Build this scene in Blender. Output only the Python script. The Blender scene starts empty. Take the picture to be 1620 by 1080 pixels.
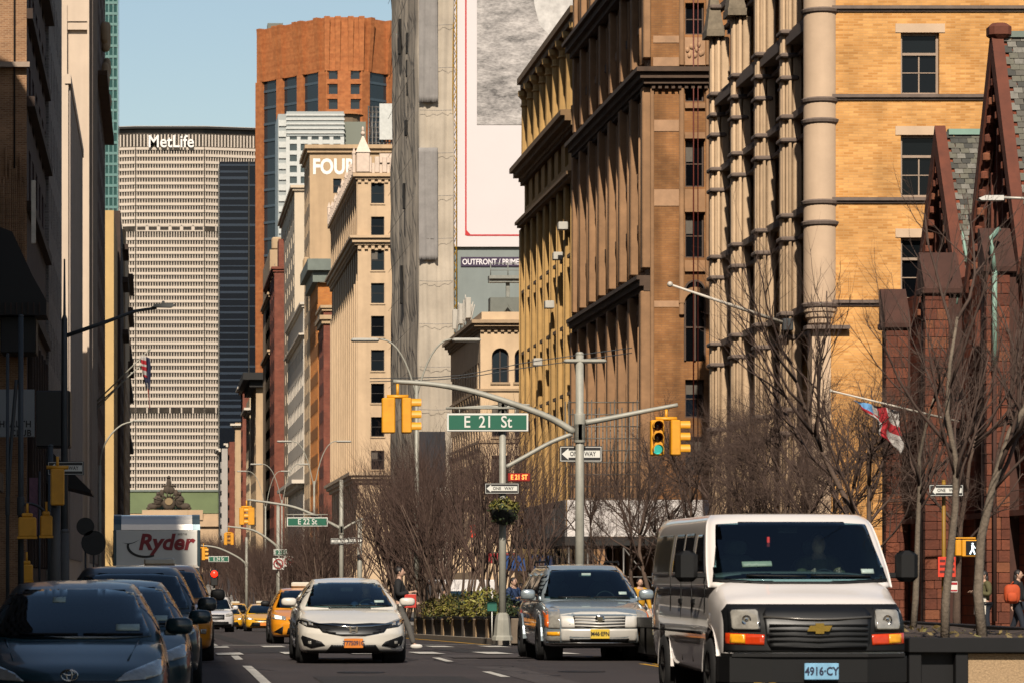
import bpy, math, random
import numpy as np
from mathutils import Vector, Matrix
from mathutils.bvhtree import BVHTree
from mathutils.geometry import delaunay_2d_cdt
random.seed(7); np.random.seed(7)
R = math.radians
S = bpy.context.scene
COL = S.collection
# ---------------------------------------------------------------- camera, sky, sun, exposure
FPX, U0, V0, CZ = 5600.0, 248.0, 918.0, 1.35        # focal length in px of the 1620 px frame, level camera
cam = bpy.data.cameras.new('camera'); camo = bpy.data.objects.new('camera', cam); COL.objects.link(camo)
cam.sensor_width = 36; cam.lens = FPX / 1620 * 36
cam.shift_x = (810 - U0) / 1620; cam.shift_y = (V0 - 540) / 1620
cam.clip_start = 0.5; cam.clip_end = 9000
cam.dof.use_dof = True; cam.dof.focus_distance = 85; cam.dof.aperture_fstop = 7.1
camo.location = (0, 0, CZ); camo.rotation_euler = (R(90), 0, 0)
S.camera = camo
SUN_EL, SUN_AZ = 41.0, 7.5            # elevation; azimuth to the left of straight behind the camera
w = bpy.data.worlds.new('World'); S.world = w; w.use_nodes = True
nt = w.node_tree; nt.nodes.clear()
sk = nt.nodes.new('ShaderNodeTexSky'); sk.sky_type = 'NISHITA'; sk.sun_disc = False
sk.sun_elevation = R(SUN_EL); sk.sun_rotation = R(180 + SUN_AZ)
sk.air_density = 1.2; sk.dust_density = 1.0; sk.ozone_density = 0.75; sk.altitude = 20
bg = nt.nodes.new('ShaderNodeBackground'); bg.inputs[1].default_value = 0.0585
wo = nt.nodes.new('ShaderNodeOutputWorld')
nt.links.new(sk.outputs[0], bg.inputs[0]); nt.links.new(bg.outputs[0], wo.inputs[0])
sl = bpy.data.lights.new('sun', 'SUN'); sl.energy = 5.0; sl.angle = R(0.5); sl.color = (1, .90, .765)
so = bpy.data.objects.new('sun', sl); COL.objects.link(so)
sd = Vector((math.sin(R(SUN_AZ)) * math.cos(R(SUN_EL)), math.cos(R(SUN_AZ)) * math.cos(R(SUN_EL)), -math.sin(R(SUN_EL))))
so.rotation_euler = sd.to_track_quat('-Z', 'Y').to_euler(); so.location = (-30, -60, 80)
S.view_settings.view_transform = 'Standard'; S.view_settings.look = 'None'
S.view_settings.exposure = 0.79; S.view_settings.gamma = 1.0; S.view_settings.use_curve_mapping = False
S.cycles.max_bounces = 5; S.cycles.diffuse_bounces = 2; S.cycles.glossy_bounces = 3
S.cycles.transmission_bounces = 4; S.cycles.transparent_max_bounces = 8
S.cycles.caustics_reflective = False; S.cycles.caustics_refractive = False

def yx(X, u): return X * FPX / (u - U0)             # depth at which a facade plane X is seen in column u
def zv(v, Y): return CZ + (V0 - v) * Y / FPX        # height seen in row v at depth Y
def xu(u, Y): return (u - U0) * Y / FPX
def C(h):
    h = h.lstrip('#'); o = []
    for i in (0, 2, 4):
        c = int(h[i:i+2], 16) / 255
        o.append(c / 12.92 if c <= .04045 else ((c + .055) / 1.055) ** 2.4)
    return tuple(o)
# ---------------------------------------------------------------- materials
MC = {}; ALB = .585        # base colours below were judged at exposure 0
def mat(name, col, rough=.7, metal=0., var=.12, scale=2., bump=0., bscale=None, spec=.4, coat=0., streak=0., emit=0., grime=0.):
    if name in MC: return MC[name]
    m = bpy.data.materials.new(name); MC[name] = m; m.use_nodes = True
    n = m.node_tree; b = n.nodes['Principled BSDF']; L = n.links.new
    b.inputs['Roughness'].default_value = rough; b.inputs['Metallic'].default_value = metal
    b.inputs['Specular IOR Level'].default_value = spec; b.inputs['Coat Weight'].default_value = coat
    b.inputs['Coat Roughness'].default_value = .04
    if isinstance(col, str): col = C(col)
    if emit == 0: col = tuple(c * ALB for c in col)
    tc = n.nodes.new('ShaderNodeTexCoord')
    last = None
    if var > 0:
        t = n.nodes.new('ShaderNodeTexNoise'); t.inputs['Scale'].default_value = scale; t.inputs['Detail'].default_value = 6
        t.inputs['Roughness'].default_value = .65
        L(tc.outputs['Object'], t.inputs['Vector'])
        mx = n.nodes.new('ShaderNodeMix'); mx.data_type = 'RGBA'
        rp = n.nodes.new('ShaderNodeMapRange'); rp.inputs[1].default_value = .3; rp.inputs[2].default_value = .7
        L(t.outputs[0], rp.inputs[0]); L(rp.outputs[0], mx.inputs[0])
        mx.inputs[6].default_value = (*[c * (1 - var) for c in col], 1); mx.inputs[7].default_value = (*[min(1, c * (1 + var)) for c in col], 1)
        last = mx.outputs[2]
    if streak > 0:
        mp = n.nodes.new('ShaderNodeMapping'); mp.inputs['Scale'].default_value = (1.3, 1.3, .07); L(tc.outputs['Object'], mp.inputs[0])
        t2 = n.nodes.new('ShaderNodeTexNoise'); t2.inputs['Scale'].default_value = 1.; t2.inputs['Detail'].default_value = 5; L(mp.outputs[0], t2.inputs['Vector'])
        r2 = n.nodes.new('ShaderNodeMapRange'); r2.inputs[1].default_value = .42; r2.inputs[2].default_value = .72; r2.inputs[4].default_value = streak
        L(t2.outputs[0], r2.inputs[0])
        m2 = n.nodes.new('ShaderNodeMix'); m2.data_type = 'RGBA'; L(r2.outputs[0], m2.inputs[0])
        if last: L(last, m2.inputs[6])
        else: m2.inputs[6].default_value = (*col, 1)
        m2.inputs[7].default_value = (*[c * .3 for c in col], 1); last = m2.outputs[2]
    if grime > 0:
        t3 = n.nodes.new('ShaderNodeTexNoise'); t3.inputs['Scale'].default_value = .35; t3.inputs['Detail'].default_value = 8; L(tc.outputs['Object'], t3.inputs['Vector'])
        r3 = n.nodes.new('ShaderNodeMapRange'); r3.inputs[1].default_value = .45; r3.inputs[2].default_value = .75; r3.inputs[4].default_value = grime
        L(t3.outputs[0], r3.inputs[0])
        m3 = n.nodes.new('ShaderNodeMix'); m3.data_type = 'RGBA'; L(r3.outputs[0], m3.inputs[0])
        if last: L(last, m3.inputs[6])
        else: m3.inputs[6].default_value = (*col, 1)
        m3.inputs[7].default_value = (*[c * .45 for c in col], 1); last = m3.outputs[2]
    if last: L(last, b.inputs['Base Color'])
    else: b.inputs['Base Color'].default_value = (*col, 1)
    if bump > 0:
        t4 = n.nodes.new('ShaderNodeTexNoise'); t4.inputs['Scale'].default_value = bscale or scale * 4; t4.inputs['Detail'].default_value = 5; L(tc.outputs['Object'], t4.inputs['Vector'])
        bp = n.nodes.new('ShaderNodeBump'); bp.inputs['Strength'].default_value = bump; bp.inputs['Distance'].default_value = .05
        L(t4.outputs[0], bp.inputs['Height']); L(bp.outputs[0], b.inputs['Normal'])
    if emit > 0:
        b.inputs['Emission Color'].default_value = (*col, 1); b.inputs['Emission Strength'].default_value = emit
    return m
def brick(name, c1, c2, mortar, bw=.24, bh=.075, ms=.012, rough=.85, streak=.0, big=.25, bump=.25):
    """running-bond masonry on axis-aligned walls: the brick plane is (x+y, z)"""
    if name in MC: return MC[name]
    m = bpy.data.materials.new(name); MC[name] = m; m.use_nodes = True
    n = m.node_tree; b = n.nodes['Principled BSDF']; L = n.links.new
    b.inputs['Roughness'].default_value = rough; b.inputs['Specular IOR Level'].default_value = .2
    c1, c2, mortar = [tuple(q * ALB for q in (C(c) if isinstance(c, str) else c)) for c in (c1, c2, mortar)]
    tc = n.nodes.new('ShaderNodeTexCoord'); sp = n.nodes.new('ShaderNodeSeparateXYZ'); L(tc.outputs['Object'], sp.inputs[0])
    ad = n.nodes.new('ShaderNodeMath'); L(sp.outputs[0], ad.inputs[0]); L(sp.outputs[1], ad.inputs[1])
    cb = n.nodes.new('ShaderNodeCombineXYZ'); L(ad.outputs[0], cb.inputs[0]); L(sp.outputs[2], cb.inputs[1])
    bt = n.nodes.new('ShaderNodeTexBrick'); L(cb.outputs[0], bt.inputs['Vector'])
    bt.inputs['Color1'].default_value = (*c1, 1); bt.inputs['Color2'].default_value = (*c2, 1); bt.inputs['Mortar'].default_value = (*mortar, 1)
    bt.inputs['Scale'].default_value = 1; bt.inputs['Mortar Size'].default_value = ms; bt.inputs['Brick Width'].default_value = bw; bt.inputs['Row Height'].default_value = bh
    bt.inputs['Bias'].default_value = 0.
    t = n.nodes.new('ShaderNodeTexNoise'); t.inputs['Scale'].default_value = .8; t.inputs['Detail'].default_value = 7; L(tc.outputs['Object'], t.inputs['Vector'])
    r = n.nodes.new('ShaderNodeMapRange'); r.inputs[1].default_value = .3; r.inputs[2].default_value = .7; r.inputs[3].default_value = 1 - big; r.inputs[4].default_value = 1 + big * .5
    L(t.outputs[0], r.inputs[0])
    vm = n.nodes.new('ShaderNodeVectorMath'); vm.operation = 'SCALE'; L(bt.outputs[0], vm.inputs[0]); L(r.outputs[0], vm.inputs['Scale'])
    last = vm.outputs[0]
    if streak > 0:
        mp = n.nodes.new('ShaderNodeMapping'); mp.inputs['Scale'].default_value = (1.1, 1.1, .06); L(tc.outputs['Object'], mp.inputs[0])
        t2 = n.nodes.new('ShaderNodeTexNoise'); t2.inputs['Scale'].default_value = 1.; t2.inputs['Detail'].default_value = 5; L(mp.outputs[0], t2.inputs['Vector'])
        r2 = n.nodes.new('ShaderNodeMapRange'); r2.inputs[1].default_value = .42; r2.inputs[2].default_value = .72; r2.inputs[3].default_value = 1; r2.inputs[4].default_value = 1 - streak
        L(t2.outputs[0], r2.inputs[0])
        v2 = n.nodes.new('ShaderNodeVectorMath'); v2.operation = 'SCALE'; L(last, v2.inputs[0]); L(r2.outputs[0], v2.inputs['Scale']); last = v2.outputs[0]
    L(last, b.inputs['Base Color'])
    if bump:
        bp = n.nodes.new('ShaderNodeBump'); bp.inputs['Strength'].default_value = bump; bp.inputs['Distance'].default_value = .02; bp.invert = True
        L(bt.outputs['Fac'], bp.inputs['Height']); L(bp.outputs[0], b.inputs['Normal'])
    return m
def glass(name, col='#0a1118', rough=.06, var=.5, scale=.35, spec=.5):
    m = mat(name, col, rough, 0, var, scale, spec=spec, bump=.02, bscale=.6); n = m.node_tree
    if any(x.type == 'OBJECT_INFO' for x in n.nodes): return m
    b = n.nodes['Principled BSDF']; oi = n.nodes.new('ShaderNodeObjectInfo'); rp = n.nodes.new('ShaderNodeValToRGB'); rp.color_ramp.interpolation = 'CONSTANT'
    c = C(col) if isinstance(col, str) else col; els = rp.color_ramp.elements; els[0].position = 0; els[0].color = (*[q*.7 for q in c], 1); els[1].position = .4; els[1].color = (*[q*1.6 for q in c], 1)
    for p, k in ((.62, (.022, .03, .036)), (.78, (.055, .05, .042)), (.9, (.012, .016, .02))): e = els.new(p); e.color = (*k, 1)
    mx = n.nodes.new('ShaderNodeMix'); mx.data_type = 'RGBA'; mx.inputs[0].default_value = .6
    old = b.inputs['Base Color'].links[0].from_socket; n.links.new(oi.outputs['Random'], rp.inputs[0]); n.links.new(old, mx.inputs[6]); n.links.new(rp.outputs[0], mx.inputs[7]); n.links.new(mx.outputs[2], b.inputs['Base Color']); return m
# ---------------------------------------------------------------- mesh builder
class MB:
    def __init__(s): s.v = []; s.f = []; s.m = []; s.s = []; s.st = []
    def add(s, vs, fs, m=0, sm=False):
        o = len(s.v); s.st.append((o, len(s.f))); s.v += [tuple(v) for v in vs]
        for f in fs: s.f.append(tuple(i + o for i in f)); s.m.append(m); s.s.append(sm)
        return s
    def box(s, x0, x1, y0, y1, z0, z1, m=0):
        return s.add([(x0,y0,z0),(x1,y0,z0),(x1,y1,z0),(x0,y1,z0),(x0,y0,z1),(x1,y0,z1),(x1,y1,z1),(x0,y1,z1)],
                     [(0,3,2,1),(4,5,6,7),(0,1,5,4),(1,2,6,5),(2,3,7,6),(3,0,4,7)], m)
    def cbox(s, x0, x1, y0, y1, z0, z1, c=.02, m=0):
        """box with chamfered vertical and top/bottom edges"""
        r = []
        for z, k in ((z0, c), (z0 + c, 0), (z1 - c, 0), (z1, c)):
            e = c + k
            r.append([(x0+e,y0+k,z),(x1-e,y0+k,z),(x1-k,y0+e,z),(x1-k,y1-e,z),(x1-e,y1-k,z),(x0+e,y1-k,z),(x0+k,y1-e,z),(x0+k,y0+e,z)])
        vs = [p for q in r for p in q]; fs = [tuple(range(7, -1, -1)), tuple(range(24, 32))]
        for i in range(3):
            for j in range(8): fs.append((i*8+j, i*8+(j+1)%8, i*8+8+(j+1)%8, i*8+8+j))
        return s.add(vs, fs, m)
    def obox(s, O, T, N, a0, a1, z0, z1, d0, d1, m=0):
        """box in facade coordinates: a along T, height z, depth d inwards from the face (N points outwards)"""
        P = lambda a, z, d: (O[0]+T[0]*a-N[0]*d, O[1]+T[1]*a-N[1]*d, z)
        return s.add([P(a0,z0,d0),P(a1,z0,d0),P(a1,z0,d1),P(a0,z0,d1),P(a0,z1,d0),P(a1,z1,d0),P(a1,z1,d1),P(a0,z1,d1)],
                     [(0,3,2,1),(4,5,6,7),(0,1,5,4),(1,2,6,5),(2,3,7,6),(3,0,4,7)], m)
    def prism(s, pts, axis, a, b, m=0):
        """2-D outline extruded along an axis: 'y' outline is (x,z); 'x' outline is (y,z); 'z' outline is (x,y)"""
        f = {'y': lambda p, t: (p[0], t, p[1]), 'x': lambda p, t: (t, p[0], p[1]), 'z': lambda p, t: (p[0], p[1], t)}[axis]
        n = len(pts); vs = [f(p, a) for p in pts] + [f(p, b) for p in pts]
        fs = [tuple(range(n)), tuple(range(2*n-1, n-1, -1))] + [(i, (i+1) % n, n+(i+1) % n, n+i) for i in range(n)]
        return s.add(vs, fs, m)
    def tube(s, pts, rad, n=6, m=0, sm=True, caps=True):
        pts = [Vector(p) for p in pts]; k = len(pts)
        if not hasattr(rad, '__len__'): rad = [rad] * k
        vs = []; d0 = None; ref = None
        for i, p in enumerate(pts):
            d = (pts[min(i+1, k-1)] - pts[max(i-1, 0)])
            if d.length < 1e-9: d = Vector((0, 0, 1))
            d.normalize()
            if ref is None:
                ref = Vector((0, 0, 1)) if abs(d.z) < .9 else Vector((1, 0, 0))
            a = d.cross(ref)
            if a.length < 1e-4: ref = Vector((0, 1, 0)); a = d.cross(ref)
            a.normalize(); b = d.cross(a); ref = -b.cross(d) if False else ref
            for j in range(n):
                t = 2 * math.pi * j / n
                vs.append(p + (a * math.cos(t) + b * math.sin(t)) * rad[i])
        fs = []
        for i in range(k - 1):
            for j in range(n): fs.append((i*n+j, i*n+(j+1) % n, (i+1)*n+(j+1) % n, (i+1)*n+j))
        if caps: fs += [tuple(range(n-1, -1, -1)), tuple(range((k-1)*n, k*n))]
        return s.add(vs, fs, m, sm)
    def lathe(s, prof, c=(0,0,0), n=12, axis='z', m=0, sm=True, arc=(0, 2*math.pi)):
        full = abs(arc[1] - arc[0] - 2*math.pi) < 1e-6; k = n if full else n + 1
        vs = []
        for r, h in prof:
            for j in range(k):
                t = arc[0] + (arc[1]-arc[0]) * j / n; x, y = r*math.cos(t), r*math.sin(t)
                p = {'z': (x, y, h), 'x': (h, x, y), 'y': (x, h, y)}[axis]
                vs.append((c[0]+p[0], c[1]+p[1], c[2]+p[2]))
        fs = []
        for i in range(len(prof)-1):
            for j in range(n if full else n): fs.append((i*k+j, i*k+(j+1) % k, (i+1)*k+(j+1) % k, (i+1)*k+j))
        return s.add(vs, fs, m, sm)
    def blob(s, c, r, e=1., n=12, k=8, m=0, sm=True):
        """superellipsoid; e<1 makes it boxy"""
        vs = []; f = lambda t: math.copysign(abs(t) ** e, t)
        for i in range(k + 1):
            p = -math.pi/2 + math.pi * i / k
            for j in range(n):
                t = 2*math.pi*j/n
                vs.append((c[0]+r[0]*f(math.cos(p))*f(math.cos(t)), c[1]+r[1]*f(math.cos(p))*f(math.sin(t)), c[2]+r[2]*f(math.sin(p))))
        fs = [(i*n+j, i*n+(j+1) % n, (i+1)*n+(j+1) % n, (i+1)*n+j) for i in range(k) for j in range(n)]
        return s.add(vs, fs, m, sm)
    def mesh(s, name, mats):
        me = bpy.data.meshes.new(name); me.from_pydata(s.v, [], s.f)
        for m in (mats if isinstance(mats, (list, tuple)) else [mats]): me.materials.append(m)
        me.polygons.foreach_set('material_index', s.m); me.polygons.foreach_set('use_smooth', s.s)
        me.update(); return me
    def each(s, name, mats, parent=None, world=True):
        """every shape added so far becomes an object of its own"""
        st = s.st + [(len(s.v), len(s.f))]
        for (v0, f0), (v1, f1) in zip(st, st[1:]):
            b = MB(); b.v = s.v[v0:v1]; b.f = [tuple(i - v0 for i in f) for f in s.f[f0:f1]]; b.m = s.m[f0:f1]; b.s = s.s[f0:f1]; b.build(name, mats, parent, world)
    def build(s, name, mats, parent=None, world=True):
        return put(name, s.mesh(name, mats), parent, world)
def put(name, me, parent=None, world=True, loc=None, rot=None):
    o = bpy.data.objects.new(name, me); COL.objects.link(o)
    if loc is not None: o.location = loc
    if rot is not None: o.rotation_euler = rot
    if parent is not None:
        o.parent = parent
        if world: o.matrix_parent_inverse = wm(parent).inverted()
    return o
def wm(o):
    m = Matrix.LocRotScale(o.location, o.rotation_euler, o.scale)
    return wm(o.parent) @ o.matrix_parent_inverse @ m if o.parent else m
def thing(name, label, cat, loc=(0,0,0), rz=0, group=None):
    o = bpy.data.objects.new(name, None); COL.objects.link(o); o.location = loc; o.rotation_euler = (0, 0, rz); o.empty_display_size = .3
    return tag(o, label, cat, group)
def tag(o, label, cat, group=None):
    o['label'] = label; o['category'] = cat
    if group: o['group'] = group
    return o
def kind(o, k): o['kind'] = k; return o
def dup(root, loc, rz=0, label=None, group=None, sc=None):
    kids = {}
    for ob in root.children_recursive: kids.setdefault(ob.parent, []).append(ob)
    r = root.copy(); COL.objects.link(r); r.location = loc; r.rotation_euler = (0, 0, rz)
    if sc: r.scale = sc
    if label: r['label'] = label
    if group: r['group'] = group
    def rec(a, b):
        for ch in kids.get(a, []):
            c = ch.copy(); COL.objects.link(c); c.parent = b; rec(ch, c)
    rec(root, r); return r
def text(name, body, size, m, loc, parent=None, rot=(R(90), 0, 0), ext=.006, bold=0, shear=0, sx=1, align='CENTER', world=True, space=1.):
    cu = bpy.data.curves.new(name, 'FONT'); cu.body = body; cu.size = size; cu.extrude = ext; cu.offset = bold; cu.shear = shear
    cu.align_x = align; cu.align_y = 'CENTER'; cu.space_character = space; cu.resolution_u = 3
    cu.materials.append(m)
    tmp = bpy.data.objects.new('tmp', cu); COL.objects.link(tmp); dg = bpy.context.evaluated_depsgraph_get(); dg.update()
    me = bpy.data.meshes.new_from_object(tmp.evaluated_get(dg)); bpy.data.objects.remove(tmp); me.name = name
    for v in me.vertices: v.co.x *= sx
    return put(name, me, parent, world, loc, rot)
def arc_pts(p0, p1, p2, n=8):
    p0, p1, p2 = Vector(p0), Vector(p1), Vector(p2)
    return [p0*(1-t)**2 + p1*2*t*(1-t) + p2*t*t for t in [i/n for i in range(n+1)]]
# ---------------------------------------------------------------- ground profile
def road_z(y):
    pts = [(-200, 0), (62, 0), (90, -.25), (190, -1.32), (260, -2.1), (330, -2.5), (420, -2.3), (700, .5), (1100, 4), (1500, 2), (3000, 2)]
    for (a, b), (c, d) in zip(pts, pts[1:]):
        if y <= c: return b + (d-b) * (y-a) / (c-a)
    return 2
def gz(x, y):
    c = 0
    if x < 3: c = -.13 * min(1, (3 - x) / 4.5) ** 2
    return road_z(y) + c
# ================================================================ setting: ground, roads, pavements
ASPH = mat('asphalt', '#3a3333', .82, 0, .35, .7, .4, 60, spec=.3, grime=.6)
CONC = mat('pavement concrete', '#87817a', .85, 0, .15, 1.5, .2, 30, grime=.3)
KERB = mat('kerb stone', '#8d8478', .8, 0, .15, 3)
PAINT = mat('road paint', '#c2bdb4', .7, 0, .3, 6, grime=.8)
YPAINT = mat('yellow road paint', '#c8961e', .7, 0, .25, 6, grime=.3)
YS = [-60 + 10*i for i in range(72)] + [680 + 60*i for i in range(30)]
def ribbon(name, xs, y0, y1, dz, m, k='structure', step=None):
    ys = [y0] + [y for y in YS if y0 < y < y1] + [y1]; n = len(xs)
    mb = MB(); mb.add([(x, y, gz(x, y) + dz) for y in ys for x in xs], [(j*n+i, j*n+i+1, (j+1)*n+i+1, (j+1)*n+i) for j in range(len(ys)-1) for i in range(n-1)])
    o = mb.build(name, m); kind(o, k) if k else None; return o
def slab(name, x0, x1, y0, y1, h, m, mk):
    """raised pavement with kerb stones along both long sides"""
    ys = [y0] + [y for y in YS if y0 < y < y1] + [y1]
    mb = MB(); e = .18
    for a, b in zip(ys, ys[1:]):
        for xa, xb, mi, hh in ((x0, x0+e, 1, h+.004), (x0+e, x1-e, 0, h), (x1-e, x1, 1, h+.004)):
            P = [(xa, a), (xb, a), (xb, b), (xa, b)]
            vs = [(x, y, gz(x, y) - .3) for x, y in P] + [(x, y, gz(x, y) + hh) for x, y in P]
            mb.add(vs, [(4,5,6,7),(0,1,5,4),(1,2,6,5),(2,3,7,6),(3,0,4,7)], mi)
    return kind(mb.build(name, [m, mk]), 'structure')
mbg = MB()
gx = [-700, -60, -7, -2, 0, 3, 8, 12, 20, 24, 80, 900]
gy = YS + [3200, 4200]
mbg.add([(x, y, gz(x, y) - .06) for y in gy for x in gx], [(j*12+i, j*12+i+1, (j+1)*12+i+1, (j+1)*12+i) for j in range(len(gy)-1) for i in range(11)])
kind(mbg.build('ground', mat('ground', '#5a5550', .9, 0, .15, .2)), 'structure')
ribbon('avenue_roadway', [-6, -1.9, -.8, .4, 1.6, 3, 8, 12, 19.5, 21], -40, 2450, 0, ASPH)
for y0, y1, nm in ((66, 84, 1), (156.5, 171, 2), (232, 261, 3)):
    ribbon('cross_street', [-60, -7, -2.2], y0, y1, .004, ASPH); ribbon('cross_street', [19.7, 24, 120], y0, y1, .004, ASPH)
for y0, y1 in ((-40, 66), (84, 156.5), (171, 232), (261, 1650)):
    slab('pavement', -7.6, -1.95, y0, y1, .13, CONC, KERB); slab('pavement', 19.5, 25.6, y0, y1, .13, CONC, KERB)
MEDS = ((30, 64), (86, 150), (190, 228), (266, 318), (345, 400), (425, 700))
for y0, y1 in MEDS: slab('median_pavement', 8.3, 11.6, y0, y1, .14, CONC, KERB)
def mark(name, x0, x1, y0, y1, m, dz=.008):
    n = max(1, int((y1-y0)/10)); mb = MB()
    ys = [y0 + (y1-y0)*i/n for i in range(n+1)]
    mb.add([(x, y, gz(x, y) + dz) for y in ys for x in (x0, (x0+x1)/2, x1)], [f for j in range(n) for f in ((j*3, j*3+1, j*3+4, j*3+3), (j*3+1, j*3+2, j*3+5, j*3+4))])
    return kind(mb.build(name, m), 'structure')
mark('lane_line', 1.38, 1.52, 30, 66, PAINT); mark('lane_line', 1.38, 1.5, 86, 156, PAINT)
for y in (41, 49.5, 59, 92, 104, 116, 128, 140, 196, 210, 224): mark('lane_dash', 4.82, 4.95, y, y + 3, PAINT)
mark('median_line', 7.86, 7.96, 30, 64, YPAINT); mark('median_line', 8.06, 8.16, 30, 64, YPAINT); mark('median_line', 8.0, 8.14, 86, 150, YPAINT)
for i in range(16): mark('crosswalk_bar', -1.4 + i*1.28, -.9 + i*1.28, 67.2, 70.6, PAINT, .012)
mark('stop_line', 1.6, 8.2, 86.5, 87, PAINT)
for i in range(8): mark('crosswalk_bar', -1.4 + i*1.28, -.9 + i*1.28, 80.5, 83.5, PAINT, .012)
PATCH = mat('asphalt patch', '#1f1b1c', .85, 0, .25, 2, .4, 50); PATCHL = mat('worn asphalt', '#413a39', .8, 0, .2, 1.5, .35, 50, grime=.4)
for x0, x1, y0, y1, m_ in ((2.2, 4.3, 43, 50, PATCH), (5.2, 7.4, 62, 66.5, PATCHL), (1.7, 3.0, 70, 79, PATCH), (5.0, 5.6, 30, 64, PATCHL), (.2, 1.2, 60, 66, PATCHL), (6.0, 8.0, 70, 77, PATCH), (2.0, 2.5, 88, 150, PATCH), (13, 16, 64, 80, PATCHL)): mark('asphalt_patch', x0, x1, y0, y1, m_, .005)
qc = MB(); rc = random.Random(2)
for k in range(16):
    x, y = rc.uniform(1.6, 8), rc.uniform(36, 84); P = []
    for j in range(9): P.append((x, y)); x += rc.uniform(-.25, .25); y += rc.uniform(.1, 1.1)
    for (xa, ya), (xb, yb) in zip(P, P[1:]): qc.add([(xa - .02, ya, gz(xa, ya) + .0065), (xa + .02, ya, gz(xa, ya) + .0065), (xb + .02, yb, gz(xb, yb) + .0065), (xb - .02, yb, gz(xb, yb) + .0065)], [(0, 1, 2, 3)])
kind(qc.build('road_crack', mat('crack filler', '#151213', .7)), 'stuff')
mh = MB()
for x, y in ((3.0, 52), (5.9, 74), (6.3, 52.5)): mh.lathe([(0, gz(x, y)+.012), (.34, gz(x, y)+.012), (.36, gz(x, y)+.004)], (x, y, 0), 16, sm=False)
kind(mh.build('manhole_cover', mat('cast iron', '#22201f', .6, .6)), 'structure')

# ================================================================ buildings
GL = [glass('window glass dark', '#090b0e', .08, spec=.22), glass('window glass blue', '#0b1118', .08, spec=.25), mat('window blind', '#5e564c', .5, 0, .2, 5), glass('window glass grey', '#101315', .1, spec=.18)]
FRM = mat('window frame dark', '#2c2622', .6); FRL = mat('window frame pale', '#a08a76', .6); FRB = mat('window frame brown', '#4a3628', .6)
WM = {}
def win_mesh(w, h, style='dh', fr=FRM, v=0):
    k = (round(w, 2), round(h, 2), style, fr.name, v)
    if k in WM: return WM[k]
    b = MB(); t = min(.09, w*.08); g = 1; gb = MB()
    if style == 'far':
        b.box(0, w, .06, .1, 0, h, g); b.box(0, w, 0, .058, h*.48, h*.53, 0); b.box(w*.47, w*.53, .0, .056, 0, h*.477, 0)
    elif style == 'arch':
        r = w/2; pts = [(0, 0), (w, 0)] + [(r + r*math.cos(math.pi*i/10), h - r + r*math.sin(math.pi*i/10)) for i in range(11)]
        gb.prism(pts, 'y', .07, .11, g)
        b.box(w/2-.04, w/2+.04, 0, .068, 0, h-.05, 0); b.box(0, w/2-.042, .01, .066, h*.4, h*.4+.07, 0); b.box(w/2+.042, w, .01, .066, h*.4, h*.4+.07, 0)
        q = [(r + (r-.002)*math.cos(math.pi*i/10), h - r + (r-.002)*math.sin(math.pi*i/10)) for i in range(11)]; q2 = [(r + (r-t)*math.cos(math.pi*i/10), h - r + (r-t)*math.sin(math.pi*i/10)) for i in range(10, -1, -1)]
        b.prism(q + q2, 'y', .02, .068, 0); b.box(0, t, .02, .068, 0, h-r, 0); b.box(w-t, w, .02, .068, 0, h-r, 0)
    else:
        b.box(0, t, 0, .1, 0, h); b.box(w-t, w, 0, .1, 0, h); b.box(t, w-t, 0, .098, h-t, h); b.box(t, w-t, -.03, .098, 0, t)
        zs = [(t, h*.5-.03), (h*.5+.03, h-t)]
        if style == 'tr':        # transom over two-by-two sashes
            zs = [(t, h*.36-.02), (h*.36+.02, h*.66-.05), (h*.66+.05, h-t)]
            b.box(t, w-t, .0, .09, h*.36-.018, h*.36+.018); b.box(t, w-t, -.05, .09, h*.66-.048, h*.66+.048)
            b.box(w/2-.025, w/2+.025, .01, .085, t, h*.36-.02); b.box(w/2-.025, w/2+.025, .01, .085, h*.36+.02, h*.66-.05)
        else:
            b.box(t, w-t, .01, .09, h*.5-.028, h*.5+.028)
        for i, (a, c) in enumerate(zs): gb.box(t, w-t, .04 + .015*i, .075 + .015*i, a, c, g + (2 if (style == 'tr' and i == 2) else 0))
        if v == 1: gb.box(t, w-t, .03, .038, h*.62, h-t, 2)
        if v == 2: gb.box(t, w*.5, .03, .038, h*.55, h-t, 2)
    mats = [fr, GL[v % 2 if style != 'tr' else 0], GL[2], GL[3]]
    WM[k] = (b.mesh('window', mats), gb.mesh('pane', mats) if gb.v else None); return WM[k]
def put_win(mm, root, loc, rz=0):
    """window frame with its panes as a part of it"""
    o = put('window', mm[0], root, True, loc, (0, 0, rz))
    if mm[1]: put('pane', mm[1], o, False)
    return o
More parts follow.
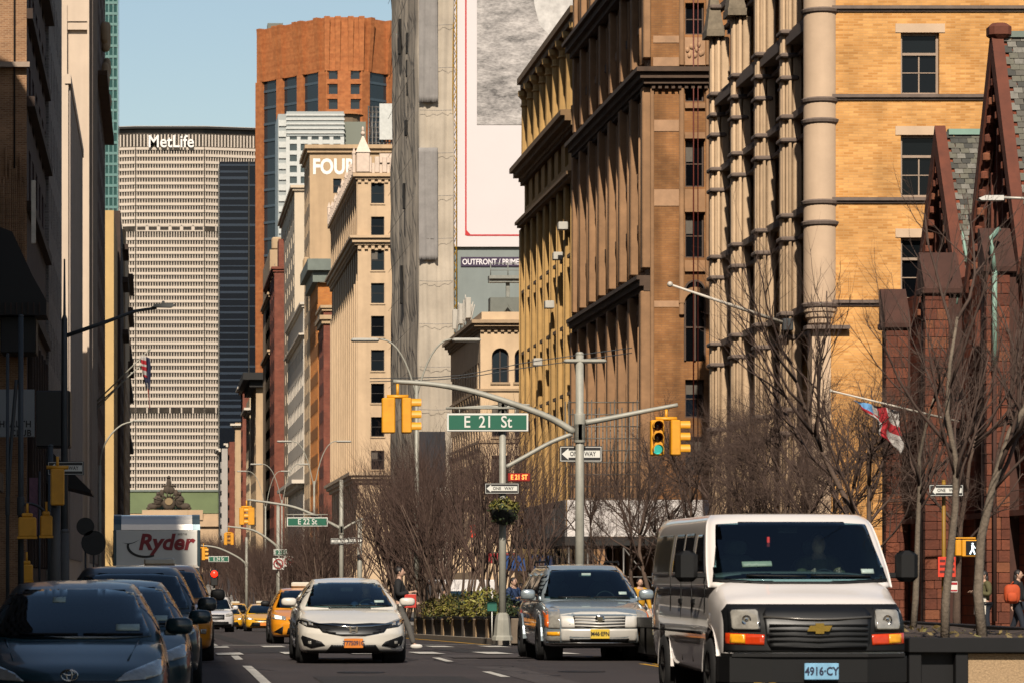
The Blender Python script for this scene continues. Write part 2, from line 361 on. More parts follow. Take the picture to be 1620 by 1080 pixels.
class Bld:
    def __init__(s, name, label, X0, X1, Y0, Y1, z0, z1, m, side='W', cat='building', group=None, trim=None):
        s.X0, s.X1, s.Y0, s.Y1, s.z0, s.z1, s.m, s.side = X0, X1, Y0, Y1, z0, z1, m, side
        s.root = thing(name, label, cat, ((X0+X1)/2, (Y0+Y1)/2, z0), 0, group)
        s.wall = MB(); s.trim = MB(); s.tm = trim or m; s.ds = s.dw = 0; s.wins = []
    def frame(s, f):
        if f == 'S': return (s.X0, s.Y0), (1, 0), (0, -1), s.X1 - s.X0, 0
        if f == 'W': return (s.X0, s.Y1), (0, -1), (-1, 0), s.Y1 - s.Y0, -math.pi/2
        return (s.X1, s.Y0), (0, 1), (1, 0), s.Y1 - s.Y0, math.pi/2
    def face(s, f, cols, rows, d=.35, style='dh', fr=FRM, pier=0, sp=.0, arch=False, sill=0, vs=3, rec=.14, mi=0):
        """wall of one face with real openings: cols are spans measured from the left (S) or near (W, E) corner, rows are heights"""
        O, T, N, L, rz = s.frame(f)
        if f == 'S': s.ds = d
        else: s.dw = d
        a0 = 0; a1 = L - (s.ds if f == 'W' else 0)
        if f == 'E': a0 = s.ds
        if f == 'S' and s.side == 'E' : pass
        if f == 'W': cols = [(L - b, L - a) for a, b in cols]
        cols = sorted(cols); rows = sorted(rows); b = s.wall; prev = a0
        for (c0, c1) in cols + [(a1, a1)]:
            if c0 > prev: b.obox(O, T, N, prev, c0, s.z0, s.z1, -pier, d, mi)
            prev = c1
        for (c0, c1) in cols:
            zp = s.z0
            for (r0, r1) in rows + [(s.z1, s.z1)]:
                if r0 > zp: b.obox(O, T, N, c0, c1, zp, r0, sp, d, mi)
                zp = r1
            for (r0, r1) in rows:
                w, h = c1 - c0, r1 - r0
                ah = arch(r0) if callable(arch) else arch
                if ah:
                    r = w/2; pts = [(c0, r1 - r), (c0, r1), (c1, r1), (c1, r1 - r)] + [(c0 + r + r*math.cos(math.pi*i/8), r1 - r + r*math.sin(math.pi*i/8)) for i in range(1, 8)]
                    n = len(pts); P = lambda a, z, dd: (O[0]+T[0]*a-N[0]*dd, O[1]+T[1]*a-N[1]*dd, z)
                    b.add([P(*p, sp) for p in pts] + [P(*p, d) for p in pts], [tuple(range(n)), tuple(range(2*n-1, n-1, -1))] + [(i, (i+1) % n, n+(i+1) % n, n+i) for i in range(n)])
                v = random.choice([0, 1, 2, 0][:vs + 1]) if vs else 0
                me = win_mesh(w, h, 'arch' if ah else style, fr, v)
                dd = d - rec
                s.wins.append(put_win(me, s.root, (O[0]+T[0]*c0-N[0]*dd, O[1]+T[1]*c0-N[1]*dd, r0), rz))
                if sill: s.trim.obox(O, T, N, c0 - .1, c1 + .1, r0 - .16, r0 - .002, -sill, d - .16)
    def band(s, z, h, proj, faces='SW', mb=None, m=0, back=.0):
        mb = mb or s.trim
        if 'S' in faces: mb.box(s.X0 - (proj if s.side == 'W' else -.01), s.X1 + (proj if s.side == 'E' else -.01), s.Y0 - proj, s.Y0 - .001 + back, z, z + h, m)
        if 'W' in faces: mb.box(s.X0 - proj, s.X0 - .001, s.Y0 + back, s.Y1, z, z + h, m)
        if 'E' in faces: mb.box(s.X1 + .001, s.X1 + proj, s.Y0 + back, s.Y1, z, z + h, m)
    def cornice(s, z, steps, faces='SW', dent=0, dy=.5):
        for h, p in steps:
            s.band(z, h, p, faces); z += h + .001
        if dent:
            O, T, N, L, rz = s.frame('S')
            for f in faces:
                O, T, N, L, rz = s.frame(f); n = int(L / dy)
                for i in range(n): s.trim.obox(O, T, N, i*dy, i*dy + dy*.5, z - sum(q[0] for q in steps) - dent, z - sum(q[0] for q in steps) - .004, -steps[0][1]*.7, -.002)
    def done(s, trim_name='cornice'):
        x0 = s.X0 + (s.dw if s.side == 'W' else 0); x1 = s.X1 - (s.dw if s.side == 'E' else 0)
        s.wall.box(x0, x1, s.Y0 + s.ds, s.Y1 - .01, s.z0, s.z1 - .02)
        s.wall.build('wall', s.m, s.root)
        if s.trim.v: s.trim.build(trim_name, s.tm, s.root)
        return s
def cols_n(L, n, w, off=0): p = L / n; return [(off + p*i + (p-w)/2, off + p*i + (p+w)/2) for i in range(n)]
def rows_n(z0, n, pitch, h): return [(z0 + pitch*i, z0 + pitch*i + h) for i in range(n)]
DARKSH = mat('shopfront dark', '#1a1715', .5)

# ---- church mission house: pale stone piers to the avenue, yellow brick flank
YB = brick('yellow brick', (.83, .435, .145), (.58, .265, .07), (.66, .37, .15), .36, .095, .012, big=.26, streak=.12)
ST = mat('pale pier stone', (.60, .42, .26), .85, 0, .14, 1.2, .15, 8, streak=.28)
STP = mat('pinkish turret stone', (.62, .445, .30), .85, 0, .1, .7, .1, 8, streak=.15)
STD = mat('weathered string course', (.17, .125, .10), .9, 0, .2, 3)
b = Bld('mission_house', 'pale stone office house with rounded corner turret, clustered piers and yellow brick flank', 24.95, 48, 131, 154.6, 0, 40, YB)
s1 = [zv(312, 131), zv(210, 131)]
sc = [(xu(1425, 131) - 24.95, xu(1486, 131) - 24.95), (xu(1425, 131) + 5.2 - 24.95, xu(1486, 131) + 5.2 - 24.95)]
fl = zv(150, 131) - zv(312, 131); wh = zv(52, 131) - zv(150, 131)
b.face('S', sc, [(zv(312, 131) + fl*i, zv(312, 131) + fl*i + wh) for i in range(-2, 5)], .4, 'tr', FRL, rec=.2, vs=0)
b.face('W', [(.6 + 2.93*i, .6 + 2.93*i + 2.55) for i in range(8)], [(4.2, 7.6)] + [(8.0 + fl*i, 8.0 + fl*i + 3.35) for i in range(0, 8)], .6, 'dh', FRM, rec=.12)
lin = MB()
for i in range(-2, 5):
    z = zv(52, 131) + fl*(i - 0)
    for c0, c1 in sc: lin.obox((24.95, 131), (1, 0), (0, -1), c0 - .2, c1 + .2, z - fl + .003, z - fl + .33, -.03, .3)
lin.each('lintel', STP, b.root)
BZ = [7.9, zv(480, 131), zv(318, 131), zv(155, 131), zv(15, 131), zv(15, 131) + fl, zv(15, 131) + 2*fl]
for z in BZ[1:]:
    t = MB(); t.box(24.9, 48, 130.84, 130.999, z, z + .12); t.box(24.9, 48, 130.93, 130.999, z - .09, z - .001); t.build('string_course', STD, b.root)
    t = MB(); t.box(24.56, 24.949, 131.6, 154.6, z - .05, z + .22); t.build('string_course', STD, b.root)
    for k in (-.9,):
        t = MB(); t.box(24.72, 24.949, 131.6, 154.6, z + k, z + k + .14); t.build('string_course', STD, b.root)
t = MB(); t.box(24.3, 24.949, 131.5, 154.8, 22.0, 22.3); t.box(24.4, 24.949, 131.5, 154.7, 22.302, 22.5); t.build('cornice', STD, b.root)
# corner turret on a corbel
t = MB(); cx, cy, rt = 24.62, 131.35, .62
t.lathe([(rt, zv(480, 131)), (rt, 40)], (cx, cy, 0), 24); t.build('turret', STP, b.root)
t = MB(); zz = zv(480, 131)
t.lathe([(.2, zz-.95), (.36, zz-.9), (.38, zz-.75), (.46, zz-.72), (.48, zz-.55), (.55, zz-.5), (.57, zz-.34), (.62, zz-.3), (.64, zz-.1), (.66, zz-.001)], (cx, cy, 0), 24, sm=False); t.build('turret_corbel', STP, b.root)
for v in (480, 350, 317, 188, 155, 13):
    t = MB(); z = zv(v, 130.7); t.lathe([(rt+.001, z-.16), (rt+.07, z-.1), (rt+.1, z), (rt+.001, z+.06)], (cx, cy, 0), 24, sm=False); t.build('turret_ring', STD, b.root)
t = MB(); t.box(24.0, 25.6, 130.7, 131.4, zv(521, 131), zv(515, 131)); t.build('turret_ledge', STD, b.root)
t = MB(); t.box(24.25, 24.95, 131.0, 131.9, 0, zv(521, 131)); t.build('corner_pier', STP, b.root)
for i, yp in enumerate((136.6, 142.4, 148.3, 154.0)):
    t = MB()
    for ya, yb, xa, xb in ((yp+.35, yp+.75, 24.14, 24.32), (yp+.2, yp+.9, 24.32, 24.58), (yp+.05, yp+1.05, 24.58, 24.93)):
        t.cbox(xa, xb - .001, ya, yb, 0, 25 if i > 1 else 40, .05)
    for xa, ya in ((24.24, yp+.28), (24.46, yp+.1)): t.tube([(xa, ya, 0), (xa, ya, 40 if i < 2 else 25)], .07, 7)
    t.build('pier', ST, b.root)
    for z in [q for z in BZ for q in (z, z - .9)] + [20.7]:
        r = MB(); r.cbox(24.08, 24.8, yp - .02, yp + 1.12, z - .06, z + .13, .05); r.build('pier_ring', STD, b.root)
    if i > 1:
        c = MB(); yy = yp + .5
        for z0_, z1_, w0, w1 in ((25.001, 25.3, .66, .66), (25.301, 27.4, .6, .12)):
            c.add([(24.3-w0*.6, yy-w0, z0_), (24.3+w0*.6, yy-w0, z0_), (24.3+w0*.6, yy+w0, z0_), (24.3-w0*.6, yy+w0, z0_), (24.3-w1*.6, yy-w1, z1_), (24.3+w1*.6, yy-w1, z1_), (24.3+w1*.6, yy+w1, z1_), (24.3-w1*.6, yy+w1, z1_)],
                  [(0,3,2,1),(4,5,6,7),(0,1,5,4),(1,2,6,5),(2,3,7,6),(3,0,4,7)])
        c.build('pier_cap', mat('lichen stone cap', (.2, .16, .11), .9, 0, .3, 4), b.root)
for yp in (132.9, 139.6, 145.4, 151.3):
    t = MB(); t.cbox(24.68, 24.93, yp, yp + .4, 0, 40, .06); t.tube([(24.66, yp + .15, 0), (24.66, yp + .15, 40)], .07, 7); t.build('small_pier', ST, b.root)
    for z in [q for z in BZ for q in (z, z - .9)] + [20.7]:
        r = MB(); r.cbox(24.56, 24.9, yp - .08, yp + .58, z - .05, z + .1, .04); r.build('pier_ring', STD, b.root)
b.done()

# ---- brown brick block with cornices
BB = brick('brown brick', (.40, .19, .07), (.33, .145, .05), (.30, .15, .07), .36, .11, .014, big=.42, streak=.4)
BS = mat('brownstone trim', (.34, .185, .088), .85, 0, .2, 1.1, .2, 6, streak=.3)
BDK = mat('dark stained cornice', (.09, .055, .035), .9, 0, .25, 2)
Y0 = yx(24, 1030)
b = Bld('brick_building', 'tall brown brick building with dark cornices and long stone pilasters behind the bare trees', 24, 50, Y0, 201.5, -1.3, 46, BB, trim=BDK)
b.face('S', [(xu(1084, Y0)-24, xu(1114, Y0)-24), (xu(1150, Y0)-24, xu(1180, Y0)-24)], [(zv(a, Y0), zv(c, Y0)) for c, a in ((-96, -30), (5, 55), (107, 161), (222, 296), (338, 408), (600, 660), (690, 750))], .45, 'dh', FRB, rec=.2, vs=2)
b.m = [BB, BS]; LW = 201.5 - Y0; bay = LW/7
wr = [(2.5, 6.2), (8.0, 10.6), (11.4, 14.6), (16.6, 18.5), (19.0, 21.0), (21.5, 23.6), (26.6, 28.3), (28.8, 30.4), (32.4, 34.5)]
b.face('W', [c for i in range(7) for c in ((bay*i + 1.0, bay*i + 2.25), (bay*i + 2.75, bay*i + 4.0))], wr, .75, 'dh', FRB, rec=.25, mi=1, arch=lambda z: abs(z - 11.4) < .01)
for i in range(8):
    for za, zb, pr in ((16.5, 25.3, .42), (26.7, 31, .36), (32.2, 46, .34), (-1.3, 15.4, .5)):
        y = Y0 + bay*i - (.85 if i == 7 else 0)
        q = MB(); q.cbox(24 - pr, 23.999, y + .02, y + .72, za, zb, .05); q.build('pilaster', BS, b.root)
        q = MB(); q.cbox(24 - pr*.5, 23.998, y + .73, y + .92, za, zb - .3, .03); q.build('pilaster', BS, b.root)
        if i < 7: q = MB(); q.cbox(24 - pr*.4, 23.998, y + 2.3, y + 2.7, za, zb - .4, .04); q.tube([(24 - pr*.45, y + 2.5, za), (24 - pr*.45, y + 2.5, zb - .5)], .1, 6); q.build('mullion', BS, b.root)
    if i < 7:
        for z, h in ((18.5, .5), (21.0, .5), (28.3, .5), (10.6, .8), (6.2, 1.8)):
            q = MB(); y = Y0 + bay*i; q.box(23.86, 23.999, y + 1.0, y + 4.0, z + .05, z + h - .05); q.build('spandrel', BDK if i % 2 else BS, b.root)
        for k in (1.0, 2.75):      # arch mouldings of the arcade
            q = MB(); yc = Y0 + bay*i + k + .62; o_ = [(yc + .75*math.cos(math.pi*j/10), 13.95 + .75*math.sin(math.pi*j/10)) for j in range(11)]; i_ = [(yc + .58*math.cos(math.pi*j/10), 13.95 + .58*math.sin(math.pi*j/10)) for j in range(10, -1, -1)]
            q.prism(o_ + i_, 'x', 23.8, 23.998); q.build('arch_moulding', BS, b.root)
for z, st in ((25.4, [(.25, .4), (.3, .6), (.22, .8)]), (31, [(.3, .5), (.35, .75), (.2, .95)]), (15.4, [(.25, .35), (.3, .55), (.2, .7)])):
    b.cornice(z, st, 'SW' if z > 20 else 'W', dent=.22 if z == 25.4 else 0, dy=.32)
fr = MB(); xq = xu(1074, Y0); BND = mat('sandstone band', (.46, .27, .15), .85, 0, .15, 2, streak=.2)
for va, vb in ((57, 68), (91, 105), (190, 208), (476, 486), (300, 326)): fr.box(24.1, xq, Y0 - .03, Y0 - .001, zv(vb, Y0), zv(va, Y0))
fr.each('stone_band', BND, b.root)
q = MB(); q.cbox(23.95, 24.13, Y0 - .16, Y0 - .001, -1.3, 25.3, .03); q.build('pilaster', BS, b.root)
for x0, x1 in ((xq, xu(1082, Y0)), (xu(1116, Y0), xu(1121, Y0))):
    for za, zb in ((14.2, 25.3), (26.3, 30.9), (32, 40)): q = MB(); q.cbox(x0, x1, Y0 - .18, Y0 - .001, za, zb, .05); q.build('pilaster', BS, b.root)
for v0_, v1_ in ((163, 172), (60, 104), (210, 220), (300, 336), (412, 430)):
    q = MB(); q.box(xu(1083, Y0), xu(1115, Y0), Y0 - .08, Y0 - .001, zv(v1_, Y0), zv(v0_, Y0)); q.box(xu(1083, Y0), xu(1115, Y0), Y0 - .16, Y0 - .081, zv(v1_, Y0), zv(v1_ - 6, Y0))
    if v0_ == 60:
        for k in range(9): q.blob((xu(1087 + k*3, Y0), Y0 - .1, zv(80 + 9*math.sin(k*1.9), Y0)), (.1, .06, .13), 1, 7, 5)
    q.build('carved_panel', BND if v0_ == 60 else BS, b.root)
q = MB(); r_ = xu(1116, Y0) - xu(1082, Y0); xc = xu(1099, Y0)
o_ = [(xc + r_*.75*math.cos(math.pi*i/12), zv(480, Y0) + r_*.75*math.sin(math.pi*i/12)) for i in range(13)]; i_ = [(xc + r_*.5*math.cos(math.pi*i/12), zv(480, Y0) + r_*.5*math.sin(math.pi*i/12)) for i in range(12, -1, -1)]
q.prism(o_ + i_, 'y', Y0 - .2, Y0 - .002); q.build('arch_moulding', BS, b.root)
put_win(win_mesh(r_, 3.9, 'arch', FRB, 0), b.root, (xc - r_/2, Y0 - .11, zv(570, Y0)))
q = MB()
for k, (u_, r2_) in enumerate(((1096, .035), (1103, .025))): q.tube([(xu(u_, Y0), Y0 - .25, 8), (xu(u_, Y0), Y0 - .25, 38)], r2_, 5)
q.each('standpipe', mat('rust red pipe', '#6b2a1c', .6), b.root)
b.done()

# ---- tan block beyond it with attic colonnade
TB = mat('tan terracotta', (.52, .31, .105), .85, 0, .16, .9, .2, 6, streak=.32)
TBD = mat('tan cornice stone', (.22, .13, .06), .9, 0, .2, 2)
b = Bld('tan_building', 'golden tan building with heavy sloping cornice and a row of round columns under its roof', 24, 52, 201.7, 231, -1.6, 28.2, TB, trim=TBD)
b.dw = 0
bay = 29.3/8
b.face('W', [(bay*i + 1.0, bay*i + 2.7) for i in range(8)], [(4, 7.4)] + rows_n(8.3, 4, 3.95, 2.3) + [(25.6, 27.3)], .6, 'dh', FRB, rec=.2)
for i in range(9):
    q = MB(); y = 201.75 + bay*i - (.55 if i == 8 else 0)
    q.cbox(23.7, 23.999, y, y + .5, 2, 24.3, .06); q.tube([(23.78, y + .75, 2), (23.78, y + .75, 24.2)], .12, 7); q.build('pilaster', TB, b.root)
    if i < 8:
        for z in (11.1, 15.05, 19.0):
            q = MB(); q.box(23.85, 23.999, y + 1.0, y + 2.9, z, z + 1.1); q.box(23.72, 23.849, y + .95, y + 2.95, z + .95, z + 1.15); q.build('spandrel', mat('tan spandrel', (.2, .12, .06), .9, 0, .2, 3), b.root)
        q = MB(); q.tube([(23.9, y + 1.95, 5), (23.9, y + 1.95, 24.2)], .1, 6); q.build('mullion', TB, b.root)
b.cornice(24.3, [(.18, .5), (.2, .65)], 'W'); b.cornice(27.3, [(.25, .4), (.3, .75), (.32, 1.0)], 'W', dent=.25, dy=.6)
for i in range(9):
    q = MB(); y = 202.6 + bay*i*.98
    q.lathe([(.42, 28.21), (.42, 28.5), (.3, 28.55), (.28, 32.2), (.38, 32.3), (.3, 32.4), (.3, 32.7), (.5, 32.95), (.52, 33.3)], (24.12, y, 0), 10, sm=False); q.build('column', TB, b.root)
q = MB(); q.box(24.9, 52, 201.7, 231, 28.19, 33.31); q.build('attic_wall', TBD, b.root)
q = MB(); q.box(23.75, 52, 201.7, 231.3, 33.312, 33.7); q.box(23.55, 52, 201.7, 231.5, 33.702, 34.1); q.build('roof_cornice', TBD, b.root)
for z, y in ((20.1, 207), (17.6, 211.4), (21.6, 204.4), (14.6, 218)):
    q = MB(); q.cbox(23.2, 23.75, y, y + .7, z, z + .45, .03); q.build('air_conditioner', mat('air conditioner white', '#b9b4aa', .6), b.root)
b.done()

# ---- cream corner block with arched windows
CRM = mat('cream stone', (.66, .47, .29), .85, 0, .1, .9, .12, 6, streak=.2)
CRD = mat('cream stone darker trim', (.4, .28, .17), .9, 0, .15, 2)  # darker tone of the cream stone for cornice, bands and sills
Y0 = yx(24, 760)
b = Bld('arched_window_building', 'low cream corner building with arched top windows and dark moulded cornice beside the street sign', 24, 50, Y0, 289, -2, zv(505, Y0), CRM, trim=CRD)
wx = [(xu(778, Y0)-24, xu(805, Y0)-24), (xu(814, Y0)-24, xu(841, Y0)-24), (xu(850, Y0)-24, xu(877, Y0)-24)]
zar = zv(604, Y0)
b.face('S', wx, [(zv(a, Y0), zv(c, Y0)) for a, c in ((604, 550), (690, 640), (771, 720), (850, 800))], .4, arch=lambda z: abs(z - zar) < .01, fr=FRB, vs=2, sill=.1)
b.face('W', [(1.2 + 2.2*i, 1.2 + 2.2*i + 1.1) for i in range(12)], [(2, 5), (6, 9.0), (10.2, 13), (14.4, 17.6)], .35, 'dh', FRB, rec=.15)
b.band(zv(618, Y0), .18, .12, 'SW'); b.band(zv(700, Y0), .2, .1, 'SW'); b.band(zv(780, Y0), .25, .15, 'SW')
b.cornice(zv(521, Y0), [(.2, .25), (.22, .5), (.25, .7)], 'SW', dent=.2, dy=.5)
q = MB(); q.box(24.1, 50, Y0+.1, 288, b.z1 + .001, b.z1 + .55); q.build('parapet', CRM, b.root)
pt = mat('rooftop steel paint', '#8d8d84', .6, .1, .2, 3)
q = MB(); zt = b.z1 + .56; yr = Y0 + 3
for x in np.arange(26.2, 34, 1.35): q.cbox(x, x+.28, yr, yr+.3, zt + 1.3, zt + 2.4, .02)
q.box(24.9, 35, yr - .3, yr + .6, zt + 2.41, zt + 2.65); q.box(24.9, 35, yr - .5, yr + .8, zt + 2.66, zt + 2.9); q.each('roof_beam', pt, b.root)
q = MB()
for x in np.arange(25, 35, 1.3): q.tube([(x, yr-.4, zt + 2.9), (x, yr-.4, zt + 3.8)], .035, 5)
for z in (3.3, 3.8): q.tube([(25, yr-.4, zt + z), (35, yr-.4, zt + z)], .03, 5)
q.build('roof_railing', pt, b.root)
q = MB()
for i in range(7):
    x = 25.6 + i*1.3; q.prism([(x, zt), (x+.65, zt+.9), (x+1.3, zt), (x+1.15, zt), (x+.65, zt+.7), (x+.15, zt)], 'y', yr-.7, yr-.6)
q.box(25, 34, yr-.2, yr+1.5, zt, zt + 1.28); q.build('roof_plant_screen', mat('roof plant grey', '#6d7068', .7), b.root)
q = MB(); random.seed(3)
for i in range(16):
    x, y, z = random.uniform(22.9, 23.9), Y0 + random.uniform(12, 26), b.z1; q.tube([(24.2, y, z), (24.2 + random.uniform(-.2, .6), y, z + random.uniform(1, 3.2))], .05, 4)
    if i % 3 == 0: q.cbox(24.0, 24.4, y-.1, y+.2, z + 1, z + 2.6, .03)
q.build('antenna', mat('antenna grey', '#b5aea2', .6), b.root)
b.done()

# ---- tower wrapped in debris netting with the big billboard
NET = mat('debris netting', (.47, .40, .315), .95, 0, .16, .4, .4, 1.1)
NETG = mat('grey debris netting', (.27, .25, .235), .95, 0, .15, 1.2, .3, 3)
PNT = mat('billboard grey paint', (.235, .265, .25), .8, 0, .08, .4, streak=.1)
Yb = 299.0
root = thing('netted_tower', 'tall tower under repair wrapped in pleated tan netting beside the giant white billboard', 'building', (32, 320, -2.4))
q = MB(); q.box(24.9, 60, Yb + 2, 336, -2.5, 120); q.build('wall', PNT, root)
q = MB(); q.box(25.05, 60, Yb + .6, Yb + 1.99, -2.5, 120); q.build('painted_wall', PNT, root)
def net(name, pts, z0, z1, m, nz=60, amp=.12, seed=1, hl=6):
    """pleated cloth hung along a plan polyline"""
    rnd = random.Random(seed); q = MB(); n = len(pts); ph = [rnd.uniform(0, 6.3) for _ in range(8)]
    vs = []
    for k in range(nz + 1):
        z = z0 + (z1 - z0)*k/nz
        for i, (x, y, nx, ny) in enumerate(pts):
            d = amp*(.8*math.sin(i*1.31 + ph[0] + 1.6*math.sin(z*.11 + ph[1]) + .4*math.sin(z*.37 + i)) + .7*math.sin(i*.47 + z*.19 + ph[2]) + .5*math.sin(z*.7 + i*.31 + ph[3])*math.sin(z*.23 + i*.13 + ph[4]) + .35*math.sin(i*2.9 + ph[5] + z*.3)) + .7*amp*abs(math.sin(z*math.pi/hl))
            vs.append((x + nx*d, y + ny*d, z))
    fs = [(k*n+i, k*n+i+1, (k+1)*n+i+1, (k+1)*n+i) for k in range(nz) for i in range(n-1)]
    q.add(vs, fs, 0, True); o = q.build(name, m, root); md = o.modifiers.new('thickness', 'SOLIDIFY'); md.thickness = .03; return o
xw = 22.15
south = [(25.1 - .16*i*(2.95/2.88), Yb, 0, -1) for i in range(19)]
west = [(xw - .24*((i*.31 + .3*math.sin(i*.9)) % 1.0) + .1, Yb + .2 + .55*i, -1, 0) for i in range(62)]
net('netting', south + west, 2.2, 118, NET, 150, .11, 4)
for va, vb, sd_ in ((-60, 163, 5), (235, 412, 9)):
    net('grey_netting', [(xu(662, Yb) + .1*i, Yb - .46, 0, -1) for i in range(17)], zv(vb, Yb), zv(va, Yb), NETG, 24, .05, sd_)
for k in range(3): pass
q = MB()
for u_, va, vb in ((633, 30, 85), (645, 95, 120), (632, 60, 78), (645, 52, 84), (646, 130, 150), (643, 190, 214), (640, 290, 330), (636, 420, 480)):
    y = yx(xw - .3, u_); q.box(xw - .42, xw - .2, y, y + .9, zv(vb, y), zv(va, y))
q.each('torn_opening', mat('torn dark gap', '#191715', .95), root)
q = MB()
for z in np.arange(5, 118, 3.6): q.tube([(24.98, Yb - .4, z), (23.6, Yb - .46, z - .05), (22.15, Yb - .4, z)], .02, 4); q.tube([(21.72, Yb, z), (21.66, Yb + 16, z - .1), (21.72, Yb + 33, z)], .02, 4)
q.each('tie_rope', NETG, root)
q = MB()      # hoist mast in the gap, yellow guard
xh = 25.0
for z in np.arange(0, 118, 1.5):
    q.tube([(xh, Yb - .05, z), (xh + .32, Yb - .05, z + .75), (xh, Yb - .05, z + 1.5)], .03, 4, 0, False, False)
for x in (xh, xh + .32): q.tube([(x, Yb - .05, -2), (x, Yb - .05, 118)], .05, 4)
q.build('hoist_mast', mat('hoist yellow', '#b58a12', .6), root)
q = MB()
for z in np.arange(2, 118, 2): q.tube([(22.4, Yb + .3, z), (25.0, Yb + .3, z)], .04, 4)
for x in (22.4, 23.7, 24.9):
    for y in (Yb + .3, Yb + 8, Yb + 16, Yb + 24, Yb + 33): q.tube([(x, y, -2.3), (x, y, 118)], .05, 4)
q.build('scaffold_frame', mat('scaffold pipe', '#6d6a66', .5, .6), root)
q = MB(); q.box(22.5, 24.8, Yb + .6, 333, 4.2, 116); q.build('scaffold_core', mat('dark brown core wall', '#4a4038', .9), root)  # even dark brown core filling the space behind the netting
q = MB(); q.box(xu(663, Yb - 1), xu(704, Yb - 1), Yb - 1.2, Yb - 1, zv(768, Yb), zv(683, Yb)); q.build('dark_poster', mat('poster dark', '#14151f', .6, 0, .5, 1.2), root)
q = MB(); q.box(xu(663, Yb - 1), xu(706, Yb - 1), Yb - 1.2, Yb - 1, zv(788, Yb), zv(770, Yb)); q.build('white_fascia', mat('fascia white', '#c9c3ba', .6, 0, .1, 1), root)
bill = thing('billboard', 'giant white billboard with red frame line and grey moon-like picture on the tower flank', 'billboard', (36, Yb, zv(390, Yb)))
z0, z1 = zv(390, Yb), 100
q = MB(); q.box(xu(714, Yb), 58, Yb + .3, Yb + .598, z0, z1); q.build('panel', mat('billboard white', (.68, .625, .62), .6, 0, .02, .2), bill)
RL = mat('billboard red', '#c01c22', .6)
q = MB(); xr = xu(737, Yb); zr = zv(372, Yb); q.box(xr - .04, xr + .09, Yb + .27, Yb + .298, zr, z1); q.box(xr + .092, 58, Yb + .27, Yb + .298, zr - .05, zr + .07)
q.prism([(xr + .093, zr + .072), (xr + .42, zr + .072), (xr + .093, zr + .42)], 'y', Yb + .275, Yb + .297); q.build('frame_line', RL, bill)
m = mat('billboard picture', (.3, .29, .28), .7, 0, 0)
n = m.node_tree; tcn = n.nodes.new('ShaderNodeTexCoord'); mp = n.nodes.new('ShaderNodeMapping'); mp.inputs['Scale'].default_value = (.3, 1, .8); n.links.new(tcn.outputs['Object'], mp.inputs[0])
ns = n.nodes.new('ShaderNodeTexNoise'); ns.inputs['Scale'].default_value = 1.1; ns.inputs['Detail'].default_value = 12; ns.inputs['Roughness'].default_value = .72; n.links.new(mp.outputs[0], ns.inputs['Vector'])
n2 = n.nodes.new('ShaderNodeTexNoise'); n2.inputs['Scale'].default_value = 11; n2.inputs['Detail'].default_value = 6; n.links.new(mp.outputs[0], n2.inputs['Vector'])
am = n.nodes.new('ShaderNodeMath'); am.operation = 'MULTIPLY_ADD'; am.inputs[1].default_value = .35; n.links.new(n2.outputs[0], am.inputs[0]); n.links.new(ns.outputs[0], am.inputs[2])
rp = n.nodes.new('ShaderNodeValToRGB'); rp.color_ramp.elements[0].position = .46; rp.color_ramp.elements[0].color = (.02, .018, .018, 1); rp.color_ramp.elements[1].position = .9; rp.color_ramp.elements[1].color = (.4, .37, .35, 1)
n.links.new(am.outputs[0], rp.inputs[0]); n.links.new(rp.outputs[0], n.nodes['Principled BSDF'].inputs['Base Color'])
q = MB(); q.box(xu(755, Yb), 52, Yb + .255, Yb + .299, zv(197, Yb), z1); q.build('picture', m, bill)
q = MB(); pb = [(842, -30), (846, 8), (854, 40), (870, 56), (884, 62), (902, 50), (908, 34), (920, 20), (925, -30)]
q.prism([(xu(u, Yb), zv(v, Yb)) for u, v in pb], 'y', Yb + .235, Yb + .254); q.build('picture_shape', mat('picture pale shape', (.56, .53, .5), .7, 0, .25, 1.5), bill)
pl = thing('billboard_plate', 'purple owner nameplate with white capitals on the grey wall below the billboard', 'sign', (31, Yb + .5, zv(414, Yb)))
q = MB(); q.box(xu(730, Yb), xu(850, Yb), Yb + .5, Yb + .599, zv(421, Yb), zv(406, Yb)); q.build('plate', mat('plate purple', '#33203f', .6), pl)
o = text('lettering', 'OUTFRONT / PRIME', .66, mat('plate white', '#e6e0e2', .6), (xu(732, Yb), Yb + .495, zv(414, Yb)), pl, bold=.015, align='LEFT', sx=.82)

# ---- cream gothic block
Y0 = yx(24, 566); GT = mat('white glazed gothic trim', (.72, .57, .46), .6, 0, .12, 2)
CR2 = mat('cream terracotta', (.64, .455, .285), .8, 0, .1, .6, streak=.2)
b = Bld('gothic_building', 'cream office block with white pinnacled parapet and a column of sash windows', 24, 42, Y0, yx(24, 525), -2.5, zv(272, Y0), CR2, trim=CR2)
vr = [(322, 290), (373, 343), (428, 396), (480, 448), (533, 500), (586, 553), (637, 606), (690, 659), (742, 712)]
b.face('S', [(xu(587, Y0)-24, xu(608, Y0)-24), (xu(628, Y0)-24, xu(649, Y0)-24)], [(zv(a, Y0), zv(c, Y0)) for a, c in vr], .4, 'dh', FRM, rec=.18, sill=.12)
L = b.Y1 - b.Y0
b.face('W', cols_n(L, 14, 2.1), [(zv(a, Y0), zv(c, Y0)) for a, c in vr], .5, 'far', FRB, rec=.3, sp=.15)
for i in range(15):
    q = MB(); y = Y0 + L/14*i - (.5 if i == 14 else 0); q.cbox(23.76, 23.999, y, y + .6, 14, zv(445, Y0) , .05); q.cbox(23.85, 23.999, y, y + .5, zv(378, Y0), zv(286, Y0), .05); q.build('pier', CR2, b.root)
